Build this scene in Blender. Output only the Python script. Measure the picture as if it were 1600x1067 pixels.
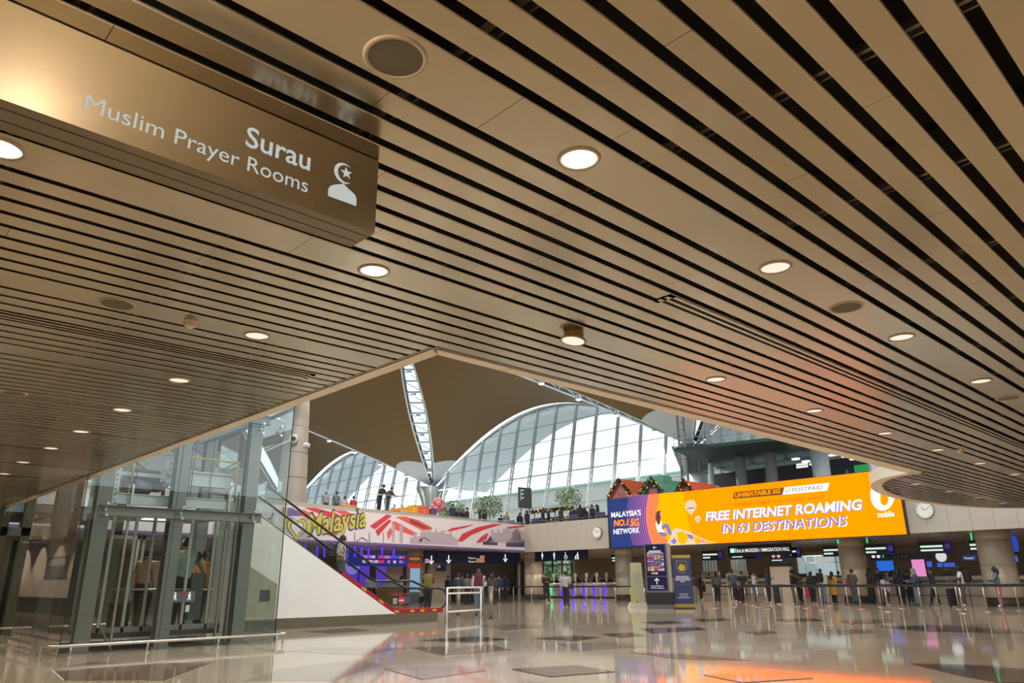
import bpy, bmesh, math, random
from mathutils import Vector, Matrix
import numpy as np

for _o in list(bpy.data.objects):
    bpy.data.objects.remove(_o)
random.seed(7)
SC = bpy.context.scene
COL = SC.collection
PI = math.pi

# ------------------------------------------------------------------ camera
# world axes: +X runs along the ceiling slats, +Y across them; metres
F_PX, YAW, PITCH, ROLL, CZ = 1149.0, math.radians(46.6), math.radians(18.13), math.radians(-0.5), 1.2
cf = Vector((math.cos(YAW) * math.cos(PITCH), math.sin(YAW) * math.cos(PITCH), math.sin(PITCH)))
cr = Vector((math.sin(YAW), -math.cos(YAW), 0))
cu = cr.cross(cf)
c_r = cr * math.cos(ROLL) + cu * math.sin(ROLL)
c_u = -cr * math.sin(ROLL) + cu * math.cos(ROLL)
cam_d = bpy.data.cameras.new('camera')
cam_d.sensor_fit = 'HORIZONTAL'
cam_d.sensor_width = 36.0
cam_d.lens = F_PX / 1600 * 36
cam_d.clip_end = 1000
cam = bpy.data.objects.new('camera', cam_d)
COL.objects.link(cam)
cam.matrix_world = Matrix(((c_r.x, c_u.x, -cf.x, 0), (c_r.y, c_u.y, -cf.y, 0), (c_r.z, c_u.z, -cf.z, CZ), (0, 0, 0, 1)))
SC.camera = cam
CAM = Vector((0, 0, CZ))

# ------------------------------------------------------------------ exposure, world
SC.view_settings.view_transform = 'Standard'
SC.view_settings.look = 'None'
SC.view_settings.exposure = 0.0
SC.view_settings.gamma = 1.0
SC.view_settings.use_curve_mapping = False
SC.cycles.blur_glossy = 0.05

SKY = 1.95          # overcast sky strength
LAMP = 54.0         # watts of one downlight in the slatted ceiling
HALL = 110.0         # watts of one downlight below the mezzanine
ROOFLAMP = 1280.0   # watts of one floodlight in the roof lights

W = bpy.data.worlds.new('overcast_sky')
SC.world = W
W.use_nodes = True
wn = W.node_tree.nodes; wl = W.node_tree.links
wn.clear()
w_out = wn.new('ShaderNodeOutputWorld'); w_bg = wn.new('ShaderNodeBackground')
w_tc = wn.new('ShaderNodeTexCoord'); w_map = wn.new('ShaderNodeMapping'); w_no = wn.new('ShaderNodeTexNoise'); w_cr = wn.new('ShaderNodeValToRGB')
w_map.inputs['Scale'].default_value = (2.0, 2.0, 6.0)
w_no.inputs['Scale'].default_value = 2.2; w_no.inputs['Detail'].default_value = 4
w_cr.color_ramp.elements[0].position = 0.36; w_cr.color_ramp.elements[0].color = (0.60, 0.80, 0.93, 1)
w_cr.color_ramp.elements[1].position = 0.62; w_cr.color_ramp.elements[1].color = (0.88, 0.96, 1.0, 1)
wl.new(w_tc.outputs['Generated'], w_map.inputs['Vector']); wl.new(w_map.outputs['Vector'], w_no.inputs['Vector'])
wl.new(w_no.outputs['Fac'], w_cr.inputs['Fac']); wl.new(w_cr.outputs['Color'], w_bg.inputs['Color'])
w_bg.inputs['Strength'].default_value = SKY
wl.new(w_bg.outputs['Background'], w_out.inputs['Surface'])

# ------------------------------------------------------------------ pixel -> direction helpers (1600 x 1067 frame)
def ray(x, y):
    return c_r * ((x - 800) / F_PX) - c_u * ((y - 533.5) / F_PX) + cf
def atz(x, y, z):
    d = ray(x, y); return CAM + d * ((z - CZ) / d.z)
def atx(x, y, X):
    d = ray(x, y); return CAM + d * (X / d.x)
def aty(x, y, Y):
    d = ray(x, y); return CAM + d * (Y / d.y)
def atplane(x, y, P, N):
    d = ray(x, y); return CAM + d * ((Vector(P) - CAM).dot(N) / d.dot(N))

# ------------------------------------------------------------------ materials
_MC = {}
def mat(name, col, rough=0.5, metal=0.0, emit=None, es=0.0, var=0.0, vscale=8.0, bump=0.0, bscale=60.0, spec=0.5, coat=0.0):
    if name in _MC: return _MC[name]
    m = bpy.data.materials.new(name); m.use_nodes = True
    nt = m.node_tree; b = nt.nodes['Principled BSDF']
    c4 = (*col, 1)
    b.inputs['Base Color'].default_value = c4
    b.inputs['Roughness'].default_value = rough
    b.inputs['Metallic'].default_value = metal
    b.inputs['Specular IOR Level'].default_value = spec
    if coat: b.inputs['Coat Weight'].default_value = coat
    if emit is not None:
        b.inputs['Emission Color'].default_value = (*emit, 1)
        b.inputs['Emission Strength'].default_value = es
    if var or bump:
        tc = nt.nodes.new('ShaderNodeTexCoord'); no = nt.nodes.new('ShaderNodeTexNoise')
        no.inputs['Scale'].default_value = vscale; no.inputs['Detail'].default_value = 5
        nt.links.new(tc.outputs['Object'], no.inputs['Vector'])
        if var:
            mx = nt.nodes.new('ShaderNodeMixRGB'); mx.blend_type = 'MULTIPLY'; mx.inputs['Fac'].default_value = 1
            rp = nt.nodes.new('ShaderNodeValToRGB')
            rp.color_ramp.elements[0].position = 0.3; rp.color_ramp.elements[0].color = (1 - var, 1 - var, 1 - var, 1)
            rp.color_ramp.elements[1].position = 0.7; rp.color_ramp.elements[1].color = (1, 1, 1, 1)
            nt.links.new(no.outputs['Fac'], rp.inputs['Fac'])
            mx.inputs['Color1'].default_value = c4
            nt.links.new(rp.outputs['Color'], mx.inputs['Color2'])
            nt.links.new(mx.outputs['Color'], b.inputs['Base Color'])
        if bump:
            n2 = nt.nodes.new('ShaderNodeTexNoise'); n2.inputs['Scale'].default_value = bscale
            nt.links.new(tc.outputs['Object'], n2.inputs['Vector'])
            bp = nt.nodes.new('ShaderNodeBump'); bp.inputs['Strength'].default_value = bump; bp.inputs['Distance'].default_value = 0.01
            nt.links.new(n2.outputs['Fac'], bp.inputs['Height']); nt.links.new(bp.outputs['Normal'], b.inputs['Normal'])
    _MC[name] = m
    return m

def glow(name, col, s=1.0):
    return mat(name, (0.0, 0.0, 0.0), 0.8, 0, emit=col, es=s, spec=0.0)

def glass(name, tint=(0.9, 0.95, 0.94), ior=1.5, rough=0.0, boost=1.0):
    if name in _MC: return _MC[name]
    m = bpy.data.materials.new(name); m.use_nodes = True
    nt = m.node_tree; nt.nodes.clear()
    o = nt.nodes.new('ShaderNodeOutputMaterial'); mx = nt.nodes.new('ShaderNodeMixShader')
    tr = nt.nodes.new('ShaderNodeBsdfTransparent'); gl = nt.nodes.new('ShaderNodeBsdfGlossy'); fr = nt.nodes.new('ShaderNodeFresnel')
    geo = nt.nodes.new('ShaderNodeNewGeometry'); ml = nt.nodes.new('ShaderNodeMath'); ml.operation = 'MULTIPLY'
    i1 = nt.nodes.new('ShaderNodeMath'); i1.operation = 'MULTIPLY_ADD'
    # a thin pane reflects the same from both of its sides
    i1.inputs[1].default_value = 1.0 / ior - ior; i1.inputs[2].default_value = ior
    nt.links.new(geo.outputs['Backfacing'], i1.inputs[0]); nt.links.new(i1.outputs[0], fr.inputs['IOR'])
    fr.inputs['IOR'].default_value = ior
    tr.inputs['Color'].default_value = (*tint, 1)
    gl.inputs['Roughness'].default_value = rough
    gl.inputs['Color'].default_value = (1, 1, 1, 1)
    ml.inputs[1].default_value = boost; ml.use_clamp = True
    nt.links.new(fr.outputs['Fac'], ml.inputs[0]); nt.links.new(ml.outputs[0], mx.inputs['Fac'])
    nt.links.new(tr.outputs['BSDF'], mx.inputs[1]); nt.links.new(gl.outputs['BSDF'], mx.inputs[2])
    nt.links.new(mx.outputs['Shader'], o.inputs['Surface'])
    _MC[name] = m
    return m

def cmat(col, rough=0.75):
    k = 'cloth_%02x%02x%02x' % tuple(int(c * 255) for c in col)
    return mat(k, col, rough, var=0.25, vscale=30)

# ------------------------------------------------------------------ mesh builder
class MB:
    def __init__(s):
        s.v = []; s.f = []; s.m = []; s.mi = 0; s.sm = []; s.smooth = False
    def face(s, idx):
        s.f.append(tuple(idx)); s.m.append(s.mi); s.sm.append(s.smooth)
    def add(s, vs, fs):
        b = len(s.v); s.v += [tuple(p) for p in vs]
        for f in fs: s.face([b + i for i in f])
        return s
    def box(s, x0, x1, y0, y1, z0, z1):
        return s.add([(x0, y0, z0), (x1, y0, z0), (x1, y1, z0), (x0, y1, z0), (x0, y0, z1), (x1, y0, z1), (x1, y1, z1), (x0, y1, z1)],
              [(3, 2, 1, 0), (4, 5, 6, 7), (0, 1, 5, 4), (1, 2, 6, 5), (2, 3, 7, 6), (3, 0, 4, 7)])
    def rbox(s, x0, x1, y0, y1, z0, z1, r=0.02, n=3):
        # box with rounded vertical edges and chamfered top/bottom
        ring = []
        for cx, cy, a0 in ((x1 - r, y1 - r, 0), (x0 + r, y1 - r, PI / 2), (x0 + r, y0 + r, PI), (x1 - r, y0 + r, 1.5 * PI)):
            for k in range(n + 1):
                a = a0 + k * PI / 2 / n; ring.append((cx, cy, math.cos(a), math.sin(a)))
        N = len(ring); c = min(r * 0.6, (z1 - z0) * 0.4); lv = ((z0, r - c), (z0 + c, r), (z1 - c, r), (z1, r - c))
        vs = [(cx + ca * q, cy + sa * q, z) for z, q in lv for cx, cy, ca, sa in ring]
        fs = [tuple(reversed(range(N))), tuple(range(3 * N, 4 * N))]
        for k in range(3):
            for i in range(N):
                j = (i + 1) % N; fs.append((k * N + i, k * N + j, (k + 1) * N + j, (k + 1) * N + i))
        return s.add(vs, fs)
    def bar(s, p, q, w, h=None, up=(0, 0, 1)):
        # straight bar with rectangular section w x h
        h = h or w; p = Vector(p); q = Vector(q); d = (q - p).normalized(); u = Vector(up)
        if abs(d.dot(u)) > 0.98: u = Vector((1, 0, 0))
        a = d.cross(u).normalized() * w / 2; b = a.cross(d).normalized() * h / 2
        vs = [p - a - b, p + a - b, p + a + b, p - a + b, q - a - b, q + a - b, q + a + b, q - a + b]
        return s.add(vs, [(3, 2, 1, 0), (4, 5, 6, 7), (0, 1, 5, 4), (1, 2, 6, 5), (2, 3, 7, 6), (3, 0, 4, 7)])
    def cyl(s, p, q, r0, r1=None, n=10, caps=True):
        r1 = r0 if r1 is None else r1; p = Vector(p); q = Vector(q); d = (q - p).normalized()
        u = Vector((0, 0, 1)) if abs(d.z) < 0.95 else Vector((1, 0, 0))
        a = d.cross(u).normalized(); b = d.cross(a)
        vs = []
        for c, r in ((p, r0), (q, r1)):
            for k in range(n):
                t = 2 * PI * k / n; vs.append(c + a * (r * math.cos(t)) + b * (r * math.sin(t)))
        o = s.smooth
        base = len(s.v); s.v += [tuple(x) for x in vs]
        s.smooth = True
        for k in range(n):
            j = (k + 1) % n; s.face((base + k, base + n + k, base + n + j, base + j))
        s.smooth = False
        if caps:
            s.face([base + k for k in range(n)]); s.face([base + n + k for k in reversed(range(n))])
        s.smooth = o
        return s
    def tube(s, pts, r, n=8, closed=False):
        pts = [Vector(p) for p in pts]; N = len(pts); base = len(s.v)
        rr = r if isinstance(r, (list, tuple)) else [r] * N
        ref = None
        for i, p in enumerate(pts):
            d = (pts[(i + 1) % N] - pts[i - 1]) if closed else (pts[min(i + 1, N - 1)] - pts[max(i - 1, 0)])
            d.normalize()
            if ref is None:
                ref = Vector((0, 0, 1)) if abs(d.z) < 0.9 else Vector((1, 0, 0))
            a = d.cross(ref)
            if a.length < 1e-4: a = d.cross(Vector((1, 0.3, 0.2)))
            a.normalize(); b = a.cross(d); ref = b.copy()
            for k in range(n):
                t = 2 * PI * k / n; s.v.append(tuple(p + a * (rr[i] * math.cos(t)) + b * (rr[i] * math.sin(t))))
        o = s.smooth; s.smooth = True
        for i in range(N if closed else N - 1):
            for k in range(n):
                j = (k + 1) % n; i2 = (i + 1) % N
                s.face((base + i * n + k, base + i * n + j, base + i2 * n + j, base + i2 * n + k))
        s.smooth = o
        if not closed:
            s.face([base + k for k in reversed(range(n))]); s.face([base + (N - 1) * n + k for k in range(n)])
        return s
    def lathe(s, prof, n=24, c=(0, 0, 0)):
        base = len(s.v); L = len(prof)
        for r, z in prof:
            for k in range(n):
                t = 2 * PI * k / n; s.v.append((c[0] + r * math.cos(t), c[1] + r * math.sin(t), c[2] + z))
        o = s.smooth; s.smooth = True
        for i in range(L - 1):
            for k in range(n):
                j = (k + 1) % n; s.face((base + i * n + k, base + i * n + j, base + (i + 1) * n + j, base + (i + 1) * n + k))
        s.smooth = o
        return s
    def disc(s, c, r, n=24, up=True):
        b = len(s.v)
        s.v += [(c[0] + r * math.cos(2 * PI * k / n), c[1] + r * math.sin(2 * PI * k / n), c[2]) for k in range(n)]
        s.face([b + k for k in (range(n) if up else reversed(range(n)))]); return s
    def ell(s, c, r, nu=10, nv=7, M=None):
        vs = []; fs = []
        for i in range(1, nv):
            ph = PI * i / nv
            for k in range(nu):
                t = 2 * PI * k / nu
                vs.append(Vector((r[0] * math.sin(ph) * math.cos(t), r[1] * math.sin(ph) * math.sin(t), r[2] * math.cos(ph))))
        vs.append(Vector((0, 0, r[2]))); vs.append(Vector((0, 0, -r[2])))
        T = len(vs) - 2; Bm = T + 1
        for i in range(nv - 2):
            for k in range(nu):
                j = (k + 1) % nu; fs.append((i * nu + k, (i + 1) * nu + k, (i + 1) * nu + j, i * nu + j))
        for k in range(nu):
            j = (k + 1) % nu; fs.append((T, k, j)); fs.append((Bm, (nv - 2) * nu + j, (nv - 2) * nu + k))
        if M is not None: vs = [M @ v for v in vs]
        o = s.smooth; s.smooth = True
        s.add([v + Vector(c) for v in vs], fs); s.smooth = o
        return s
    def prism(s, pts, ez, d):
        # polygon (list of 3D points) pushed by vector ez*d
        e = Vector(ez) * d; n = len(pts); b = len(s.v)
        s.v += [tuple(Vector(p)) for p in pts] + [tuple(Vector(p) + e) for p in pts]
        s.face([b + i for i in range(n)]); s.face([b + n + i for i in reversed(range(n))])
        for i in range(n):
            j = (i + 1) % n; s.face((b + i, b + n + i, b + n + j, b + j))
        return s
    def mesh(s, name, mats):
        me = bpy.data.meshes.new(name); me.from_pydata(s.v, [], s.f)
        if not isinstance(mats, (list, tuple)): mats = [mats]
        for m in mats: me.materials.append(m)
        me.polygons.foreach_set('material_index', s.m); me.polygons.foreach_set('use_smooth', s.sm)
        bm = bmesh.new(); bm.from_mesh(me); bmesh.ops.recalc_face_normals(bm, faces=bm.faces); bm.to_mesh(me); bm.free()
        me.update()
        return me
    def build(s, name, mats, parent=None, world=True, loc=None):
        """one mesh object; with world=True the vertices are world coordinates and are moved into the parent's frame"""
        if loc is not None:
            L = Vector(loc); s.v = [tuple(Vector(p) - L) for p in s.v]
        elif parent is not None and world:
            L = parent_world(parent); s.v = [tuple(Vector(p) - L) for p in s.v]
        o = bpy.data.objects.new(name, s.mesh(name, mats)); COL.objects.link(o)
        if loc is not None: o.location = loc
        if parent is not None: o.parent = parent
        return o

def parent_world(p):
    L = Vector(p.location)
    while p.parent is not None:
        p = p.parent; L += Vector(p.location)
    return L

def tag(o, label=None, cat=None, group=None, kind=None):
    if label: o['label'] = label
    if cat: o['category'] = cat
    if group: o['group'] = group
    if kind: o['kind'] = kind
    return o

def thing(name, label, cat, loc, group=None, rz=0.0):
    o = bpy.data.objects.new(name, None); COL.objects.link(o); o.empty_display_size = 0.1
    o.location = loc; o.rotation_euler = (0, 0, rz)
    return tag(o, label, cat, group)

def dup(root, loc, rz=None, label=None):
    r = root.copy(); COL.objects.link(r); r.location = loc
    if rz is not None: r.rotation_euler = (0, 0, rz)
    if label: r['label'] = label
    for ch in list(root.children):
        if ch.type == 'LIGHT': continue
        c = ch.copy(); COL.objects.link(c); c.parent = r
        for g in list(ch.children):
            d = g.copy(); COL.objects.link(d); d.parent = c
    return r

def struct(name, mb, m, label=None, loc=None):
    o = mb.build(name, m, loc=loc); o['kind'] = 'structure'
    if label: o['label'] = label
    return o

def lamp(name, loc, watts, col, kind='SPOT', size=0.1, angle=150, target=None, parent=None, blend=0.4):
    d = bpy.data.lights.new(name, kind); d.energy = watts; d.color = col
    if kind == 'SPOT':
        d.spot_size = math.radians(angle); d.spot_blend = blend; d.shadow_soft_size = size
    elif kind == 'POINT': d.shadow_soft_size = size
    o = bpy.data.objects.new(name, d); COL.objects.link(o); o.location = loc
    if target is not None:
        o.rotation_euler = (Vector(target) - Vector(loc)).to_track_quat('-Z', 'Y').to_euler()
    if parent is not None:
        o.location = Vector(loc) - parent_world(parent); o.parent = parent
    return o

# ------------------------------------------------------------------ lettering (built-in font, turned into mesh at the end)
_TXT = []
def text(body, P, ex, ey, width, cap, m, parent, name='lettering', shear=0.0, bold=0.0, depth=0.0, align='L'):
    """baseline starts at P, runs along ex for `width` metres with capitals `cap` metres high"""
    cu_ = bpy.data.curves.new('txt', 'FONT'); cu_.body = body; cu_.size = 1.0; cu_.shear = shear; cu_.offset = bold
    cu_.resolution_u = 3
    o = bpy.data.objects.new('txt', cu_); COL.objects.link(o)
    _TXT.append((o, Vector(P), Vector(ex).normalized(), Vector(ey).normalized(), width, cap, m, parent, name))

def finish_text():
    bpy.context.view_layer.update()
    dg = bpy.context.evaluated_depsgraph_get()
    for (o, P, ex, ey, width, cap, m, parent, name) in _TXT:
        me = bpy.data.meshes.new_from_object(o.evaluated_get(dg))
        vs = np.array([v.co[:] for v in me.vertices])
        n = ex.cross(ey)
        if len(vs):
            x0, x1 = vs[:, 0].min(), vs[:, 0].max(); sx = width / max(x1 - x0, 1e-4); sy = cap / 0.70 if cap else sx
            if isinstance(parent, tuple): parent = parent[1]; L = Vector((0, 0, 0))
            else: L = parent_world(parent) if parent is not None else Vector((0, 0, 0))
            for v in me.vertices:
                v.co = P + ex * ((v.co.x - x0) * sx) + ey * (v.co.y * sy) - L
        me.materials.clear(); me.materials.append(m)
        ob = bpy.data.objects.new(name, me); COL.objects.link(ob)
        if parent is not None: ob.parent = parent
    for t in _TXT:
        c = t[0].data; bpy.data.objects.remove(t[0]); bpy.data.curves.remove(c)

def textpx(body, hit, pl, pr_, ptop, m, parent, lift, **k):
    """lettering whose baseline runs from pixel pl to pixel pr_ and whose capitals reach pixel ptop, on the surface `hit`"""
    a = hit(*pl); b = hit(*pr_); t = hit(*ptop)
    ex = (b - a); ex.z = 0 if abs(ex.z) < 0.2 * ex.length else ex.z
    w = ex.length; ex.normalize(); ey = Vector((0, 0, 1))
    n = ex.cross(ey)
    text(body, a + n * lift, ex, ey, w, abs(t.z - a.z), m, parent, **k)

# ------------------------------------------------------------------ common materials
M_SLAT = mat('champagne_metal_slat', (0.50, 0.445, 0.34), 0.20, 0.9, var=0.06, vscale=1.2)
M_TRIM = mat('cream_metal_trim', (0.86, 0.76, 0.60), 0.45, 0.0, var=0.06)
M_BLACK = mat('black_void', (0.008, 0.008, 0.007), 0.9)
M_POST = mat('dull_chrome', (0.40, 0.35, 0.30), 0.3, 0.9)
M_RINGL = mat('pale_speaker_ring', (0.55, 0.46, 0.33), 0.5)
M_DARK = mat('dark_carrier', (0.05, 0.045, 0.04), 0.5, 0.6)
M_STEEL = mat('brushed_steel', (0.58, 0.54, 0.48), 0.28, 0.9, var=0.1, vscale=20)
M_GREY = mat('grey_painted_steel', (0.24, 0.26, 0.25), 0.45, 0.15, var=0.1)
M_LGREY = mat('light_grey_paint', (0.50, 0.53, 0.53), 0.5, var=0.08)
M_WHITE = mat('white_paint', (0.74, 0.70, 0.65), 0.55, var=0.05, vscale=2)
M_PANEL = mat('beige_wall_panel', (0.46, 0.41, 0.34), 0.45, var=0.06, vscale=1.5)
M_NAVY = mat('navy_sign_panel', (0.012, 0.022, 0.075), 0.4, var=0.1)
M_BLK = mat('black_plastic', (0.012, 0.012, 0.013), 0.4, var=0.2)
M_GLASS = glass('clear_green_glass', (0.90, 0.945, 0.91), 1.5, boost=1.8)
M_GLASSF = glass('facade_glass', (0.93, 0.97, 0.98), 1.45, boost=1.0)
M_BALU = glass('balustrade_glass', (0.86, 0.92, 0.92), 1.5, boost=1.3)
M_WT = glow('white_print_lit', (1, 1, 1), 0.85)

# ================================================================== STRUCTURE
CEIL = 3.25
EDGE_X, EDGE_Y = 3.86, 5.13          # where the slats stop at the two edges of the opening

# ---------------- floor: polished granite with dark inlays
def floor_mat():
    m = bpy.data.materials.new('polished_granite_floor'); m.use_nodes = True
    nt = m.node_tree; b = nt.nodes['Principled BSDF']; N = nt.nodes.new; Lk = nt.links.new
    tc = N('ShaderNodeTexCoord')
    big = N('ShaderNodeTexNoise'); big.inputs['Scale'].default_value = 0.35; big.inputs['Detail'].default_value = 2
    sp = N('ShaderNodeTexNoise'); sp.inputs['Scale'].default_value = 90; sp.inputs['Detail'].default_value = 3
    br = N('ShaderNodeTexBrick'); br.offset = 0.0
    br.inputs['Color1'].default_value = (0.66, 0.55, 0.43, 1); br.inputs['Color2'].default_value = (0.60, 0.50, 0.385, 1)
    br.inputs['Mortar'].default_value = (0.40, 0.33, 0.25, 1); br.inputs['Scale'].default_value = 1.0
    br.inputs['Mortar Size'].default_value = 0.004; br.inputs['Brick Width'].default_value = 0.9; br.inputs['Row Height'].default_value = 0.9
    Lk(tc.outputs['Object'], big.inputs['Vector']); Lk(tc.outputs['Object'], sp.inputs['Vector']); Lk(tc.outputs['Object'], br.inputs['Vector'])
    mx = N('ShaderNodeMixRGB'); mx.blend_type = 'MULTIPLY'; mx.inputs['Fac'].default_value = 0.5
    Lk(br.outputs['Color'], mx.inputs['Color1']); Lk(sp.outputs['Fac'], mx.inputs['Color2'])
    Lk(mx.outputs['Color'], b.inputs['Base Color'])
    b.inputs['Roughness'].default_value = 0.055
    b.inputs['Specular IOR Level'].default_value = 0.6
    bp = N('ShaderNodeBump'); bp.inputs['Strength'].default_value = 0.02; bp.inputs['Distance'].default_value = 0.02
    nz = N('ShaderNodeTexNoise'); nz.inputs['Scale'].default_value = 0.8
    Lk(tc.outputs['Object'], nz.inputs['Vector']); Lk(nz.outputs['Fac'], bp.inputs['Height']); Lk(bp.outputs['Normal'], b.inputs['Normal'])
    return m
FLOOR = struct('floor', MB().box(-10, 62, -8, 62, -0.3, 0.0), floor_mat(), 'polished beige granite floor with dark inlaid shapes')

M_IN = [mat('dark_granite_inlay', (0.15, 0.115, 0.095), 0.06, var=0.5, vscale=80, spec=0.6),
        mat('brown_granite_inlay', (0.33, 0.235, 0.175), 0.06, var=0.5, vscale=80, spec=0.6),
        mat('grey_granite_inlay', (0.40, 0.345, 0.28), 0.06, var=0.5, vscale=80, spec=0.6),
        mat('pale_granite_inlay', (0.62, 0.54, 0.43), 0.06, var=0.4, vscale=80, spec=0.6)]
INLAYS = [  # pixel outlines on the floor, material
    ([(470, 987), (545, 981), (580, 985), (520, 990)], 0), ([(700, 997), (745, 994), (800, 999), (740, 1004), (650, 1001)], 0),
    ([(500, 1011), (640, 1012), (572, 1024), (440, 1018)], 2), ([(440, 1045), (560, 1030), (600, 1040), (520, 1064), (380, 1064)], 2),
    ([(830, 998), (890, 993), (940, 996), (900, 1002)], 0), ([(940, 991), (985, 988), (1010, 993), (970, 997)], 0),
    ([(870, 1006), (960, 1003), (1010, 1011), (905, 1018)], 2), ([(1000, 972), (1050, 970), (1075, 973), (1030, 976)], 0),
    ([(1080, 968), (1130, 966), (1145, 969), (1100, 972)], 0), ([(1160, 988), (1200, 985), (1218, 989), (1185, 993)], 1),
    ([(1210, 968), (1270, 966), (1290, 970), (1230, 972)], 0), ([(1310, 971), (1390, 967), (1400, 972), (1330, 976)], 1),
    ([(1370, 979), (1480, 977), (1600, 985), (1600, 990), (1430, 986)], 0), ([(1000, 982), (1090, 980), (1105, 984), (1020, 990)], 0),
    ([(1290, 985), (1350, 983), (1370, 988), (1310, 992)], 1), ([(985, 1020), (1060, 1022), (1170, 1032), (1060, 1030)], 1),
    ([(1420, 1037), (1530, 1040), (1600, 1046), (1600, 1067), (1560, 1067), (1500, 1056)], 0), ([(1110, 1005), (1250, 1000), (1330, 1012), (1200, 1020)], 3),
    ([(640, 1012), (770, 1008), (800, 1016), (690, 1024)], 1), ([(80, 1045), (140, 1035), (330, 1037), (260, 1063), (100, 1063)], 1),
    ([(600, 1045), (720, 1040), (760, 1048), (660, 1062)], 2),
    ([(800, 1046), (900, 1040), (960, 1050), (860, 1058)], 0), ([(540, 975), (640, 970), (680, 974), (600, 980)], 2),
    ([(750, 978), (830, 974), (860, 980), (790, 986)], 2), ([(1100, 1055), (1220, 1050), (1270, 1060), (1160, 1067)], 2)]
for ik, (pts, mi) in enumerate(INLAYS):
    P = [atz(x, y, 0.0) for x, y in pts]
    mb = MB(); mb.prism([Vector((p.x, p.y, 0.0)) for p in P], (0, 0, 1), 0.001 + 0.0004 * ik)
    mb.build('inlay', M_IN[mi], FLOOR)

# ---------------- slatted ceiling: every slat a part
CEILING = struct('ceiling', MB().box(-10, EDGE_X + 0.02, -8, 60, 3.45, 3.5).box(EDGE_X + 0.02, 40, -8, EDGE_Y + 0.05, 3.45, 3.5), M_BLACK,
                 'low ceiling of champagne metal slats with black gaps')
BUL = (22.0, 5.40, 5.7, 2.0)       # rounded balcony bulge: centre, half axes
def bulge_y(x, grow=0.0):
    q = 1 - ((x - BUL[0]) / (BUL[2] + grow)) ** 2
    return BUL[1] + (BUL[3] + grow) * math.sqrt(q) if q > 0 else None
PITCHS, GAP = 0.188, 0.054
_slat_cache = {}
def slat(x0, x1, y0, y1):
    key = (round(x1 - x0, 3), round(y1 - y0, 3))
    if key not in _slat_cache:
        l, w = x1 - x0, y1 - y0; mb = MB()
        # flat face with turned-up, slightly rounded lips
        pr_ = [(0, 0.014), (0, 0.005), (0.004, 0), (w - 0.004, 0), (w, 0.005), (w, 0.014)]
        vs = [(x, y, z) for x in (0, l) for y, z in pr_]; n = len(pr_)
        mb.add(vs, [(i, i + 1, n + i + 1, n + i) for i in range(n - 1)] + [tuple(range(n)), tuple(reversed(range(n, 2 * n)))])
        _slat_cache[key] = mb.mesh('slat', M_SLAT)
    o = bpy.data.objects.new('slat', _slat_cache[key]); COL.objects.link(o)
    o.location = (x0, y0, CEIL); o.parent = CEILING
    return o
gaps = [1.946 + PITCHS * k for k in range(-12, 212) if k % 10 != 1]
JOINTS = [1.95, 5.7, 9.45, 13.2, 16.95, 20.7, 24.45]
for i in range(len(gaps) - 1):
    y0, y1 = gaps[i] + GAP / 2, gaps[i + 1] - GAP / 2
    yc = (y0 + y1) / 2
    if y1 > 41: break
    if yc < EDGE_Y - 0.05:
        off = (i * 1.37) % 3.75 - 1.9 if (y1 - y0) < 0.2 else 0.0
        xs = [-6.0] + [j + off for j in JOINTS if j + off < 29] + [30.0]
        xs = [x for x in xs if x >= -6]
        for a, b in zip(xs[:-1], xs[1:]):
            slat(a + 0.0015, b - 0.0015, y0, min(y1, EDGE_Y) if yc < EDGE_Y else y1)
    else:
        slat(-1.15 if yc > 17.5 else -6.0, EDGE_X, y0, y1)
        if y1 < BUL[1] + BUL[3] - 0.15:
            q = 1 - ((y1 - BUL[1]) / (BUL[3] - 0.13)) ** 2
            hx = (BUL[2] - 0.16) * math.sqrt(max(q, 0.0)) if y1 > BUL[1] else BUL[2] - 0.2
            if hx > 0.3: slat(BUL[0] - hx, BUL[0] + hx, y0, y1)
# carriers that cross above the slats
M_CARR = mat('grey_carrier_rail', (0.22, 0.20, 0.17), 0.4, 0.5)
me_c = MB().box(-0.012, 0.012, -6, EDGE_Y, 0, 0.03).box(0.05, 0.062, -6, EDGE_Y, 0, 0.03).mesh('carrier', M_CARR)
me_d = MB().box(-0.012, 0.012, EDGE_Y, 24, 0, 0.03).box(0.05, 0.062, EDGE_Y, 24, 0, 0.03).mesh('carrier', M_CARR)
for k in range(16):
    x = 0.35 + 1.24 * k
    o = bpy.data.objects.new('carrier', me_c); COL.objects.link(o); o.location = (x, 0, CEIL + 0.045); o.parent = CEILING
    if x < EDGE_X:
        o = bpy.data.objects.new('carrier', me_d); COL.objects.link(o); o.location = (x, 0, CEIL + 0.045); o.parent = CEILING

# linear air diffusers let into the slats
def diffuser(x0, x1, y, label):
    t = thing('air_diffuser', label, 'air vent', (x0, y, CEIL), 'slot diffusers in the slatted ceiling')
    mb = MB()
    w = 0.085
    for a, b in ((-w, -0.052), (-0.015, 0.015), (0.052, w)): mb.box(x0, x1, y + a, y + b, CEIL - 0.009, CEIL - 0.004)
    mb.box(x0, x0 + 0.05, y - w, y + w, CEIL - 0.009, CEIL - 0.004).box(x1 - 0.05, x1, y - w, y + w, CEIL - 0.009, CEIL - 0.004)
    mb.build('frame', M_SLAT, t)
    MB().box(x0 + 0.01, x1 - 0.01, y - w + 0.01, y + w - 0.01, CEIL - 0.004, CEIL - 0.001).build('slot', M_BLACK, t)
diffuser(4.42, 15.0, 3.0, 'long slot diffuser in the slats, near the drooping downlight')
diffuser(-2.0, 3.55, 6.79, 'long slot diffuser in the slats, ending near the cream edge trim')

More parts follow.
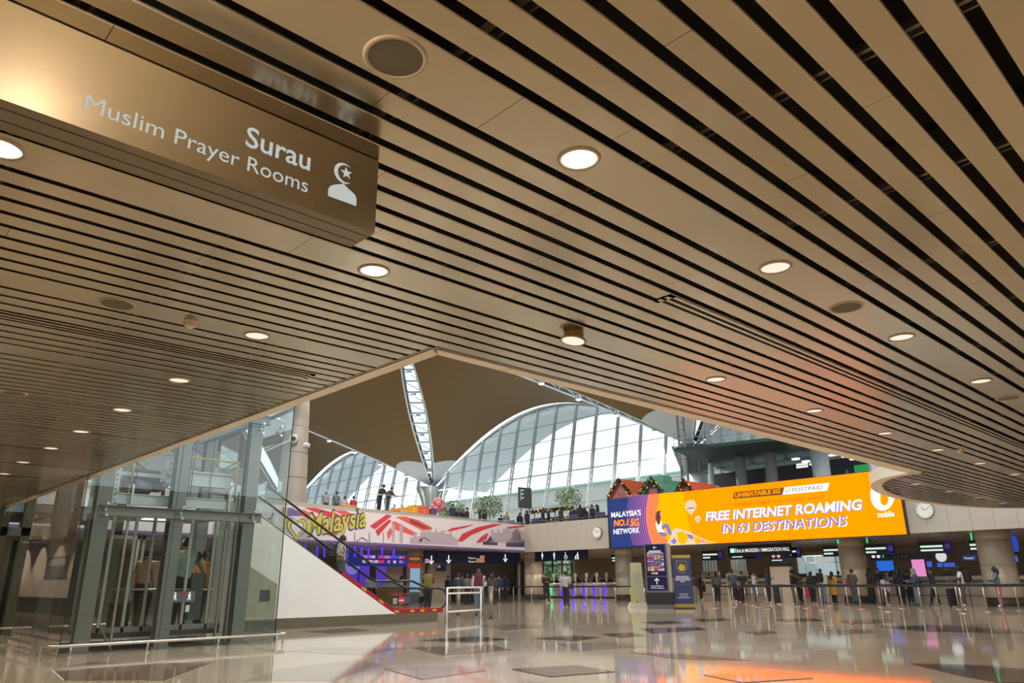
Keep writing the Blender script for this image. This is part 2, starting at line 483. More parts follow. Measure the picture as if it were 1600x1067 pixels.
# cream edge trims round the opening, panel by panel
T1 = thing('trim_1', None, None, (EDGE_X, 15, CEIL)); T1['kind'] = 'structure'; T1['label'] = 'cream metal edge trim of the ceiling opening beside the glass lift'
y = EDGE_Y
first = True
while y < 40:
    y2 = y + 1.88
    MB().prism([(EDGE_X + 0.03, y + (0.0 if first else 0.010), CEIL - 0.012), (EDGE_X + 0.175, y + (0.15 if first else 0.010), CEIL - 0.012), (EDGE_X + 0.175, y2 - 0.004, CEIL - 0.012), (EDGE_X + 0.03, y2 - 0.004, CEIL - 0.012)], (0, 0, 1), 0.26).build('trim_panel', M_TRIM, T1)
    y = y2; first = False
MB().box(EDGE_X, EDGE_X + 0.018, EDGE_Y, 40, CEIL - 0.004, CEIL + 0.03).build('edge_bead', M_SLAT, T1)
MB().box(EDGE_X + 0.018, EDGE_X + 0.03, EDGE_Y, 40, CEIL - 0.001, CEIL + 0.03).build('shadow_gap', M_BLACK, T1)
T2 = thing('trim_2', None, None, (10, EDGE_Y, CEIL)); T2['kind'] = 'structure'; T2['label'] = 'cream metal edge trim of the ceiling opening towards the rounded bulge'
def oy(x): return EDGE_Y + 0.155 + (x - 4.03) * 0.0125
x = EDGE_X + 0.03
XS = [EDGE_X + 0.03, 4.9, 6.1, 7.4, 9.3, 11.2, 13.1, 15.0, 16.25]
for a, b in zip(XS[:-1], XS[1:]):
    f = a == XS[0]
    MB().prism([(a + (0 if f else 0.006), EDGE_Y + 0.03, CEIL - 0.012), (b - 0.006, EDGE_Y + 0.03, CEIL - 0.012), (b - 0.006, oy(b), CEIL - 0.012), (a + (0.145 if f else 0.006), oy(a), CEIL - 0.012)], (0, 0, 1), 0.26).build('trim_panel', M_TRIM, T2)
MB().box(EDGE_X, 16.4, EDGE_Y, EDGE_Y + 0.018, CEIL - 0.004, CEIL + 0.03).build('edge_bead', M_SLAT, T2)
MB().box(EDGE_X, 16.4, EDGE_Y + 0.018, EDGE_Y + 0.03, CEIL - 0.001, CEIL + 0.03).build('shadow_gap', M_BLACK, T2)
MB().box(EDGE_X, 30, -7.9, EDGE_Y - 0.01, CEIL + 0.17, CEIL + 0.19).build('cavity_board', M_BLACK, CEILING)
T3 = thing('trim_3', None, None, (22, 6, CEIL)); T3['kind'] = 'structure'; T3['label'] = 'curved cream trim round the bulge of the ceiling'
NB = 44
ths = [PI * k / NB for k in range(NB + 1)]
def bpt(th, g, z): return (BUL[0] - (BUL[2] + g) * math.cos(th), BUL[1] - 0.15 + (BUL[3] + 0.15 + g) * math.sin(th), z)
for s0 in range(0, NB, 4):
    mb = MB()
    ring = ths[s0:s0 + 5]
    vs = [bpt(t, g, z) for t in ring for g, z in ((-0.14, CEIL - 0.012), (0.12, CEIL - 0.012), (0.12, CEIL + 0.25), (-0.14, CEIL + 0.25))]
    fs = []
    for i in range(len(ring) - 1):
        for k in range(4): fs.append((i * 4 + k, i * 4 + (k + 1) % 4, i * 4 + 4 + (k + 1) % 4, i * 4 + 4 + k))
    fs += [(0, 1, 2, 3), tuple(reversed(range(4 * len(ring) - 4, 4 * len(ring))))]
    mb.add(vs, fs).build('trim_panel', M_TRIM, T3)
M_FASC = mat('satin_aluminium_fascia', (0.50, 0.53, 0.58), 0.22, 0.55, var=0.05)
mb = MB(); vs = [bpt(t, 0.10, z) for t in ths for z in (CEIL + 0.25, 4.75)]
mb.smooth = True
mb.add(vs, [(2 * i, 2 * i + 2, 2 * i + 3, 2 * i + 1) for i in range(NB)])
struct('wall_bulge', mb, M_FASC, 'curved satin metal fascia above the ceiling bulge')
struct('ceiling_bulge_core', MB().prism([bpt(t, -0.1, 3.45) for t in ths], (0, 0, 1), 0.8), M_BLACK)

# slab of the near mezzanine above the slats
struct('slab_near', MB().box(-10, 3.96, -8, 60, 3.51, 4.3).box(3.96, 62, -8, 5.2, 3.51, 4.3), mat('concrete_slab', (0.35, 0.34, 0.32), 0.8, var=0.2), 'mezzanine slab above the slatted ceiling')

# room behind and beside the camera
struct('wall_behind', MB().box(-10.2, -10, -8, 60, 0, 3.6), M_PANEL)
struct('wall_side', MB().box(-10, 62, -8.2, -8, 0, 3.6), M_PANEL)
M_PINK = mat('pale_pink_panel', (0.66, 0.56, 0.48), 0.5, var=0.05)
WL = struct('wall_left', MB().box(-1.45, -1.3, 17.5, 60, 0, 3.45), M_PINK, 'pale panelled corridor wall with washed light')
for k in range(30):
    for z0, z1 in ((0.35, 1.25), (1.26, 2.2), (2.21, 2.95)):
        MB().box(-1.3, -1.285, 18 + k * 1.4, 19.39 + k * 1.4, z0, z1).build('wall_panel', M_PINK, WL)
MB().box(-1.3, -1.1, 18, 59.5, 0.62, 0.72).box(-1.3, -1.15, 18, 59.5, 0.0, 0.62).build('ledge', mat('dark_brown_ledge', (0.10, 0.085, 0.07), 0.35), WL)
for k in range(12):
    lamp('wall_washer', (-0.6, 19.5 + 3.4 * k, 3.2), 160, (1, 0.84, 0.66), 'SPOT', 0.04, 110, (-1.35, 19.5 + 3.4 * k, 1.4))
q = atx(91, 878, 9.0)          # seen mirrored in the lift glass
t = thing('wall_plaque', 'dark grey square plaque on the pale corridor wall', 'plaque', (-1.28, q.y, 1.5))
MB().box(-1.284, -1.25, q.y - 2.0, q.y + 2.0, 1.55, 2.5).build('plate', mat('plaque_grey', (0.12, 0.125, 0.13), 0.4), t)
MB().box(-1.25, -1.245, q.y - 1.6, q.y + 1.6, 2.1, 2.4).build('print', mat('plaque_print', (0.4, 0.4, 0.42), 0.4), t)
MB().box(-1.30, -1.27, q.y - 6.0, q.y - 3.0, 0.72, 2.75).build('door_leaf', mat('ochre_door', (0.40, 0.29, 0.12), 0.5), WL)

# ---------------- far mezzanine: slab, soffit, fascia, banner parapet
BAN_A, BAN_B = Vector((18.3, 34.8, 0)), Vector((37.75, 38.8, 0))
BAN_D = (BAN_B - BAN_A).normalized(); BAN_N = Vector((BAN_D.y, -BAN_D.x, 0))
BAN_L = BAN_A - BAN_D * 13.5
MEZ = 4.7
M_SOFF = mat('grey_metal_soffit', (0.34, 0.31, 0.27), 0.35, 0.4, var=0.1)
q = Vector((0.0, 0.3, 0))
def far_slab(name, z0, z1, m, lab):
    mb = MB()
    mb.prism([(BAN_L.x, BAN_L.y + 0.3, z0), (BAN_B.x + 0.3, BAN_B.y + 0.3, z0), (BAN_B.x + 0.3, 152, z0), (BAN_L.x, 152, z0)], (0, 0, 1), z1 - z0)
    mb.box(BAN_B.x + 0.3, 57, -8, 152, z0, z1)
    return struct(name, mb, m, lab)
far_slab('ceiling_hall', 3.3, 3.42, M_SOFF, 'low metal soffit of the immigration hall')
far_slab('floor_mezzanine', 3.421, MEZ, mat('mezzanine_floor', (0.40, 0.37, 0.33), 0.2, var=0.1), 'upper departure level floor')
FX = 37.7
WF = struct('wall_far', MB().box(FX + 0.03, FX + 0.28, -8, 39.0, 3.22, 5.08), M_PANEL, 'beige panelled fascia of the mezzanine, beside the big screen')
k = 0; yy = 5.0
me_p = MB().box(0, 0.03, 0.006, 0.894, 3.21, 5.1).mesh('fascia_panel', M_PANEL)
while yy < 38.6:
    o = bpy.data.objects.new('fascia_panel', me_p); COL.objects.link(o); o.location = (FX, yy, 0); o.parent = WF; yy += 0.9
WB = struct('wall_banner', MB().prism([BAN_L + Vector((0, 0.05, 3.22)), BAN_B + Vector((0, 0.05, 3.22)), BAN_B + Vector((0, 0.25, 3.22)), BAN_L + Vector((0, 0.25, 3.22))], (0, 0, 1), 1.9), M_PANEL, 'parapet behind the printed banner')
# closing walls of the lower hall
struct('wall_hall_back', MB().box(-1.3, 57, 60, 60.2, 0, 3.42), mat('hall_wall', (0.36, 0.32, 0.27), 0.5, var=0.1), 'back wall of the lower hall')
struct('wall_hall_right', MB().box(56.8, 57, -8, 60, 0, 3.42), mat('hall_wall', (0.5, 0.45, 0.4)), 'rear wall of the immigration hall')

# ---------------- roof shells (hyperbolic paraboloids between columns)
XW, YA, SP = 57.0, 75.0, 19.2
ZL, ZH, BUMP = 12.6, 25.0, 1.0
def shell_pt(i, j, a, b):
    x = XW + (-SP * (i + a)) + SP * (j + b); y = YA - SP * (i + a) - SP * (j + b)
    w = a + b - 2 * a * b
    if (i + j) % 2: w = 1 - w
    return Vector((x, y, ZL + (ZH - ZL) * w + BUMP * math.sin(PI * a) * math.sin(PI * b)))
def roof_mat():
    m = bpy.data.materials.new('timber_slat_roof'); m.use_nodes = True
    nt = m.node_tree; b = nt.nodes['Principled BSDF']
    tc = nt.nodes.new('ShaderNodeTexCoord'); wv = nt.nodes.new('ShaderNodeTexWave'); no = nt.nodes.new('ShaderNodeTexNoise')
    wv.wave_type = 'BANDS'; wv.bands_direction = 'DIAGONAL'; wv.inputs['Scale'].default_value = 2.6
    mp = nt.nodes.new('ShaderNodeMapping'); mp.inputs['Scale'].default_value = (1, -1, 0)
    rp = nt.nodes.new('ShaderNodeValToRGB')
    rp.color_ramp.elements[0].color = (0.142, 0.076, 0.014, 1); rp.color_ramp.elements[1].color = (0.178, 0.098, 0.020, 1)
    rp.color_ramp.elements[0].position = 0.05; rp.color_ramp.elements[1].position = 0.35
    nt.links.new(tc.outputs['Object'], mp.inputs['Vector']); nt.links.new(mp.outputs['Vector'], wv.inputs['Vector'])
    nt.links.new(wv.outputs['Fac'], rp.inputs['Fac'])
    # pale panels round each column head
    sx = nt.nodes.new('ShaderNodeSeparateXYZ'); nt.links.new(tc.outputs['Object'], sx.inputs[0])
    def mth(op, a, b_=None, c=None):
        n = nt.nodes.new('ShaderNodeMath'); n.operation = op
        for k, q in enumerate((a, b_, c)):
            if q is None: continue
            if isinstance(q, (int, float)): n.inputs[k].default_value = q
            else: nt.links.new(q, n.inputs[k])
        return n.outputs[0]
    dx = mth('SUBTRACT', sx.outputs[0], 57.0); dy = mth('WRAP', mth('SUBTRACT', sx.outputs[1], 75.0), 19.2, -19.2)
    r2 = mth('ADD', mth('MULTIPLY', dx, dx), mth('MULTIPLY', dy, dy)); near = mth('LESS_THAN', r2, 4.7 ** 2)
    mx = nt.nodes.new('ShaderNodeMixRGB'); nt.links.new(near, mx.inputs['Fac']); nt.links.new(rp.outputs['Color'], mx.inputs['Color1']); mx.inputs['Color2'].default_value = (0.62, 0.66, 0.68, 1)
    nt.links.new(mx.outputs['Color'], b.inputs['Base Color'])
    b.inputs['Roughness'].default_value = 0.6
    return m
M_ROOF = roof_mat(); M_CAP = mat('pale_cap_panel', (0.52, 0.56, 0.60), 0.5, var=0.04)
M_HEAD0 = mat('dark_gutter', (0.05, 0.055, 0.055), 0.5)
M_RIM = mat('white_roof_rim', (0.80, 0.84, 0.86), 0.5)
NG = 26
def low_dist(p):
    # distance in plan from the nearest roof column
    best = 1e9
    for dx, dy in [(0, 38.4 * k) for k in range(-3, 4)] + [(-38.4, 38.4 * k) for k in range(-3, 4)]:
        best = min(best, math.hypot(p.x - XW - dx, p.y - YA - dy))
    return best
def lens(t): return 0.008 + 0.028 * math.sin(PI * t)
def shell(i, j, half=False):
    """one shell with lens-shaped gaps along its edges; half=True keeps only the part inside the glass wall"""
    mb = MB(); mb.smooth = True
    rim = MB()
    V = [[None] * (NG + 1) for _ in range(NG + 1)]
    idx = {}
    for p in range(NG + 1):
        for r in range(NG + 1):
            a, b = p / NG, r / NG
            aa = lens(b) + a * (1 - 2 * lens(b)); bb = lens(a) + b * (1 - 2 * lens(a))
            if half: bb = min(bb, aa)       # the diagonal A-B lies on the glass wall
            V[p][r] = shell_pt(i, j, aa, bb)
            idx[p, r] = len(mb.v); mb.v.append(tuple(V[p][r]))
    for p in range(NG):
        for r in range(NG):
            if half and r > p: continue
            c = (V[p][r] + V[p + 1][r + 1]) / 2
            if half and r == p: mb.face((idx[p, r], idx[p + 1, r], idx[p + 1, r + 1]))
            else: mb.face((idx[p, r], idx[p + 1, r], idx[p + 1, r + 1], idx[p, r + 1]))
    o = mb.build('roof_shell', [M_ROOF, M_CAP]); o['kind'] = 'structure'; o['label'] = 'brown slatted roof shell swooping between the columns'
    edges = [[V[p][0] for p in range(NG + 1)], [V[NG][r] for r in range(NG + 1)]]
    if not half: edges += [[V[p][NG] for p in range(NG + 1)], [V[0][r] for r in range(NG + 1)]]
    gut = MB()
    for e in edges:
        rim.tube([v + Vector((0, 0, 0.05)) for v in e], 0.10, 6); gut.tube([v + Vector((0, 0, 0.42)) for v in e], 0.26, 6)
    rim.build('edge_rim', M_RIM, o); gut.build('edge_gutter', M_HEAD0, o)
    return o
for k in (0, -1, -2, 1): shell(k, k, True)
for i, j in ((0, -1), (1, 0), (1, -1), (-1, -2), (0, -2), (2, 0), (2, 1), (2, -1), (-2, -3), (-1, -3), (1, -2)): shell(i, j)
# roof lights: glazing bars, panes and lamps along the gaps between shells
M_PANE = glass('roof_light_glass', (0.97, 0.98, 0.98), 1.3, boost=0.5)
M_BULB = glow('roof_lamp_glow', (1.0, 0.97, 0.9), 3.0)
def roof_light(i, j, axis, lab, lamps=True):
    # gap along a at b=0 (axis 'a') or along b at a=0 (axis 'b') of cell i,j
    t = thing('roof_light', lab, 'skylight', shell_pt(i, j, 0, 0), 'glazed gaps between the roof shells')
    n = 16; L = []
    for k in range(n + 1):
        s = k / n; w = (0.012 + 0.030 * math.sin(PI * s)) * SP * 1.41
        c = shell_pt(i, j, s, 0) if axis == 'a' else shell_pt(i, j, 0, s)
        d = Vector((1, -1, 0)).normalized() if axis == 'a' else Vector((-1, -1, 0)).normalized()
        L.append((c + d * w + Vector((0, 0, 0.35)), c - d * w + Vector((0, 0, 0.35)), c))
    for k in range(n + 1): MB().bar(L[k][0], L[k][1], 0.12, 0.2).build('glazing_bar', M_LGREY, t)
    for k in range(n):
        MB().bar(L[k][0], L[k + 1][1], 0.06, 0.08).build('brace', M_LGREY, t)
        mb = MB(); mb.add([L[k][0], L[k][1], L[k + 1][1], L[k + 1][0]], [(0, 1, 2, 3)]); mb.build('pane', M_PANE, t)
    if lamps:
        for k in range(2, n - 1, 2):
            p = L[k][2] + Vector((0, 0, -0.1))
            mb = MB(); mb.lathe([(0.02, 0.5), (0.22, 0.42), (0.30, 0.0)], 12, p); mb.build('lamp_housing', M_LGREY, t)
            mb = MB(); mb.ell(p, (0.27, 0.27, 0.12), 12, 6); mb.build('lamp_lens', M_BULB, t)
            lamp('roof_flood', p - Vector((0, 0, 0.5)), ROOFLAMP, (1.0, 0.95, 0.86), 'SPOT', 0.3, 140, p - Vector((0, 0, 9)), t)
roof_light(0, 0, 'a', 'lens-shaped skylight strip with a row of lamps rising from the pale capital')
roof_light(1, 0, 'b', 'dark narrow skylight gap seen edge-on above the glass wall')
roof_light(1, 0, 'a', 'skylight gap high above the escalator')
roof_light(2, 0, 'b', 'unseen skylight gap with added lamps high above the open floor')  # extra lamp row out of view, added to light the open hall
roof_light(2, 1, 'a', 'unseen skylight gap with added lamps high above the queue barriers')  # unseen lamps added to brighten the escalator flank from the front
roof_light(3, 0, 'b', 'unseen skylight gap with added lamps high above the near mezzanine')  # also out of view; lamps added for the lift and escalator wall
roof_light(0, -1, 'b', 'skylight gap running up from the pale capital towards the air tower')

# outer eave: the arch of the shell carried on past the glass
for bay in range(-1, 3):
    y0, y1 = YA + 38.4 * bay, YA + 38.4 * bay - 38.4
    pts = []
    for k in range(33):
        s = k / 32; z = ZL + (ZH - ZL) * (2 * s * (1 - s)) + BUMP * math.sin(PI * s) ** 2
        pts.append((y0 + (y1 - y0) * s, z))
    mb = MB(); mb.smooth = True
    vs = [(x, y, z + 0.05) for y, z in pts for x in (XW + 0.6, XW + 9)]
    mb.add(vs, [(2 * i, 2 * i + 1, 2 * i + 3, 2 * i + 2) for i in range(32)])
    o = mb.build('roof_eave', mat('glare_eave_soffit', (0.78, 0.80, 0.82), 0.5, var=0.05)); o['kind'] = 'structure'; o['label'] = 'eave outside the glass wall, daylight glare painted in as pale grey'  # daylight glare painted into the pale colour of the eave

# ---------------- tilted glass wall
TILT = 0.19
ZG = MEZ
def wallx(z): return XW - 1.6 + TILT * (z - MEZ)
def arch(s): return ZL + (ZH - ZL) * (2 * s * (1 - s)) + BUMP * math.sin(PI * s) ** 2
NM = 13
for bay in range(-1, 3):
    y0, y1 = YA + 38.4 * bay, YA + 38.4 * bay - 38.4
    w = thing('window_%d' % (bay + 2), None, None, (wallx(MEZ), (y0 + y1) / 2, MEZ)); w['kind'] = 'structure'; w['label'] = 'tilted glass wall of the terminal with latticed steel mullions'
    zs = [MEZ + 1.85 * k for k in range(0, 10)]
    for k in range(NM + 1):
        s = k / NM; y = y0 + (y1 - y0) * s; zt = arch(s) - 0.1
        if k not in (0, NM):
            mb = MB(); a = Vector((wallx(MEZ), y, MEZ)); b = Vector((wallx(zt), y, zt)); o = Vector((-0.62, 0, 0))
            mb.bar(a, b, 0.14, 0.14)
            mb.bar(a + o * 0.75, b + o * 0.35, 0.14, 0.14)
            n = int((zt - MEZ) / 0.62)
            for q in range(1, n):
                f = q / n; mb.bar(a + (b - a) * f, a + (b - a) * f + o * (0.75 - 0.4 * f), 0.06, 0.12)
            mb.build('mullion', M_LGREY, w)
        if k == NM: break
        s2 = (k + 1) / NM; y2 = y0 + (y1 - y0) * s2; za, zb = arch(s), arch(s2)
        for q in range(len(zs)):
            lo = zs[q]; hi = lo + 1.85
            if lo > max(za, zb): break
            pa, pb = min(hi, za), min(hi, zb)
            P = [(lo, y)] if lo < za else []
            vs = []
            # clip the pane under the arch
            if lo < za and lo < zb: vs = [(y, lo), (y2, lo), (y2, pb), (y, pa)]
            elif lo < za:
                f = (za - lo) / (za - zb); vs = [(y, lo), (y + (y2 - y) * f, lo), (y, pa)]
            else:
                f = (zb - lo) / (zb - za); vs = [(y2 + (y - y2) * f, lo), (y2, lo), (y2, pb)]
            mb = MB(); mb.add([(wallx(z) + 0.02, yy_, z) for yy_, z in vs], [tuple(range(len(vs)))])
            mb.build('pane', M_GLASSF, w)
    for q in range(1, len(zs)):
        z = zs[q]; ok = [k / 60 for k in range(61) if arch(k / 60) > z]
        if len(ok) < 2: continue
        ya, yb = y0 + (y1 - y0) * ok[0], y0 + (y1 - y0) * ok[-1]
        r = 0.10 if q == 4 else 0.05
        MB().bar((wallx(z) - 0.02, ya, z), (wallx(z) - 0.02, yb, z), r * 1.4, r * 1.4).build('transom', mat('transom_grey', (0.30, 0.38, 0.40), 0.5), w)
    mb = MB(); mb.tube([(wallx(arch(k / 32)), y0 + (y1 - y0) * k / 32, arch(k / 32) - 0.05) for k in range(33)], 0.07, 6); mb.build('head_rail', M_GREY, w)

# beyond the glass
mb = MB(); mb.box(100, 112, -20, 190, -2, 17.4)
BLD = mb.build('neighbour_building', mat('far_beige_cladding', (0.50, 0.46, 0.40), 0.8, var=0.06), loc=(100, 85, 0))
tag(BLD, 'long beige building with a green roof edge beyond the glass wall', 'building')
MB().box(99.6, 112.4, -20.4, 190.4, 17.4, 17.75).build('roof_edge', mat('pale_green_edge', (0.30, 0.45, 0.36), 0.6), BLD)
for k in range(6): MB().box(99.9, 100, -20, 190, 1.5 + 2.6 * k, 1.62 + 2.6 * k).build('cladding_joint', mat('joint_line', (0.36, 0.33, 0.29), 0.8), BLD)
struct('ground_outside', MB().box(62.5, 260, -80, 260, -0.5, -0.05), mat('pale_apron', (0.48, 0.48, 0.46), 0.9, var=0.2), 'apron outside')

# columns with flared heads below the roof
M_COL = mat('pale_grey_column', (0.44, 0.47, 0.49), 0.35, var=0.05)
M_HEAD = mat('dark_grey_bracket', (0.10, 0.115, 0.12), 0.5)
def roof_column(x, y, lab):
    t = thing('roof_column', lab, 'column', (x, y, MEZ), 'tall roof columns')
    mb = MB(); mb.lathe([(1.0, MEZ), (1.0, 10.3), (0.95, 10.3)], 28, (x, y, 0)); mb.build('shaft', M_COL, t)
    for zz in (6.3, 8.3): MB().lathe([(1.005, zz), (1.012, zz), (1.012, zz + 0.03), (1.005, zz + 0.03)], 28, (x, y, 0)).build('joint_ring', M_GREY, t)
    mb = MB(); mb.lathe([(1.05, 10.2), (1.1, 10.5), (1.3, 11.6), (1.8, 12.6)], 28, (x, y, 0)); mb.build('flared_head', M_HEAD, t)
    for k in range(8):
        a = 2 * PI * k / 8
        MB().bar((x + 1.05 * math.cos(a), y + 1.05 * math.sin(a), 10.2), (x + 1.9 * math.cos(a), y + 1.9 * math.sin(a), 12.7), 0.12, 0.3).build('bracket_rib', M_GREY, t)
roof_column(XW, YA, 'tall round column under the pale capital where the lamp-lit skylight strip starts')
roof_column(XW, YA - 38.4, 'tall round column under the pale capital beside the dark green canopy')
roof_column(XW, YA + 38.4, 'tall round column of the roof behind the lift shaft')

# ================================================================== CEILING FITTINGS
M_RING = mat('bronze_ring', (0.42, 0.34, 0.23), 0.35, 0.6)
M_DIFF = glow('warm_diffuser', (1.0, 0.86, 0.70), 1.05)
M_HOT = glow('hot_lamp', (1.0, 0.93, 0.80), 4.0)
M_MESH = mat('speaker_mesh', (0.17, 0.145, 0.10), 0.6, 0.2, bump=0.6, bscale=400)
WARM = (1.0, 0.83, 0.62)

def make_downlight(label, cat, group, near=False):
    t = thing('downlight', label, cat, (0, 0, CEIL), group)
    mb = MB(); mb.lathe([(0.094, 0.004), (0.094, -0.004), (0.098, -0.010), (0.108, -0.008), (0.113, 0.0)], 32); mb.build('ring', M_RING, t, world=False)
    mb = MB(); mb.disc((0, 0, -0.002), 0.095, 32, False); mb.build('diffuser', M_DIFF, t, world=False)
    if near:
        mb = MB(); mb.lathe([(0.0, -0.0025), (0.082, -0.003), (0.082, -0.002)], 28); mb.build('bright_lens', M_HOT, t, world=False)
    return t
D_far = make_downlight('recessed round downlight in the slatted ceiling', 'downlight', 'recessed downlights in the slatted ceiling')
D_near = make_downlight('bright recessed downlight in the wide slat near the sign box', 'downlight', 'bright downlights near the sign', True)
spots = [(x, 2.14) for x in (2.506, 4.529, 6.803, 9.073, 11.35)] + [(x, 4.04) for x in (2.517, 6.82, 9.12, 11.394, 13.616, 15.875, 18.19)] + \
        [(2.54, 5.9), (2.585, 7.83), (2.58, 9.69), (2.58, 11.49), (2.6, 13.235), (2.59, 15.09), (2.63, 16.9), (2.6, 18.7), (2.6, 20.6)]
for px in ((1432, 756), (1484, 767.6), (1528, 777), (1567, 786), (1583, 742), (1529, 725)):
    p = atz(px[0], px[1], CEIL)
    if min(math.hypot(p.x - a, p.y - b) for a, b in spots) > 0.8: spots.append((p.x, p.y))
nears = {(2.506, 2.14), (2.517, 4.04)}
usedf = usedn = False
hidden = [(-1.9 + 2.27 * i, y) for i in range(11) for y in (-3.5, -1.62, 0.26)] + [(13.6 + 2.27 * i, 2.14) for i in range(4)] + [(0.33, 4.0), (0.33, 2.14), (0.33, 5.9), (-1.9, 2.14), (-1.9, 4.0), (-1.9, 5.9), (0.33, 7.8), (0.33, 9.69), (0.33, 11.5), (0.33, 13.2), (0.33, 15.1), (0.33, 16.9)]
for (x, y) in spots + hidden:
    if (x, y) in nears or (x, y) == (0.33, 4.0):
        o = D_near if not usedn else dup(D_near, (0, 0, 0)); usedn = True
    else:
        o = D_far if not usedf else dup(D_far, (0, 0, 0)); usedf = True
    o.location = (x, y, CEIL)
    if (x, y) == (2.506, 2.14): o['label'] = 'bright recessed downlight in the same wide slat as the pale-ringed loudspeaker'
    elif (x, y) == (2.517, 4.04): o['label'] = 'bright recessed downlight just past the end of the sign box'
    elif (x, y) == (0.33, 4.0): o['label'] = 'bright recessed downlight close behind the long sign box'
    pt = (x, y) == (0.33, 2.14)
    lamp('downlight_lamp', (x, y, CEIL - (0.06 if pt else 0.035)), LAMP * (0.8 if pt else 1.0), WARM, 'POINT' if pt else 'SPOT', 0.05 if pt else 0.07, 155, (x, y, 0), o, 0.5)
for k in range(12): dup(D_far, (-0.6, 19.5 + 3.4 * k, CEIL))
# the drooping one
t = thing('drooping_downlight', 'round downlight hanging loose and tilted out of the slatted ceiling', 'downlight', (4.538, 4.015, CEIL))
Mt = Matrix.Rotation(math.radians(9), 4, Vector((0.3, 1, 0)))
mb = MB(); mb.lathe([(0.085, 0.0), (0.088, -0.05), (0.092, -0.055), (0.092, -0.07)], 28); mb.v = [tuple(Mt @ Vector(p)) for p in mb.v]; mb.build('housing', mat('brass_housing', (0.35, 0.27, 0.10), 0.25, 0.9), t, world=False)
mb = MB(); mb.lathe([(0.084, -0.066), (0.112, -0.066), (0.115, -0.075), (0.108, -0.082), (0.096, -0.079)], 32); mb.v = [tuple(Mt @ Vector(p)) for p in mb.v]; mb.build('ring', M_RING, t, world=False)
mb = MB(); mb.disc((0, 0, -0.077), 0.097, 32, False); mb.v = [tuple(Mt @ Vector(p)) for p in mb.v]; mb.build('diffuser', M_DIFF, t, world=False)
mb = MB(); mb.tube([(0.07, 0.05, -0.05), (0.10, 0.06, -0.02), (0.11, 0.07, 0.0)], 0.004, 6); mb.build('spring_clip', M_STEEL, t, world=False)
lamp('downlight_lamp', (4.538, 4.015, CEIL - 0.1), LAMP, WARM, 'SPOT', 0.07, 150, (4.538, 4.015, 0), t)

# loudspeakers, detectors
def make_speaker(label):
    t = thing('ceiling_speaker', label, 'loudspeaker', (0, 0, CEIL), 'round loudspeakers in the ceiling')
    mb = MB(); mb.lathe([(0.112, 0.0), (0.112, -0.004), (0.122, -0.007), (0.132, -0.005), (0.134, 0.0)], 40); mb.build('ring', M_RINGL, t, world=False)
    mb = MB(); mb.lathe([(0.0, -0.007), (0.06, -0.0065), (0.113, -0.004)], 40); mb.build('grille', M_MESH, t, world=False)
    return t
sp = None
for x, y, lab in ((1.381, 2.141, 'round loudspeaker grille with a pale ring between the sign box and the nearest bright downlight'), (1.415, 5.894, 'round dark loudspeaker grille beside a small detector'), (5.68, 2.148, 'round loudspeaker grille between two downlights of the same wide slat'), (10.235, 2.173, 'dull round loudspeaker grille beyond the second downlight'), (1.43, 9.6, 'round loudspeaker grille far along the dim slats')):
    o = make_speaker(lab) if sp is None else dup(sp, (0, 0, 0), label=lab); sp = sp or o; o.location = (x, y, CEIL)
det = None
for x, y, lab in ((1.979, 5.915, 'small round smoke detector beside the dark loudspeaker grille'), (13.93, 3.8, 'tiny smoke detector between far downlights')):
    if det is None:
        det = thing('smoke_detector', lab, 'smoke detector', (x, y, CEIL), 'smoke detectors')
        mb = MB(); mb.lathe([(0.055, 0.0), (0.055, -0.012), (0.045, -0.018), (0.045, -0.03)], 20); mb.build('base', M_TRIM, det, world=False)
        mb = MB(); mb.lathe([(0.048, -0.026), (0.05, -0.04), (0.03, -0.052), (0.0, -0.055)], 20); mb.build('sensor_cap', M_WHITE, det, world=False)
    else: dup(det, (x, y, CEIL), label=lab)

# ================================================================== HANGING SIGN BOX
SY0, SY1, SX1, SZ0 = 2.84, 3.06, 1.762, 2.842
t = thing('prayer_room_sign', 'long bronze sign box hung under the slats, lettered with a crescent symbol', 'sign', (0.3, 2.95, SZ0))
M_SIGN = mat('bronze_sign_face', (0.22, 0.165, 0.095), 0.42, 0.25, var=0.05)
M_SIGNB = mat('bronze_sign_body', (0.22, 0.18, 0.125), 0.4, 0.4, var=0.05)
SX0 = -1.4
MB().box(SX0, SX1, SY0, SY0 + 0.012, SZ0, CEIL - 0.006).build('face_panel', M_SIGN, t)
MB().box(SX0, SX1, SY1 - 0.012, SY1, SZ0, CEIL - 0.006).build('back_panel', M_SIGN, t)
MB().box(SX1 - 0.012, SX1 + 0.003, SY0 + 0.012, SY1 - 0.012, SZ0 + 0.0, CEIL - 0.006).build('end_cap', M_SIGNB, t)
for a, b in ((SY0 + 0.012, SY0 + 0.058), (SY0 + 0.066, SY0 + 0.145), (SY0 + 0.153, SY1 - 0.012)):
    MB().box(SX0, SX1 - 0.012, a, b, SZ0, SZ0 + 0.012).build('underside_strip', M_SIGNB, t)
MB().box(SX0, SX1 - 0.014, SY0 + 0.014, SY1 - 0.014, SZ0 + 0.014, SZ0 + 0.02).build('inner_tray', M_BLACK, t)
hs = lambda x, y: aty(x, y, SY0)
M_LET = glow('sign_letter_glow', (0.80, 0.86, 0.82), 0.62)
textpx('Surau', hs, (383, 227), (484, 265), (386, 196), M_LET, t, 0.001, bold=0.012)
textpx('Muslim Prayer Rooms', hs, (131, 171), (481, 293), (134, 145), M_LET, t, 0.001)
E_ = Vector((1, 0, 0)); Zv = Vector((0, 0, 1))
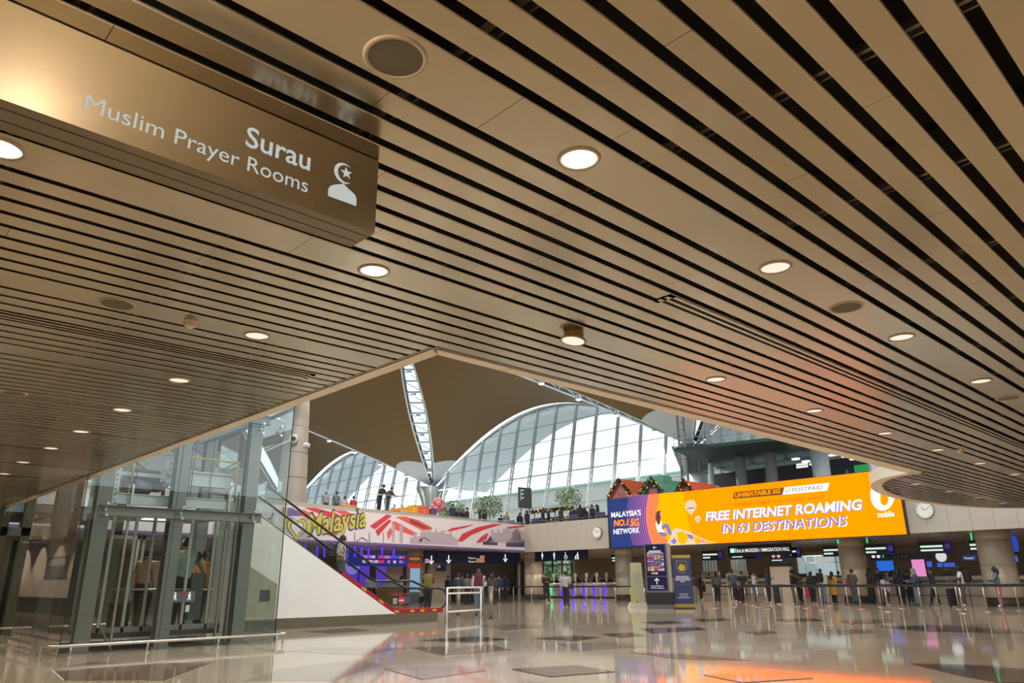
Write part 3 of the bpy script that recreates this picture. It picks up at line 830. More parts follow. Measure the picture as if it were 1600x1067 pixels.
def flat(pts2, hit, lift, n, name, m, parent, d=0.002):
    P = [hit(x, y) + Vector(n) * lift for x, y in pts2]
    MB().prism(P, n, d).build(name, m, parent)
# dome, crescent and star (outlines on the sign face)
dome = [(513, 304), (513, 295), (516, 291), (522, 289), (529, 288.6), (534, 288), (536, 286.5), (538, 289), (543, 293), (549, 298), (554, 303), (556.5, 309), (556.5, 320)]
flat([(512.5, 306), (512.7, 296), (515, 291.5), (520, 289), (528, 288), (534.5, 287.5), (536, 286), (538, 288.5), (544, 295), (550, 300), (555, 305), (557, 311), (556.5, 322)], hs, 0.0, (0, -1, 0), 'dome_symbol', M_LET, t, 0.001)
cc = hs(537.5, 271); R0 = (hs(537.5, 255.5) - hs(537.5, 287)).length / 2
def crescent():
    pts = []
    for k in range(25):
        a = math.radians(50 + 265 * k / 24); pts.append((cc.x + R0 * math.cos(a), cc.z + R0 * math.sin(a)))
    c2x, c2z, r2 = cc.x + 0.22 * R0, cc.z + 0.02 * R0, 0.85 * R0
    a0 = math.atan2(pts[-1][1] - c2z, pts[-1][0] - c2x); a1 = math.atan2(pts[0][1] - c2z, pts[0][0] - c2x)
    if a0 < 0: a0 += 2 * PI
    for k in range(1, 24):
        a = a0 + (a1 - a0) * k / 24; pts.append((c2x + r2 * math.cos(a), c2z + r2 * math.sin(a)))
    return pts
cp = crescent(); mb = MB(); vs = [(x, SY0 - 0.001, z) for x, z in cp]
n_o = 25
for k in range(24):
    i0, i1 = k, k + 1; j0 = (len(cp) - k) % len(cp); j1 = len(cp) - k - 1
    mb.add([vs[i0], vs[i1], vs[j1], vs[j0]], [(0, 1, 2, 3)])
mb.build('crescent_symbol', M_LET, t)
st = hs(541, 270.5)
mb = MB(); pts = []
for k in range(10):
    a = PI / 2 + 0.15 + k * PI / 5; r = R0 * (0.62 if k % 2 == 0 else 0.25); pts.append((st.x + r * math.cos(a), SY0 - 0.0015, st.z + r * math.sin(a)))
mb.v = [(st.x, SY0 - 0.0015, st.z)] + pts
for k in range(10): mb.face((0, 1 + k, 1 + (k + 1) % 10))
mb.build('star_symbol', M_LET, t)
for px in ((487, 322),):
    p = hs(*px); MB().cyl((p.x, SY0, p.z), (p.x, SY0 - 0.003, p.z), 0.004).build('screw', M_STEEL, t)

# ================================================================== GLASS LIFT
LX0, LX1, LY0, LY1 = 3.85, 7.98, 16.0, 20.1
M_ST = mat('lift_grey_steel', (0.17, 0.175, 0.155), 0.45, 0.2, var=0.08)
lift = thing('lift_shaft', 'free-standing glass lift shaft with grey steel posts behind a low rail', 'lift shaft', (5.9, 18.0, 0))
TOP = 9.0
def pane(pts, par=lift, m=M_GLASS, name='glass_pane'):
    mb = MB(); mb.add(pts, [tuple(range(len(pts)))]); mb.build(name, m, par)
for a, b in ((LX0, 5.55), (5.56, 6.92), (6.93, LX1)):
    for z0, z1 in ((0.02, 2.62), (2.63, 4.6), (4.61, 6.8), (6.81, TOP)):
        pane([(a, LY0, z0), (b, LY0, z0), (b, LY0, z1), (a, LY0, z1)])
for z0, z1 in ((0.02, 2.62), (2.63, CEIL - 0.02)):
    pane([(LX0, LY0, z0), (LX0, LY1, z0), (LX0, LY1, z1), (LX0, LY0, z1)])
pane([(LX0 + 0.25, LY0 + 0.01, 3.6), (LX0 + 0.25, LY1, 3.6), (LX0 + 0.25, LY1, TOP), (LX0 + 0.25, LY0 + 0.01, TOP)])
for z0, z1 in ((0.02, 4.6), (4.61, TOP)):
    pane([(LX1, LY0, z0), (LX1, LY1, z0), (LX1, LY1, z1), (LX1, LY0, z1)])
MB().box(LX0 - 0.006, LX0 + 0.006, LY0 - 0.012, LY0 + 0.006, 0, CEIL).build('corner_seal', M_BLK, lift)
MB().box(LX1 - 0.008, LX1 + 0.008, LY0 - 0.012, LY0 + 0.006, 0, TOP).build('corner_seal', M_BLK, lift)
for x in (5.555, 6.925): MB().box(x - 0.004, x + 0.004, LY0 - 0.006, LY0 + 0.002, 0, TOP).build('joint_seal', M_BLK, lift)
MB().box(LX0 + 0.001, LX0 + 0.012, LY0, LY1, CEIL - 0.03, CEIL - 0.012).build('head_seal', M_BLK, lift)
def ipost(x, y, z1=TOP, w=0.27):
    # H-section steel post
    mb = MB(); mb.box(x - w / 2, x + w / 2, y - 0.02, y + 0.01, 0, z1).box(x - w / 2, x + w / 2, y + 0.22, y + 0.25, 0, z1).box(x - 0.012, x + 0.012, y + 0.01, y + 0.22, 0, z1)
    mb.box(x - w / 2 - 0.05, x + w / 2 + 0.05, y - 0.05, y + 0.28, 0, 0.03)
    mb.build('steel_post', M_ST, lift)
for x in (4.28, 5.72, 7.28): ipost(x, 16.32, CEIL + (5.5 if x > 5 else 0.2))
for x in (4.28, 7.5): ipost(x, 19.5)
for z in (2.52, 4.75, 6.9):
    MB().box(4.2, 7.55, 16.28, 16.31, z, z + 0.2).box(4.2, 7.55, 16.22, 16.4, z + 0.185, z + 0.2).box(4.2, 7.55, 16.22, 16.4, z, z + 0.015).build('ring_beam', M_ST, lift)
    if z > 3: MB().box(7.2, 7.36, 16.4, 19.6, z, z + 0.2).build('side_beam', M_ST, lift)
for x in (4.28, 5.72, 7.28, 7.72):     # spider fittings that hold the panes
    for z in (2.62, 4.6):
        if x < 5 and z > 3: continue
        mb = MB(); mb.cyl((x, 16.28, z), (x, 16.1, z), 0.022)
        for dx, dz in ((0.0, 0.11), (0.0, -0.11)):
            mb.tube([(x, 16.12, z), (x + dx, 16.1, z + dz * 0.6), (x + dx, 16.03, z + dz)], 0.016, 6)
            mb.cyl((x + dx, 16.04, z + dz), (x + dx, 15.99, z + dz), 0.03, n=10)
        mb.build('glass_bracket', M_STEEL, lift)
MB().bar((4.6, 16.45, 0.45), (4.9, 16.6, 0.0), 0.03).build('brace', M_ST, lift)
MB().box(4.1, 7.6, 16.5, 19.4, 0.0, 0.02).build('pit_plate', M_DARK, lift)

car = thing('lift_car', 'glass lift car at floor level with grey machinery on its roof', 'lift car', (5.95, 17.8, 0.04))
CX0, CX1, CY0, CY1, CZ0, CZ1 = 4.62, 7.05, 16.75, 18.75, 0.22, 2.62
MB().box(CX0, CX1, CY0, CY1, CZ0, CZ0 + 0.1).build('car_floor', M_DARK, car)
MB().box(CX0, CX1, CY0, CY0 + 0.03, CZ0 + 0.1, 0.42).build('kick_panel', mat('kick_grey', (0.20, 0.205, 0.19), 0.4, 0.4), car)
for x in (CX0, 5.06, 5.42, 6.2, 6.72, CX1 - 0.06):
    MB().box(x, x + 0.055, CY0, CY0 + 0.05, CZ0 + 0.1, CZ1).build('car_mullion', mat('car_frame', (0.33, 0.34, 0.31), 0.4, 0.4), car)
for x, y in ((CX0, CY1), (CX1 - 0.06, CY1)): MB().box(x, x + 0.06, y - 0.06, y, CZ0 + 0.1, CZ1).build('car_mullion', M_ST, car)
pane([(CX0, CY0 + 0.02, 0.42), (CX1, CY0 + 0.02, 0.42), (CX1, CY0 + 0.02, CZ1), (CX0, CY0 + 0.02, CZ1)], car, M_BALU, 'car_glass')
pane([(CX0, CY0, 0.42), (CX0, CY1, 0.42), (CX0, CY1, CZ1), (CX0, CY0, CZ1)], car, M_BALU, 'car_glass')
MB().tube([(CX0 + 0.2, CY0 + 0.12, 1.13), (CX1 - 0.15, CY0 + 0.12, 1.1)], 0.022, 8).build('car_handrail', M_STEEL, car)
MB().box(CX0, CX1, CY0, CY1, CZ1, CZ1 + 0.12).build('car_roof', M_ST, car)
# doors on the far side
for a, b in ((5.0, 5.8), (5.86, 6.66)):
    MB().box(a, a + 0.06, CY1 - 0.04, CY1, 0.15, 2.3).box(b - 0.06, b, CY1 - 0.04, CY1, 0.15, 2.3).box(a, b, CY1 - 0.04, CY1, 2.22, 2.3).build('door_frame', M_STEEL, car)
MB().box(6.36, 6.62, CY0 + 0.03, CY0 + 0.1, 0.5, 1.45).build('control_panel', mat('panel_dark', (0.07, 0.075, 0.075), 0.4), car)
MB().box(5.92, 6.45, CY0 - 0.012, CY0 - 0.002, 0.86, 1.08).build('notice_sticker', mat('notice_grey', (0.13, 0.135, 0.15), 0.5), car)
for cx in (6.03, 6.33):
    mb = MB(); y = CY0 - 0.014
    mb.cyl((cx, y, 1.045), (cx, y - 0.004, 1.045), 0.018, n=10)
    mb.prism([(cx - 0.03, y, 1.02), (cx + 0.03, y, 1.02), (cx + 0.022, y, 0.96), (cx + 0.04, y, 0.9), (cx + 0.02, y, 0.9), (cx, y, 0.95), (cx - 0.02, y, 0.9), (cx - 0.04, y, 0.9), (cx - 0.022, y, 0.96)], (0, -1, 0), 0.004)
    mb.build('notice_figure', M_WT, car)
MB().box(6.12, 6.25, CY0 - 0.018, CY0 - 0.013, 1.02, 1.06).build('notice_red', mat('notice_red', (0.5, 0.02, 0.02), 0.5), car)
MB().box(6.28, 6.36, CY0 - 0.018, CY0 - 0.002, 0.66, 0.8).build('paper_tag', M_WHITE, car)
MB().box(5.72, 5.9, CY0 - 0.012, CY0 - 0.002, 1.18, 1.5).build('brown_notice', mat('notice_brown', (0.09, 0.08, 0.06), 0.5), car)
# machinery on the roof: crosshead beams, sheave, motor, guard rail
MB().box(4.55, 6.95, 16.72, 16.76, 2.80, 3.02).box(4.55, 6.95, 16.70, 16.82, 2.80, 2.82).box(4.55, 6.95, 16.70, 16.82, 3.0, 3.02).build('crosshead_beam', M_LGREY, car)
MB().box(4.5, 4.62, 16.7, 16.85, 2.70, 3.75).build('guide_upright', M_LGREY, car)
for k in range(9): MB().cyl((4.56, 16.7, 2.78 + k * 0.1), (4.56, 16.685, 2.78 + k * 0.1), 0.014, n=8).build('bolt', M_DARK, car)
MB().box(5.6, 7.05, 16.95, 17.0, 3.3, 3.62).box(5.6, 7.05, 16.9, 17.05, 3.3, 3.33).box(5.6, 7.05, 16.9, 17.05, 3.59, 3.62).build('upper_beam', M_LGREY, car)
MB().box(4.62, 5.6, 17.0, 17.05, 3.42, 3.5).build('upper_strut', M_LGREY, car)
mb = MB(); mb.cyl((5.72, 16.9, 3.66), (5.72, 16.82, 3.66), 0.2, n=20); mb.build('sheave', M_LGREY, car)
for k in range(5):
    a = 2 * PI * k / 5; MB().cyl((5.72 + 0.12 * math.cos(a), 16.82, 3.66 + 0.12 * math.sin(a)), (5.72 + 0.12 * math.cos(a), 16.8, 3.66 + 0.12 * math.sin(a)), 0.016, n=8).build('bolt', M_DARK, car)
M_RUST = mat('rust_red_motor', (0.14, 0.045, 0.03), 0.6, var=0.3)
mb = MB(); mb.cyl((4.95, 17.2, 3.45), (5.5, 17.2, 3.4), 0.16, 0.2, 16).box(5.3, 5.6, 17.05, 17.35, 3.15, 3.35); mb.build('motor', M_RUST, car)
MB().bar((4.7, 16.95, 3.3), (5.62, 16.95, 3.22), 0.05, 0.06).bar((5.58, 16.95, 2.95), (5.58, 16.95, 3.25), 0.06).bar((6.4, 16.97, 3.2), (7.0, 16.97, 3.16), 0.05, 0.05).bar((6.98, 16.97, 2.95), (6.98, 16.97, 3.2), 0.05).build('rust_frame', M_RUST, car)
mb = MB(); mb.cyl((4.95, 16.95, 3.2), (5.3, 16.95, 3.16), 0.17, 0.13, 14); mb.build('pulley_drum', mat('dark_drum', (0.12, 0.12, 0.12), 0.5, 0.3), car)
MB().tube([(4.4, 16.9, 3.85), (5.6, 16.9, 3.93), (7.2, 16.9, 3.90)], 0.022, 6).tube([(4.9, 16.9, 3.2), (4.9, 16.9, 3.9)], 0.022, 6).tube([(7.15, 16.9, 3.0), (7.15, 16.9, 3.9)], 0.022, 6).build('yellow_guard_rail', mat('yellow_paint', (0.42, 0.33, 0.03), 0.5), car)
for x in (6.08, 6.14, 6.55, 4.98): MB().cyl((x, 16.9, 2.7), (x, 16.9, 8.5), 0.008, n=6).build('hoist_rope', M_DARK, car)
MB().box(5.5, 6.2, 17.5, 17.9, CZ1 - 0.03, CZ1).build('car_light', glow('car_light', (0.95, 1.0, 0.92), 1.2), car)
lamp('car_lamp', (5.85, 17.7, CZ1 - 0.08), 60, (0.95, 1.0, 0.9), 'SPOT', 0.2, 160, (5.85, 17.7, 0), car)
# guide rails of the shaft
for x in (4.45, 4.85, 6.9, 7.1): MB().box(x, x + 0.04, 16.6, 16.66, 0.05, 3.2).build('guide_rail', M_STEEL, lift)

# low bumper rail round the lift
rl = thing('bumper_rail', 'low steel bumper rail running round the foot of the glass lift', 'rail', (5.8, 15.65, 0))
RZ = 0.19
pts = [(3.6, 20.9, RZ), (3.6, 15.85, RZ), (3.63, 15.73, RZ), (3.7, 15.67, RZ), (3.8, 15.65, RZ), (7.9, 15.65, RZ), (8.03, 15.68, RZ), (8.1, 15.76, RZ), (8.12, 15.9, RZ), (8.12, 17.2, RZ)]
MB().tube(pts, 0.028, 10).build('rail_tube', M_STEEL, rl)
for p in ((3.6, 20.4), (3.6, 18.9), (3.6, 17.4), (3.6, 16.2), (3.95, 15.65), (5.25, 15.65), (6.6, 15.65), (7.85, 15.65), (8.1, 15.85), (8.12, 16.8)):
    mb = MB(); mb.cyl((p[0], p[1], 0), (p[0], p[1], RZ), 0.018).cyl((p[0], p[1], 0), (p[0], p[1], 0.012), 0.04); mb.build('rail_post', M_STEEL, rl)

# second lift beyond, dark
l2 = thing('far_lift_shaft', 'darker lift shaft frame standing beyond the near glass lift', 'lift shaft', (5.4, 25.5, 0))
for x, y in ((3.95, 24.0), (4.5, 24.0), (5.6, 24.0), (6.8, 24.0), (3.95, 27), (6.8, 27)): MB().box(x - 0.12, x + 0.12, y, y + 0.25, 0, 5.5).build('steel_post', mat('bronze_post', (0.12, 0.105, 0.06), 0.5, 0.2), l2)
for z in (2.5, 4.6): MB().box(3.9, 6.9, 24.0, 24.2, z, z + 0.22).build('ring_beam', M_ST, l2)
MB().box(4.3, 6.5, 24.4, 26.2, 0.1, 2.4).build('lift_car_body', mat('car_dark', (0.045, 0.05, 0.045), 0.3), l2)
MB().box(4.2, 6.6, 24.35, 26.3, 3.0, 3.4).box(4.4, 4.6, 24.3, 24.4, 2.6, 4.4).build('machine_frame', M_DARK, l2)
for k in range(6): MB().box(4.35 + 0.06 * (k % 3) + 0.3 * (k % 2), 4.38 + 0.06 * (k % 3) + 0.3 * (k % 2), 24.28, 24.34, 2.75 + 0.25 * k, 2.86 + 0.25 * k).build('bracket', M_LGREY, l2)
pane([(LX0, 23.6, 0.02), (7.2, 23.6, 0.02), (7.2, 23.6, 5.4), (LX0, 23.6, 5.4)], l2)
rl2 = thing('far_bumper_rail', 'low steel bumper rail of the darker far lift', 'rail', (5.0, 23.3, 0))
MB().tube([(3.6, 25.5, 0.2), (3.6, 23.4, 0.2), (3.7, 23.3, 0.2), (7.3, 23.3, 0.2)], 0.028, 8).build('rail_tube', M_STEEL, rl2)
for x in (3.7, 5.2, 6.8): MB().cyl((x, 23.3, 0), (x, 23.3, 0.2), 0.018).build('rail_post', M_STEEL, rl2)

# sloped service cabinet between lift and escalator
t = thing('service_cabinet', 'khaki cabinet with a sloping top and small dark plate beside the escalator wall', 'cabinet', (9.2, 19.9, 0))
prof = [(8.85, 0.0), (9.78, 0.0), (9.78, 1.2), (8.85, 1.72)]
MB().prism([(x, 19.7, z) for x, z in prof], (0, 1, 0), 0.5).build('body', mat('khaki_panel', (0.33, 0.32, 0.23), 0.5, var=0.06), t)
MB().prism([(8.84, 19.69, 0), (9.79, 19.69, 0), (9.79, 19.69, 0.3), (8.84, 19.69, 0.3)], (0, 1, 0), 0.012).build('kickboard', mat('dark_kick', (0.09, 0.085, 0.075), 0.5), t)
MB().box(9.3, 9.58, 19.68, 19.7, 0.78, 1.06).build('plate', mat('slate_plate', (0.06, 0.08, 0.095), 0.3), t)

# ================================================================== ESCALATOR
EY0, EY1 = 20.6, 22.05
esc = thing('escalator', 'escalator with glass sides, black handrails and a white cladded flank', 'escalator', (13.0, 21.3, 0))
SL = (2.696 - 0.66) / (10.127 - 13.612)        # slope of the deck
def deck(x):
    if x < 13.9: return 0.66 + (x - 13.612) * SL
    if x < 15.2:
        u = (x - 13.9) / 1.3; z0 = 0.66 + (13.9 - 13.612) * SL
        return z0 + SL * 1.3 * (u - u * u / 2) if z0 + SL * 1.3 * (u - u * u / 2) > 0.27 else 0.27
    return 0.27
def deckm(x): return max(deck(x), 0.27)
XE = [4.2 + 0.3 * k for k in range(32)] + [13.9 + 0.1 * k for k in range(14)] + [15.6, 16.0, 16.2]
XE = sorted(set(round(x, 3) for x in XE))
# white flank
top = [(x, deckm(x)) for x in XE if 9.0 <= x <= 15.9]
mb = MB(); n = len(top)
vs = [(x, EY0, 0.27) for x, z in top] + [(x, EY0, z) for x, z in top] + [(x, EY0 + 0.06, 0.27) for x, z in top] + [(x, EY0 + 0.06, z) for x, z in top]
fs = []
for i in range(n - 1):
    fs += [(i, i + 1, n + i + 1, n + i), (2 * n + i + 1, 2 * n + i, 3 * n + i, 3 * n + i + 1), (n + i, n + i + 1, 3 * n + i + 1, 3 * n + i)]
mb.add(vs, fs); mb.build('white_flank', M_WHITE, esc)
MB().box(8.94, 9.0, EY0, EY1, 0.0, deckm(9.0)).build('flank_end', M_WHITE, esc)
top = [(x, deckm(x)) for x in XE if 5.0 <= x <= 15.9]
MB().box(8.94, 15.97, EY0 - 0.015, EY0 + 0.05, 0.0, 0.285).build('bronze_plinth', mat('bronze_plinth', (0.20, 0.165, 0.115), 0.35, 0.5, var=0.1), esc)
mb = MB()
for x_ in (5.0, 6.0, 7.0, 8.0): MB().prism([(x_, EY0, deckm(x_) - 0.85), (x_ + 0.99, EY0, deckm(x_ + 0.99) - 0.85), (x_ + 0.99, EY0, deckm(x_ + 0.99)), (x_, EY0, deckm(x_))], (0, 1, 0), 0.05).build('truss_cladding', M_GREY, esc)
n = len(top); vs = [(x, y, max(z - 0.45, 0.05)) for x, z in top for y in (EY0 + 0.1, EY1 - 0.1)]
mb.add(vs, [(2 * i, 2 * i + 1, 2 * i + 3, 2 * i + 2) for i in range(n - 1)]); mb.build('step_pan', M_DARK, esc)
# steps
x = 5.3
while x < 14.6:
    z = max(deckm(x) - 0.28, 0.12)
    MB().box(x, x + 0.4, EY0 + 0.28, EY1 - 0.28, z - 0.18, z).build('step', mat('step_grey', (0.10, 0.10, 0.10), 0.5, 0.5), esc); x += 0.4
MB().box(14.8, 16.3, EY0 + 0.28, EY1 - 0.28, 0.0, 0.03).build('comb_plate', M_STEEL, esc)
M_RED = mat('red_print_strip', (0.33, 0.01, 0.02), 0.4, var=0.1)
M_PURP = mat('dark_deck_strip', (0.10, 0.09, 0.10), 0.35, 0.3)
def strip(y0, y1, dz0, dz1, m, name, x0=5.0, x1=16.2):
    xs = [x for x in XE if x0 <= x <= x1]; mb = MB(); n = len(xs)
    vs = []
    for x in xs: vs += [(x, y0, deckm(x) + dz0), (x, y1, deckm(x) + dz0), (x, y1, deckm(x) + dz1), (x, y0, deckm(x) + dz1)]
    fs = []
    for i in range(n - 1):
        for k in range(4): fs.append((4 * i + k, 4 * i + (k + 1) % 4, 4 * i + 4 + (k + 1) % 4, 4 * i + 4 + k))
    fs += [(0, 1, 2, 3), (4 * n - 1, 4 * n - 2, 4 * n - 3, 4 * n - 4)]
    mb.add(vs, fs); return mb.build(name, m, esc)
for y in (EY0, EY1 - 0.26):
    strip(y, y + 0.26, 0.0, 0.035, M_PURP, 'deck', 5.0, 12.4)
    strip(y, y + 0.26, 0.0, 0.15, M_RED, 'red_deck_strip', 12.3, 16.2)
M_YEL = mat('yellow_print', (0.55, 0.38, 0.03), 0.5)
for x in (13.1, 13.75, 14.35, 14.95, 15.35, 15.85):
    s = (deckm(x + 0.05) - deckm(x - 0.05)) / 0.1
    MB().prism([(x - 0.08, EY0 - 0.002, deckm(x) + 0.05 - 0.08 * s), (x + 0.08, EY0 - 0.002, deckm(x) + 0.05 + 0.08 * s), (x + 0.08, EY0 - 0.002, deckm(x) + 0.11 + 0.08 * s), (x - 0.08, EY0 - 0.002, deckm(x) + 0.11 - 0.08 * s)], (0, -1, 0), 0.003).build('yellow_mark', M_YEL, esc)
# balustrade glass + handrails, near and far
def rail_z(x): return deckm(x) + 1.0
def handrail(y, name):
    xs = [x for x in XE if 4.6 <= x <= 15.0]
    pts = [(x, y, rail_z(x) if x < 13.6 else max(rail_z(x), 1.04 + 0.0)) for x in xs]
    pts += [(15.6, y, 1.04), (16.1, y, 1.03), (16.3, y, 0.98), (16.42, y, 0.86), (16.46, y, 0.7), (16.42, y, 0.55), (16.33, y, 0.44), (16.2, y, 0.38)]
    MB().tube(pts, 0.038, 8).build(name, mat('black_handrail', (0.01, 0.01, 0.011), 0.35), esc)
    gl = [(x, deckm(x) + 0.04, (rail_z(x) if x < 13.6 else max(rail_z(x), 1.04)) - 0.03) for x in xs] + [(15.6, 0.31, 1.0), (16.1, 0.31, 0.99), (16.3, 0.42, 0.9)]
    # glass in separate panes
    st = list(range(0, len(gl) - 1, 6)) + [len(gl) - 1]
    for a, b in zip(st[:-1], st[1:]):
        seg = gl[a:b + 1]; P = [(x, y, z0) for x, z0, z1 in seg] + [(x, y, z1) for x, z0, z1 in reversed(seg)]
        mb = MB(); k = len(seg); mb.v = P
        for i in range(k - 1): mb.face((i, i + 1, 2 * k - 2 - i, 2 * k - 1 - i))
        mb.build('glass_panel', M_BALU, esc)
handrail(EY0 + 0.13, 'handrail'); handrail(EY1 - 0.13, 'handrail')
he = lambda x, y: aty(x, y, EY0 + 0.12)
M_CRED = mat('caution_red', (0.42, 0.03, 0.05), 0.5)
textpx('CAUTION', he, (607, 931), (640, 930.5), (607, 926.5), M_CRED, esc, 0.006, bold=0.01)
p = he(627, 938); mb = MB(); mb.cyl((p.x, EY0 + 0.118, p.z), (p.x, EY0 + 0.112, p.z), 0.125, n=24); mb.build('round_red_sticker', M_CRED, esc)
MB().box(p.x - 0.09, p.x + 0.09, EY0 + 0.108, EY0 + 0.112, p.z - 0.02, p.z + 0.02).build('sticker_bar', M_WHITE, esc)
p = he(637, 937); MB().box(p.x - 0.07, p.x + 0.1, EY0 + 0.112, EY0 + 0.118, p.z - 0.09, p.z + 0.1).build('blue_sticker', mat('sticker_blue', (0.03, 0.07, 0.17), 0.5), esc)
p = he(666, 938); MB().cyl((p.x, EY1 - 0.142, p.z), (p.x, EY1 - 0.148, p.z), 0.12, n=24).build('round_red_sticker', M_CRED, esc)
for k in range(3):
    p = he(618, 936 + 3 * k); MB().box(p.x - 0.1, p.x + 0.05, EY0 + 0.112, EY0 + 0.118, p.z - 0.015, p.z + 0.015).build('sticker_line', mat('sticker_pale', (0.55, 0.6, 0.66), 0.5), esc)

# tubular barrier and bollard beside the escalator foot
bar = thing('tube_barrier', 'square steel tube barrier in front of the escalator exit', 'barrier', (17.5, 20.9, 0))
A_, B_ = Vector((16.25, 20.45, 0)), Vector((18.35, 21.15, 0))
for p in (A_, B_): MB().cyl(p, p + Vector((0, 0, 1.06)), 0.035, n=10).build('barrier_post', M_WHITE, bar)
for z in (1.04, 0.86, 0.28): MB().cyl(A_ + Vector((0, 0, z)), B_ + Vector((0, 0, z)), 0.03, n=10).build('barrier_tube', M_WHITE, bar)
for k, (q, lab) in enumerate((((767, 968), 'thick bronze bollard at the right end of the tube barrier'), ((716, 962), 'bronze bollard seen behind the tube barrier'))):
    p = atz(q[0], q[1], 0); b = thing('bollard', lab, 'bollard', p, 'bronze bollards')
    mb = MB(); mb.cyl(p, p + Vector((0, 0, 1.06)), 0.08, n=16).cyl(p, p + Vector((0, 0, 0.02)), 0.11, n=16); mb.build('post', mat('bronze_bollard', (0.24, 0.20, 0.15), 0.35, 0.6), b)
    MB().cyl(p + Vector((0, 0, 1.06)), p + Vector((0, 0, 1.075)), 0.07, n=16).build('cap', M_STEEL, b)

# white air tower with jet nozzles on the mezzanine
p0 = aty(454, 790, 44); TX, TY = p0.x, 44.0
t = thing('air_tower', 'tapering white panelled air tower with round jet nozzles, left of the brown roof', 'air tower', (TX, TY, MEZ))
M_TWR = mat('warm_white_cladding', (0.24, 0.21, 0.175), 0.45, var=0.05)
zz = [4.72, 6.0, 7.6, 9.2, 10.9, 12.6, 14.3]
for k in range(6):
    r = lambda z: 1.02 - 0.042 * (z - 4.3)
    mb = MB(); mb.lathe([(r(zz[k]), zz[k] + 0.015), (r(zz[k + 1]), zz[k + 1] - 0.015)], 32, (TX, TY, 0)); mb.build('cladding_ring', M_TWR, t)
mb = MB(); mb.lathe([(0.92, 4.7), (0.5, 14.4), (0.0, 14.45)], 20, (TX, TY, 0)); mb.build('core', M_GREY, t)
for px, py, sz in ((458, 687, 0.36), (476, 696, 0.2)):
    c = aty(px, py, 43.35); d = (CAM - c); d.z = 0; d.normalize()
    if px > 470: d = Vector((0.95, -0.3, 0)).normalized()
    q0 = c + d * 0.15; mb = MB(); mb.cyl(c - d * 0.5, q0, sz * 0.8, sz, 20).cyl(q0, q0 + d * 0.18, sz, sz * 0.62, 20); mb.build('jet_nozzle', mat('nozzle_grey', (0.34, 0.32, 0.30), 0.4), t)
    MB().cyl(q0 + d * 0.17, q0 + d * 0.2, sz * 0.45, n=16).build('nozzle_mouth', M_BLK, t)

# ================================================================== BANNER ON THE PARAPET
hb = lambda x, y: atplane(x, y, BAN_A, BAN_N)
ban = thing('printed_banner', 'long printed banner with red and white rays, skyline shapes and yellow lettering', 'banner', BAN_A + Vector((0, 0, 3.25)))
M_BP = mat('banner_print_white', (0.74, 0.66, 0.68), 0.55, var=0.04, vscale=1)
ZBT = 5.06
MB().prism([BAN_L + Vector((0, 0, 3.26)), BAN_B + Vector((0, 0, 3.26)), BAN_B + Vector((0, 0, ZBT)), BAN_L + Vector((0, 0, ZBT - 0.26))], BAN_N, 0.02).build('banner_sheet', M_BP, ban)
def bshape(pts, m, name, lift=0.022, d=0.003):
    MB().prism([hb(x, y) + BAN_N * lift for x, y in pts], BAN_N, d).build(name, m, ban)
M_BR = mat('banner_red', (0.62, 0.045, 0.055), 0.5); M_BO = mat('banner_coral', (0.70, 0.12, 0.09), 0.5)
M_BL = mat('banner_lilac', (0.47, 0.38, 0.43), 0.5); M_BD = mat('banner_dark_purple', (0.07, 0.05, 0.10), 0.5); M_BU = mat('banner_violet', (0.16, 0.09, 0.26), 0.5)
for pts, m in (
    ([(441, 792), (456, 793), (474, 806), (441, 807)], M_BU),
    ([(461, 797), (474, 796), (500, 810), (530, 836), (515, 838), (492, 822)], M_BO),
    ([(474, 793), (492, 793.5), (525, 802), (548, 816), (540, 822), (512, 808)], M_BR),
    ([(520, 796.5), (540, 798), (558, 808), (562, 814), (546, 811)], M_BO),
    ([(577, 822), (604, 803.5), (612, 806), (585, 827)], M_BR), ([(586, 829), (608, 811), (611, 814), (590, 838)], M_BR),
    ([(617, 807.5), (634, 807), (676, 827), (660, 829)], M_BO), ([(612, 815), (616, 814), (652, 834), (648, 838), (612, 826)], M_BO),
    ([(640, 809), (652, 812), (676, 825), (664, 827), (640, 817)], M_BO), ([(604, 832), (610, 824), (613, 832), (606, 844)], M_BO),
    ([(696, 830), (706, 825), (742, 819), (728, 824), (704, 830)], M_BR), ([(714, 846), (722, 834), (745, 824), (770, 818.5), (786, 818.8), (758, 827), (736, 836), (722, 846)], M_BR),
    ([(743, 848), (752, 838), (763, 832), (760, 842), (750, 848)], M_BR), ([(792, 827), (793, 823), (820, 820.5), (820, 823)], M_BR)):
    bshape(pts, m, 'ray_stripe')
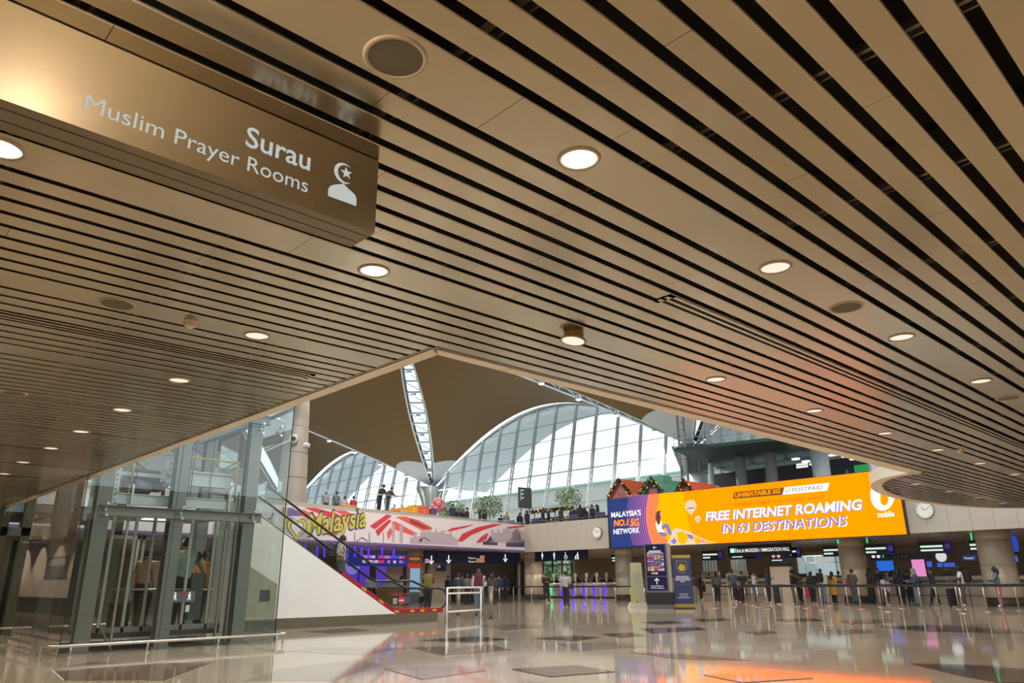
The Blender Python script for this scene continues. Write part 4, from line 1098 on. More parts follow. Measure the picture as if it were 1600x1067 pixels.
for pts, m in (
    ([(441, 812), (452, 806), (458, 812), (470, 812), (490, 836), (480, 845), (441, 830)], M_BL),
    ([(640, 849), (640, 840), (645, 840), (645, 834), (650, 834), (650, 838), (656, 838), (656, 831), (660, 830), (662, 826), (664, 830), (668, 831), (668, 827), (673, 827), (673, 831), (679, 831), (681, 824), (683, 831), (688, 832), (688, 829), (695, 829), (695, 834), (701, 834), (703, 829), (705, 834), (709, 840), (714, 841), (714, 852), (690, 851)], M_BL),
    ([(612, 847), (612, 823), (614, 814), (616, 823), (616, 847)], M_BL), ([(624, 848), (624, 824), (626.5, 816), (629, 824), (629, 848)], M_BL),
    ([(763, 848), (763, 836), (767, 836), (767, 828), (771, 828), (771, 832), (776, 832), (778, 823), (780, 832), (785, 832), (785, 826), (790, 826), (792, 820), (794, 826), (799, 829), (808, 824), (815, 829), (819, 829), (819, 848)], M_BL),
    ([(790, 854), (790, 846), (795, 843), (799, 840), (800, 833), (803, 829), (806, 827), (809, 829), (813, 833), (813, 840), (816, 843), (819, 843), (819, 855)], M_BD),
    ([(754, 851), (754, 846), (760, 845), (763, 841), (766, 838), (768, 842), (771, 845), (777, 846), (777, 852)], M_BD),
    ([(586, 845), (594, 838), (604, 836), (604, 850), (586, 848)], M_BP)):
    bshape(pts, m, 'skyline_shape', 0.026)
for x in (553, 576, 598): bshape([(x, 832), (x + 1, 832), (x + 1, 848), (x, 848)], M_BD, 'skyline_line', 0.03)
for c in (565, 662):
    bshape([(c - 9, 845.5), (c, 839), (c + 9, 844.5), (c + 9, 846), (c, 840.5), (c - 9, 847)], M_BD, 'skyline_arch', 0.03)
bshape([(656, 841), (658.5, 841), (658.5, 846), (656, 846)], M_BLK, 'skyline_kite', 0.03)
MB().prism([BAN_L + Vector((0, 0, 3.22)) + BAN_N * 0.03, BAN_B + Vector((0, 0, 3.22)) + BAN_N * 0.03, BAN_B + Vector((0, 0, 3.34)) + BAN_N * 0.03, BAN_L + Vector((0, 0, 3.34)) + BAN_N * 0.03], BAN_N, 0.004).build('violet_border', M_BU, ban)
M_BY = mat('lettering_yellow_green', (0.55, 0.52, 0.05), 0.45)
a = hb(479, 838); b = hb(572, 823); ex = b - a; w = ex.length
ey = BAN_N.cross(ex).normalized(); ey = ey if ey.z > 0 else -ey
text('Malaysia', a + BAN_N * 0.034, ex, ey, w, 1.12, M_BD, ban, shear=0.3, bold=0.045)
text('Malaysia', a + BAN_N * 0.040 + ey * 0.03, ex, ey, w, 1.05, M_BY, ban, shear=0.3, bold=0.012)
text('I', hb(441, 826) + BAN_N * 0.036, BAN_D, ey, 0.35, 1.0, M_BY, ban, shear=0.2, bold=0.04)
def heart(c, s, m, lift):
    pts = []
    for k in range(28):
        u = 2 * PI * k / 28; hx = 16 * math.sin(u) ** 3 / 16; hz = (13 * math.cos(u) - 5 * math.cos(2 * u) - 2 * math.cos(3 * u) - math.cos(4 * u)) / 16
        pts.append(c + BAN_D * (hx * s) + Vector((0, 0, hz * s)) + BAN_N * lift)
    MB().prism(pts, BAN_N, 0.004).build('heart_symbol', m, ban)
hc = hb(463, 825)
heart(hc, 0.66, M_BD, 0.034); heart(hc, 0.60, M_BY, 0.04); heart(hc, 0.42, M_BD, 0.046); heart(hc, 0.37, M_BP, 0.052)

# ================================================================== BIG SCREEN
BX = 37.36
scr = thing('advert_screen', 'huge glowing orange and blue advertising screen hung on the mezzanine fascia', 'screen', (BX, 21.9, 3.2))
MB().box(BX + 0.01, BX + 0.3, 13.0, 30.78, 3.13, 6.2).build('cabinet', M_BLK, scr)
G_OR = glow('screen_orange', (1.0, 0.122, 0.0), 3.3); G_NV = glow('screen_navy', (0.035, 0.062, 0.22), 1.0); G_WH = glow('screen_white', (1, 1, 1), 1.1)
G_CO = glow('screen_coral', (1.0, 0.17, 0.06), 1.6); G_YE = glow('screen_yellow', (1.0, 0.24, 0.0), 2.3); G_PK = glow('screen_pink', (0.75, 0.22, 0.62), 0.9)
G_CR = glow('screen_cream', (0.95, 0.75, 0.5), 0.95); G_BR = glow('screen_brown', (0.16, 0.07, 0.05), 1.0); G_JE = glow('screen_denim', (0.22, 0.25, 0.55), 1.0)
G_LI = glow('screen_lilac', (0.30, 0.24, 0.62), 1.0); G_OL = glow('screen_olive', (0.16, 0.12, 0.02), 1.0); G_TA = glow('screen_tan', (0.36, 0.12, 0.02), 1.0)
G_SK = glow('screen_skin', (0.95, 0.5, 0.28), 1.0)
hx = lambda x, y: atx(x, y, BX)
MB().box(BX, BX + 0.01, 13.05, hx(1019, 810).y, 3.17, 6.17).build('orange_field', G_OR, scr)
NX = Vector((-1, 0, 0))
def sshape(pts, m, name, lift=0.006):
    MB().prism([hx(x, y) + NX * lift for x, y in pts], NX, 0.002).build(name, m, scr)
yl, yr = 30.74, None
arc = [(1014, 772.5), (1011.5, 785), (1010, 800), (1010.5, 815), (1013.5, 832), (1020, 852)]
sshape([(949.6, 780.5)] + arc + [(955.6, 856)], G_NV, 'navy_field')
sshape(arc + [(1046, 851), (1036, 832), (1026, 800), (1031, 771)], G_CO, 'coral_field', 0.005)
sshape([(1031, 771), (1066, 768), (1071, 790), (1080, 835), (1046, 850), (1036, 832), (1026, 800)], G_YE, 'yellow_field', 0.005)
for k in range(11):
    o = -2.9 * k; wdt = 1.5 - 0.09 * k
    sshape([(x + o, y) for x, y in arc] + [(x + o - wdt, y) for x, y in reversed(arc)], G_PK, 'pink_arc', 0.010)
sshape([(1040, 852.5), (1046, 843), (1050, 830), (1055, 825), (1066, 827), (1078, 831), (1090, 838), (1104, 844), (1121, 848.5), (1100, 850)], G_CR, 'rock_field', 0.011)
for pts in ([(1058, 832), (1068, 830), (1076, 840), (1070, 850), (1060, 848)], [(1082, 838), (1092, 840), (1100, 847), (1088, 850)], [(1100, 845), (1112, 847), (1116, 849), (1104, 850)]): sshape(pts, G_YE, 'rock_patch', 0.014)
for pts in ([(1072, 834), (1082, 836), (1088, 842), (1078, 842)], [(1092, 842), (1099, 844), (1103, 848), (1095, 848)], [(1048, 846), (1054, 840), (1058, 846), (1054, 851)]): sshape(pts, G_LI, 'rock_shade_print', 0.014)
sshape([(1025, 815), (1031, 812), (1034, 814), (1033.5, 826), (1040, 831), (1036, 834), (1028, 831), (1025, 822)], G_WH, 'figure_blouse', 0.014)
sshape([(1034, 822), (1041, 817.5), (1045, 820), (1050, 833), (1048, 837), (1044, 833), (1040.5, 824), (1036, 828)], G_JE, 'figure_jeans', 0.016)
sshape([(1029, 831), (1040, 832), (1044, 836), (1037, 838.5), (1032, 836)], G_JE, 'figure_jeans', 0.016)
sshape([(1026, 800), (1029.5, 797.5), (1033.5, 798.5), (1033, 806), (1032, 816), (1029.5, 821), (1026, 815), (1024.3, 808)], G_BR, 'figure_hair', 0.017)
sshape([(1031.8, 799), (1034.6, 801), (1035.2, 805.5), (1032.8, 807.5), (1031.6, 804)], G_SK, 'figure_face', 0.019)
def ellpx(cx, cy, rx, ry, m, name, lift, n=24): sshape([(cx + rx * math.cos(2 * PI * k / n), cy + ry * math.sin(2 * PI * k / n)) for k in range(n)], m, name, lift)
for cx, cy, s in ((1079.5, 790.5, 1.0), (1090.5, 810.5, 0.5)):
    sshape([(cx - 8.6 * s, cy + 3 * s), (cx + 8.6 * s, cy + 2 * s), (cx + 2 * s, cy + 13 * s), (cx - s, cy + 13.4 * s)], G_CR, 'balloon_skirt', 0.010)
    ellpx(cx, cy, 9 * s, 9.6 * s, G_CR, 'balloon', 0.012)
    sshape([(cx - 7 * s, cy + 5 * s), (cx - 4 * s, cy + 2.6 * s), (cx + 4 * s, cy + 2 * s), (cx + 7.4 * s, cy + 3.6 * s), (cx + 4 * s, cy + 4 * s), (cx - 4 * s, cy + 4.6 * s)], G_LI, 'balloon_band', 0.015)
    sshape([(cx + 0.2 * s, cy + 14 * s), (cx + 2.4 * s, cy + 14 * s), (cx + 2.2 * s, cy + 16.6 * s), (cx + 0.4 * s, cy + 16.6 * s)], G_SK, 'balloon_basket', 0.012)
L = dict(parent=scr)
textpx("MALAYSIA'S", hx, (955.5, 808.5), (1002, 803), (956, 800.6), G_WH, scr, 0.02, bold=0.03)
textpx("NO.1", hx, (959.5, 822), (982.5, 819.5), (960, 812.8), G_OR, scr, 0.02, bold=0.03, shear=0.15)
textpx("5G", hx, (985.5, 822), (999.5, 820.3), (986, 811), G_OR, scr, 0.02, bold=0.03, shear=0.15)
textpx("NETWORK", hx, (959, 834.6), (1000, 831.6), (960, 826.8), G_WH, scr, 0.02, bold=0.03)
sshape([(1147, 768.8), (1225.5, 761.5), (1222.5, 773.2), (1145.5, 779.5)], G_OL, 'dark_tab', 0.010)
sshape([(1226, 761.3), (1296.5, 753.8), (1292.5, 766.5), (1223, 773)], G_WH, 'white_tab', 0.010)
textpx("UNBEATABLE 5G", hx, (1149, 776.8), (1220, 770.8), (1149, 770.6), G_OR, scr, 0.02, bold=0.02, shear=0.2)
textpx("U POSTPAID", hx, (1228, 769.6), (1286, 764), (1228, 763.6), G_TA, scr, 0.02, shear=0.15)
for wd_, a_, b_ in (("UNBEATABLE", 1149, 1206), ("VACATIONS", 1211, 1258), ("AWAIT", 1262, 1290)):
    ya_ = 791.5 - (a_ - 1149) * 0.0816; yb_ = 791.5 - (b_ - 1149) * 0.0816; textpx(wd_, hx, (a_, ya_), (b_, yb_), (a_, ya_ - 5.9), G_TA, scr, 0.02, shear=0.2)
textpx("FREE INTERNET ROAMING", hx, (1104.5, 814.6), (1351, 796.6), (1104, 801.3), G_LI, scr, 0.02, bold=0.03, shear=0.2)
textpx("FREE INTERNET ROAMING", hx, (1103, 813.8), (1349.5, 795.8), (1103, 800.2), G_WH, scr, 0.03, bold=0.03, shear=0.2)
textpx("IN 63 DESTINATIONS", hx, (1129.5, 833.2), (1326.5, 821), (1129, 819.4), G_WH, scr, 0.02, bold=0.03, shear=0.2)
textpx("IN 63 DESTINATIONS", hx, (1128, 832.2), (1324.5, 819.8), (1128, 819.0), G_LI, scr, 0.03, bold=0.012, shear=0.2)
textpx("mobile", hx, (1372, 808.2), (1398, 806), (1372, 799.4), G_WH, scr, 0.02, bold=0.03)
ellpx(1379, 773, 19, 25, G_WH, 'round_logo', 0.010, 32); ellpx(1382, 782, 6.2, 7.5, G_OR, 'round_logo_hole', 0.014); 
sshape([(1375.8, 765), (1388, 765), (1388.2, 782), (1375.8, 782)], G_OR, 'round_logo_slot', 0.013)
sshape([(1380, 800), (1384.5, 795.8), (1389, 799)], G_OR, 'round_logo_notch', 0.014)

# wall clocks
def clock(px, py, lab):
    c = atx(px, py, FX - 0.1); t = thing('wall_clock', lab, 'clock', (FX, c.y, c.z), 'round wall clocks')
    r = 0.34
    mb = MB(); mb.cyl((FX, c.y, c.z), (FX - 0.14, c.y, c.z), r + 0.05, r + 0.03, 32); mb.build('casing', M_STEEL, t)
    mb = MB(); mb.cyl((FX - 0.141, c.y, c.z), (FX - 0.146, c.y, c.z), r - 0.01, n=32); mb.build('dial', mat('dial_white', (0.78, 0.78, 0.74), 0.4), t)
    for k in range(12):
        a = 2 * PI * k / 12; d = Vector((0, math.sin(a), math.cos(a))); p = Vector((FX - 0.15, c.y, c.z))
        MB().bar(p + d * (r - 0.07), p + d * (r - 0.03), 0.018, 0.006, up=(1, 0, 0)).build('hour_mark', M_BLK, t)
    for a, l, w in ((math.radians(-40), 0.2, 0.024), (math.radians(62), 0.26, 0.018)):
        d = Vector((0, -math.sin(a), math.cos(a))); p = Vector((FX - 0.155, c.y, c.z)); MB().bar(p, p + d * l, w, 0.006, up=(1, 0, 0)).build('hand', M_BLK, t)
clock(933, 832, 'round white wall clock left of the big screen'); clock(1445, 797, 'round white wall clock right of the big screen')

# ================================================================== LOWER HALL
# downlights under the far mezzanine
HD = None
def hall_light(x, y):
    global HD
    if HD is None:
        HD = thing('hall_downlight', 'small round downlight in the hall soffit', 'downlight', (x, y, 3.3), 'downlights in the hall soffit')
        mb = MB(); mb.lathe([(0.10, 0.0), (0.10, -0.012), (0.13, -0.012), (0.135, 0.0)], 16); mb.build('ring', M_RING, HD, world=False)
        mb = MB(); mb.disc((0, 0, -0.006), 0.105, 16, False); mb.build('diffuser', glow('hall_diffuser', (1, 0.9, 0.72), 1.6), HD, world=False)
        o = HD
    else: o = dup(HD, (x, y, 3.3))
    return o
for x in (39.6, 42.6, 46.0, 50.5):
    for k in range(13):
        y = 5.5 + 2.75 * k; o = hall_light(x, y)
        if k % 2 == 0 and min(math.hypot(x - a_, y - b_) for a_, b_ in ((40.7, 40.9), (41.2, 32.7), (42.75, 17.95), (40.6, 10.45))) > 1.7: lamp('hall_lamp', (x, y, 3.22), HALL * 1.3, (1, 0.84, 0.64), 'SPOT', 0.08, 150, (x, y, 0), o, 0.5)
for y in (42.5, 46.5, 51.0):
    for k in range(9):
        x = 14 + 3.0 * k; o = hall_light(x, y)
        if k % 2 == 0: lamp('hall_lamp', (x, y, 3.22), HALL * 1.3, (1, 0.84, 0.66), 'SPOT', 0.08, 150, (x, y, 0), o, 0.5)
for x in (44, 48, 53):
    for y in (43.5, 49.5): o = hall_light(x, y); lamp('hall_lamp', (x, y, 3.22), HALL * 1.6, (1, 0.84, 0.66), 'SPOT', 0.08, 150, (x, y, 0), o, 0.5)

M_CLAD = mat('beige_column_cladding', (0.54, 0.46, 0.36), 0.35, 0.1, var=0.05)
def hall_column(x, y, r, lab):
    t = thing('hall_column', lab, 'column', (x, y, 0), 'beige clad columns of the hall')
    for z0, z1 in ((0.36, 1.75), (1.76, 2.9), (2.91, 3.3)):
        mb = MB(); mb.lathe([(r - 0.015, z0), (r, z0 + 0.012), (r, z1 - 0.012), (r - 0.015, z1)], 32, (x, y, 0)); mb.build('cladding', M_CLAD, t)
    mb = MB(); mb.lathe([(r + 0.012, 0), (r + 0.012, 0.35), (r - 0.02, 0.36)], 32, (x, y, 0)); mb.build('skirting', M_DARK, t)
    return t
hall_column(40.7, 40.9, 0.68, 'round beige column under the corner of banner and fascia')
hall_column(41.2, 32.7, 0.62, 'round beige column behind the passport totem sign')
hall_column(42.75, 17.95, 0.70, 'round beige column lit orange between two counter signs')
hall_column(40.6, 10.45, 0.72, 'broad beige column beyond the man with the black backpack')
cpt = aty(650, 880, 42.5)
hall_column(cpt.x, 42.5, 0.62, 'round beige column carrying the pale blue poster')
t = thing('column_poster', 'pale blue and red poster stand in front of a beige column', 'poster', (cpt.x, 41.7, 0))
hy = lambda x, y: aty(x, y, 41.7)
def post_to(par, x, y, z0, z1, name='support', w=0.05):
    MB().box(x - w / 2, x + w / 2, y - w / 2, y + w / 2, min(z0, z1), max(z0, z1)).build(name, M_GREY, par)
def yrect(px0, py0, px1, py1, Y, m, name, par, d=0.03):
    pm, qm = (px0 + px1) / 2, (py0 + py1) / 2; a = aty(px0, qm, Y); b = aty(px1, qm, Y); a.z = aty(pm, py1, Y).z; b.z = aty(pm, py0, Y).z
    MB().box(min(a.x, b.x), max(a.x, b.x), Y, Y + d, min(a.z, b.z), max(a.z, b.z)).build(name, m, par)
def xrect(px0, py0, px1, py1, X, m, name, par, d=0.03):
    pm, qm = (px0 + px1) / 2, (py0 + py1) / 2; a = atx(px0, qm, X); b = atx(px1, qm, X); a.z = atx(pm, py1, X).z; b.z = atx(pm, py0, X).z
    MB().box(X, X + d, min(a.y, b.y), max(a.y, b.y), min(a.z, b.z), max(a.z, b.z)).build(name, m, par)
yrect(641, 888, 656, 925, 41.7, glow('poster_blue', (0.33, 0.58, 0.72), 0.7), 'poster_panel', t)
yrect(638, 880, 657, 888, 41.68, glow('poster_red', (0.75, 0.06, 0.03), 0.6), 'red_header', t)
yrect(640, 871, 656, 875, 41.68, glow('poster_orange', (0.8, 0.22, 0.03), 0.6), 'orange_stripe', t)
a = hy(641, 925); MB().box(a.x, a.x + 0.75, 41.72, 41.9, 0, a.z).build('poster_foot', M_GREY, t)

# navy gate sign with arrows
def arrow_down(px, py, Y, par, h=0.55, m=M_WT, up=False):
    c = aty(px, py, Y); s = -1 if up else 1
    mb = MB(); mb.prism([(c.x - 0.045, Y, c.z + s * h / 2), (c.x + 0.045, Y, c.z + s * h / 2), (c.x + 0.045, Y, c.z - s * h * 0.3), (c.x - 0.045, Y, c.z - s * h * 0.3)], (0, -1, 0), 0.01)
    for sd in (-1, 1):
        mb.prism([(c.x, Y, c.z - s * h / 2), (c.x, Y, c.z - s * h * 0.3), (c.x + sd * 0.17, Y, c.z - s * h * 0.02), (c.x + sd * 0.21, Y, c.z - s * h * 0.13)], (0, -1, 0), 0.01)
    mb.build('arrow', m, par)
YG = 40.2
t = thing('gate_sign', 'long navy overhead sign with white down arrows above the passport gates', 'sign', (34, YG, 2.4))
a = aty(664, 872, YG); b = aty(812, 872, YG)
MB().box(a.x, b.x, YG, YG + 0.2, 2.45, 3.24).build('panel', M_NAVY, t)
for px, py in ((674, 875), (701, 874), (789.5, 872)): arrow_down(px, py, YG - 0.005, t)
hg = lambda x, y: aty(x, y, YG)
textpx('Pasport', hg, (732, 873), (743, 873), (732, 870), M_WT, t, 0.01); textpx('Passport', hg, (732, 878.5), (743, 878.5), (732, 875.5), M_WT, t, 0.01)
for k in range(5): yrect(744 + (6 if k < 2 else 0), 868 + k * 2.3, 757, 869.4 + k * 2.3, YG - 0.01, glow('flag_orange', (0.9, 0.42, 0.22), 0.7), 'flag_stripe', t, 0.005)
for k in range(2): yrect(664, 873 + 3.5 * k, 670, 876 + 3.5 * k, YG - 0.01, glow('flag_pink', (0.6, 0.4, 0.6), 0.7), 'flag_stripe', t, 0.005)
for px in (681, 812): q = aty(px, 880, YG); MB().box(q.x - 0.03, q.x + 0.03, YG, YG + 0.2, 0.0 if px == 812 else 2.1, 3.28).build('hanger', M_GREY, t)
yrect(681, 882, 697, 892, YG + 0.3, M_NAVY, 'small_navy_panel', t); textpx('20', lambda x, y: aty(x, y, YG + 0.3), (683, 887), (688, 887), (683, 883), glow('num_pink', (0.9, 0.5, 0.6), 0.8), t, 0.01)

# blue flag sign further left
YF = 43.5
t = thing('flag_sign', 'blue overhead sign with rows of tiny flags beside the column poster', 'sign', (26, YF, 2.3))
a = aty(545, 885, YF); b = aty(640, 885, YF)
MB().box(a.x, b.x, YF, YF + 0.15, 2.3, 3.1).build('panel', glow('sign_blue', (0.02, 0.03, 0.16), 1.0), t)
for xx_ in (a.x + 0.3, b.x - 0.3): post_to(t, xx_, YF + 0.07, 3.05, 3.3, 'hanger')
rf = random.Random(3); cols = [(0.7, 0.05, 0.2), (0.6, 0.6, 0.7), (0.1, 0.1, 0.6), (0.6, 0.2, 0.5)]
for k in range(14):
    for r_ in range(2):
        if rf.random() < 0.75:
            x = a.x + 1.0 + k * (b.x - a.x - 1.4) / 14; c = rf.choice(cols)
            MB().box(x, x + 0.24, YF - 0.01, YF, 2.5 + 0.3 * r_, 2.68 + 0.3 * r_).build('tiny_flag', glow('flagc_%d' % cols.index(c), c, 0.8), t)
# purple light bars under the banner
G_PU = glow('purple_led', (0.10, 0.04, 0.95), 1.3)
for k, px in enumerate((444, 452, 467, 478, 497, 508, 520, 531, 544, 556, 566, 577, 598, 616)):
    c = aty(px, 850, 39.5 + (k % 3)); t = MB().box(c.x - 0.05, c.x + 0.05, c.y, c.y + 0.06, 2.72, 3.3).build('led_bar', G_PU, loc=(c.x, c.y, 3.0))
    tag(t, 'violet light bar hanging under the soffit behind the escalator', 'light bar', 'violet light bars')
for k, px in enumerate((553, 570, 596)):
    c = aty(px, 905, 44); t = thing('led_pillar', 'violet lit display panel standing behind the escalator', 'display panel', (c.x, c.y, 0), 'violet lit panels')
    MB().box(c.x - (0.9 if k == 0 else 0.35), c.x + (0.3 if k == 0 else 0.35), 44, 44.15, 0.25, 2.3).build('panel', glow('purple_panel', (0.12, 0.06, 0.62), 0.8), t)
    MB().box(c.x - 0.4, c.x + 0.4, 43.9, 44.25, 0, 0.25).build('foot', M_GREY, t)
    if k == 0:
        d = aty(551, 884, 43.95); MB().cyl((d.x, 43.98, d.z), (d.x, 43.95, d.z), 0.55, n=24).build('round_print', glow('lilac_print', (0.35, 0.25, 0.85), 0.8), t)
# counter behind the escalator
c = aty(600, 915, 42.5); t = thing('service_counter', 'warm wooden service counter behind the escalator', 'counter', (c.x, 42.5, 0))
MB().box(c.x - 1.6, c.x + 1.6, 42.5, 43.2, 0, 1.0).build('front', mat('warm_wood', (0.32, 0.20, 0.07), 0.5, var=0.2), t); MB().box(c.x - 1.7, c.x + 1.7, 42.4, 43.3, 1.0, 1.06).build('top', M_WHITE, t)
for px, w, z1, lab in ((614, 1.7, 2.6, 'cream wall panel behind the wooden counter'), (688, 2.0, 2.55, 'cream panel between the gate arrows')):
    c = aty(px, 900, 46); t = MB().box(c.x - w / 2, c.x + w / 2, 46, 46.2, 0, z1).build('partition', mat('cream_partition', (0.60, 0.50, 0.40), 0.5, var=0.05), loc=(c.x, 46, 0)); tag(t, lab, 'partition')

# restroom sign
XR = 38.9
t = thing('restroom_sign', 'navy overhead sign with white restroom pictograms', 'sign', (XR, 36.5, 2.6))
MB().box(XR, XR + 0.18, 34.05, 38.95, 2.6, 3.26).build('panel', M_NAVY, t)
def pict(kind, px, py):
    c = atx(px, py, XR); Y, Z = c.y, c.z; s = 0.27; X = XR - 0.006
    def pg(pts, name='pictogram'): MB().prism([(X, Y - u * s, Z + v * s) for u, v in pts], NX, 0.008).build(name, M_WT, t)
    def cir(u, v, r): MB().cyl((X, Y - u * s, Z + v * s), (X - 0.008, Y - u * s, Z + v * s), r * s, n=14).build('pictogram', M_WT, t)
    if kind == 'w':
        cir(0, 0.82, 0.15); pg([(-0.2, 0.6), (0.2, 0.6), (0.36, 0.05), (0.28, 0.02), (0.2, 0.3), (0.34, -0.25), (0.12, -0.25), (0.12, -0.85), (-0.12, -0.85), (-0.12, -0.25), (-0.34, -0.25), (-0.2, 0.3), (-0.28, 0.02), (-0.36, 0.05)])
    elif kind == 'm':
        cir(0, 0.82, 0.15); pg([(-0.3, 0.6), (0.3, 0.6), (0.32, -0.05), (0.22, -0.05), (0.18, 0.35), (0.18, -0.85), (-0.18, -0.85), (-0.18, 0.35), (-0.22, -0.05), (-0.32, -0.05)])
    elif kind == 'c':
        cir(-0.1, 0.82, 0.14); pg([(-0.2, 0.62), (0.0, 0.62), (0.05, 0.1), (0.4, 0.1), (0.62, -0.5), (0.45, -0.55), (0.28, -0.1), (-0.2, -0.1)])
        mb = MB(); ring = [(0.42 * math.cos(a), 0.42 * math.sin(a)) for a in [math.radians(110 + 14 * k) for k in range(18)]]
        mb.tube([(X, Y - (u - 0.02) * s, Z + (v - 0.35) * s) for u, v in ring], 0.07 * s, 6); mb.build('pictogram', M_WT, t)
    else:
        cir(0.2, 0.82, 0.14); pg([(0.05, 0.62), (0.35, 0.6), (0.5, -0.85), (0.32, -0.85), (0.2, -0.2), (0.05, -0.85), (-0.1, -0.85), (0.0, 0.2), (-0.3, 0.0), (-0.34, 0.1)])
        cir(-0.55, 0.05, 0.12); pg([(-0.7, -0.1), (-0.45, -0.1), (-0.25, -0.4), (-0.4, -0.85), (-0.55, -0.55), (-0.75, -0.85), (-0.85, -0.8)])
for k, px in (('w', 847.5), ('m', 866), ('c', 884), ('b', 902)): pict(k, px, 868.5)

# e-gates
def make_gate():
    t = thing('passport_gate', 'pale passport gate cabinet with violet side glow', 'gate', (0, 0, 0), 'passport gates with violet glow')
    mb = MB(); mb.rbox(-0.8, 0.8, -0.2, 0.2, 0.06, 1.12, 0.12, 3); mb.build('cabinet', mat('gate_white', (0.58, 0.54, 0.56), 0.35), t, world=False)
    MB().box(-0.82, 0.82, -0.16, 0.16, 0.0, 0.06).build('plinth', M_DARK, t, world=False)
    MB().box(-0.816, -0.80, -0.13, 0.13, 0.16, 0.95).build('glow_panel', G_PU, t, world=False)
    MB().box(-0.5, -0.42, -0.05, 0.05, 1.12, 1.62).box(-0.53, -0.38, -0.09, 0.09, 1.55, 1.85).build('camera_pole', M_WHITE, t, world=False)
    MB().box(-0.70, -0.55, -0.12, 0.12, 1.12, 1.2).build('reader', M_BLK, t, world=False)
    return t
gt = make_gate(); first = True
G_GR = glow('green_led', (0.02, 0.8, 0.25), 1.2)
for k, px in enumerate((840, 857, 872, 888, 906, 923, 939, 955)):
    p = atx(px, 931, 46.5); p.z = 0
    if px == 872:
        o = thing('green_passport_gate', 'pale passport gate glowing green among violet ones', 'gate', p)
        for ch in gt.children:
            c = ch.copy(); COL.objects.link(c); c.parent = o
            if c.name.startswith('glow_panel'):
                c.data = c.data.copy(); c.data.materials[0] = G_GR
    elif first: gt.location = p; first = False
    else: dup(gt, p)

# rear window with trees outside, seen past the gates
a = atx(836, 900, 56.5); b = atx(893, 876, 56.5)
w = thing('window_6', None, None, (56.5, (a.y + b.y) / 2, 1.0)); w['kind'] = 'structure'; w['label'] = 'bright window with trees behind the gates'
for k in range(5):
    y = a.y + (b.y - a.y) * k / 4; MB().box(56.45, 56.6, y - 0.12, y + 0.12, 1.2, 3.3).build('mullion', M_LGREY, w)
MB().box(56.45, 56.6, b.y, a.y, 2.75, 2.9).build('transom', M_LGREY, w)
MB().box(56.4, 56.7, b.y - 0.2, a.y + 0.2, 0.9, 1.25).build('sill', M_DARK, w)
for k in range(4):
    y0_, y1_ = a.y + (b.y - a.y) * k / 4, a.y + (b.y - a.y) * (k + 1) / 4
    mb = MB(); mb.add([(56.55, y0_, 1.2), (56.55, y1_, 1.2), (56.55, y1_, 3.3), (56.55, y0_, 3.3)], [(0, 1, 2, 3)]); mb.build('pane', M_GLASSF, w)
WIN_Y = (b.y, a.y)
# open the rear wall there
ob = bpy.data.objects['wall_hall_right']
ob.data = MB().box(56.8, 57, -8, b.y, 0, 3.42).box(56.8, 57, a.y, 60, 0, 3.42).box(56.8, 57, b.y, a.y, 0, 1.0).mesh('wall_hall_right', mat('hall_wall', (0.5, 0.45, 0.4)))
M_LEAF = mat('bright_leaves', (0.12, 0.30, 0.05), 0.6, var=0.4, vscale=3)
rt = random.Random(5)
for k in range(5):
    y = (b.y - 1 + k * (a.y - b.y + 3) / 4) * 1.17; x = 66 + 2.5 * (k % 2)
    t = thing('garden_tree', 'leafy green tree outside the window behind the gates', 'tree', (x, y, 0), 'trees outside the hall window')
    MB().cyl((x, y, 0), (x, y, 2.2), 0.12, 0.09, 8).build('trunk', mat('bark', (0.12, 0.08, 0.05), 0.9), t)
    mb = MB()
    for q in range(420):
        u = rt.random() * 2 * PI; v = math.acos(2 * rt.random() - 1); r = 1.5 * rt.random() ** 0.4
        c = Vector((x + r * math.sin(v) * math.cos(u), y + 1.1 * r * math.sin(v) * math.sin(u), 2.6 + 1.2 * r * math.cos(v)))
        d1 = Vector((rt.uniform(-1, 1), rt.uniform(-1, 1), rt.uniform(-1, 1))).normalized() * 0.2; d2 = d1.cross(Vector((rt.uniform(-1, 1), rt.uniform(-1, 1), 1))).normalized() * 0.12
        mb.add([c - d1, c + d2, c + d1, c - d2], [(0, 1, 2, 3)])
    o = mb.build('foliage', M_LEAF, t); o['kind'] = 'stuff'

# immigration counters
M_CTR = mat('counter_front', (0.34, 0.29, 0.24), 0.45, var=0.06); M_CTD = mat('counter_dark', (0.05, 0.045, 0.04), 0.4)
def make_counter():
    t = thing('immigration_counter', 'beige panelled immigration counter with a dark kick strip', 'counter', (0, 0, 0), 'row of immigration counters')
    for k in range(3): MB().box(0, 0.05, -1.3 + k * 0.87, -1.3 + (k + 1) * 0.87 - 0.01, 0.38, 1.02).build('front_panel', M_CTR, t, world=False)
    MB().box(0.02, 0.6, -1.3, 1.3, 0, 0.34).build('kick_strip', M_CTR, t, world=False); MB().box(0.05, 0.6, -1.3, 1.3, 0.34, 1.0).build('carcass', M_CTD, t, world=False)
    MB().box(-0.05, 0.65, -1.3, 1.3, 1.02, 1.09).build('top', M_CTD, t, world=False)
    MB().box(0.25, 0.3, -1.2, 1.2, 1.12, 1.32).build('upstand', M_CTR, t, world=False)
    MB().box(0.35, 0.4, -0.6, -0.1, 1.2, 1.55).build('monitor', M_BLK, t, world=False)
    return t
ct = make_counter()
for k in range(10):
    p = (43.9, 6.2 + 2.64 * k, 0)
    if k == 0: ct.location = p
    else: dup(ct, p)
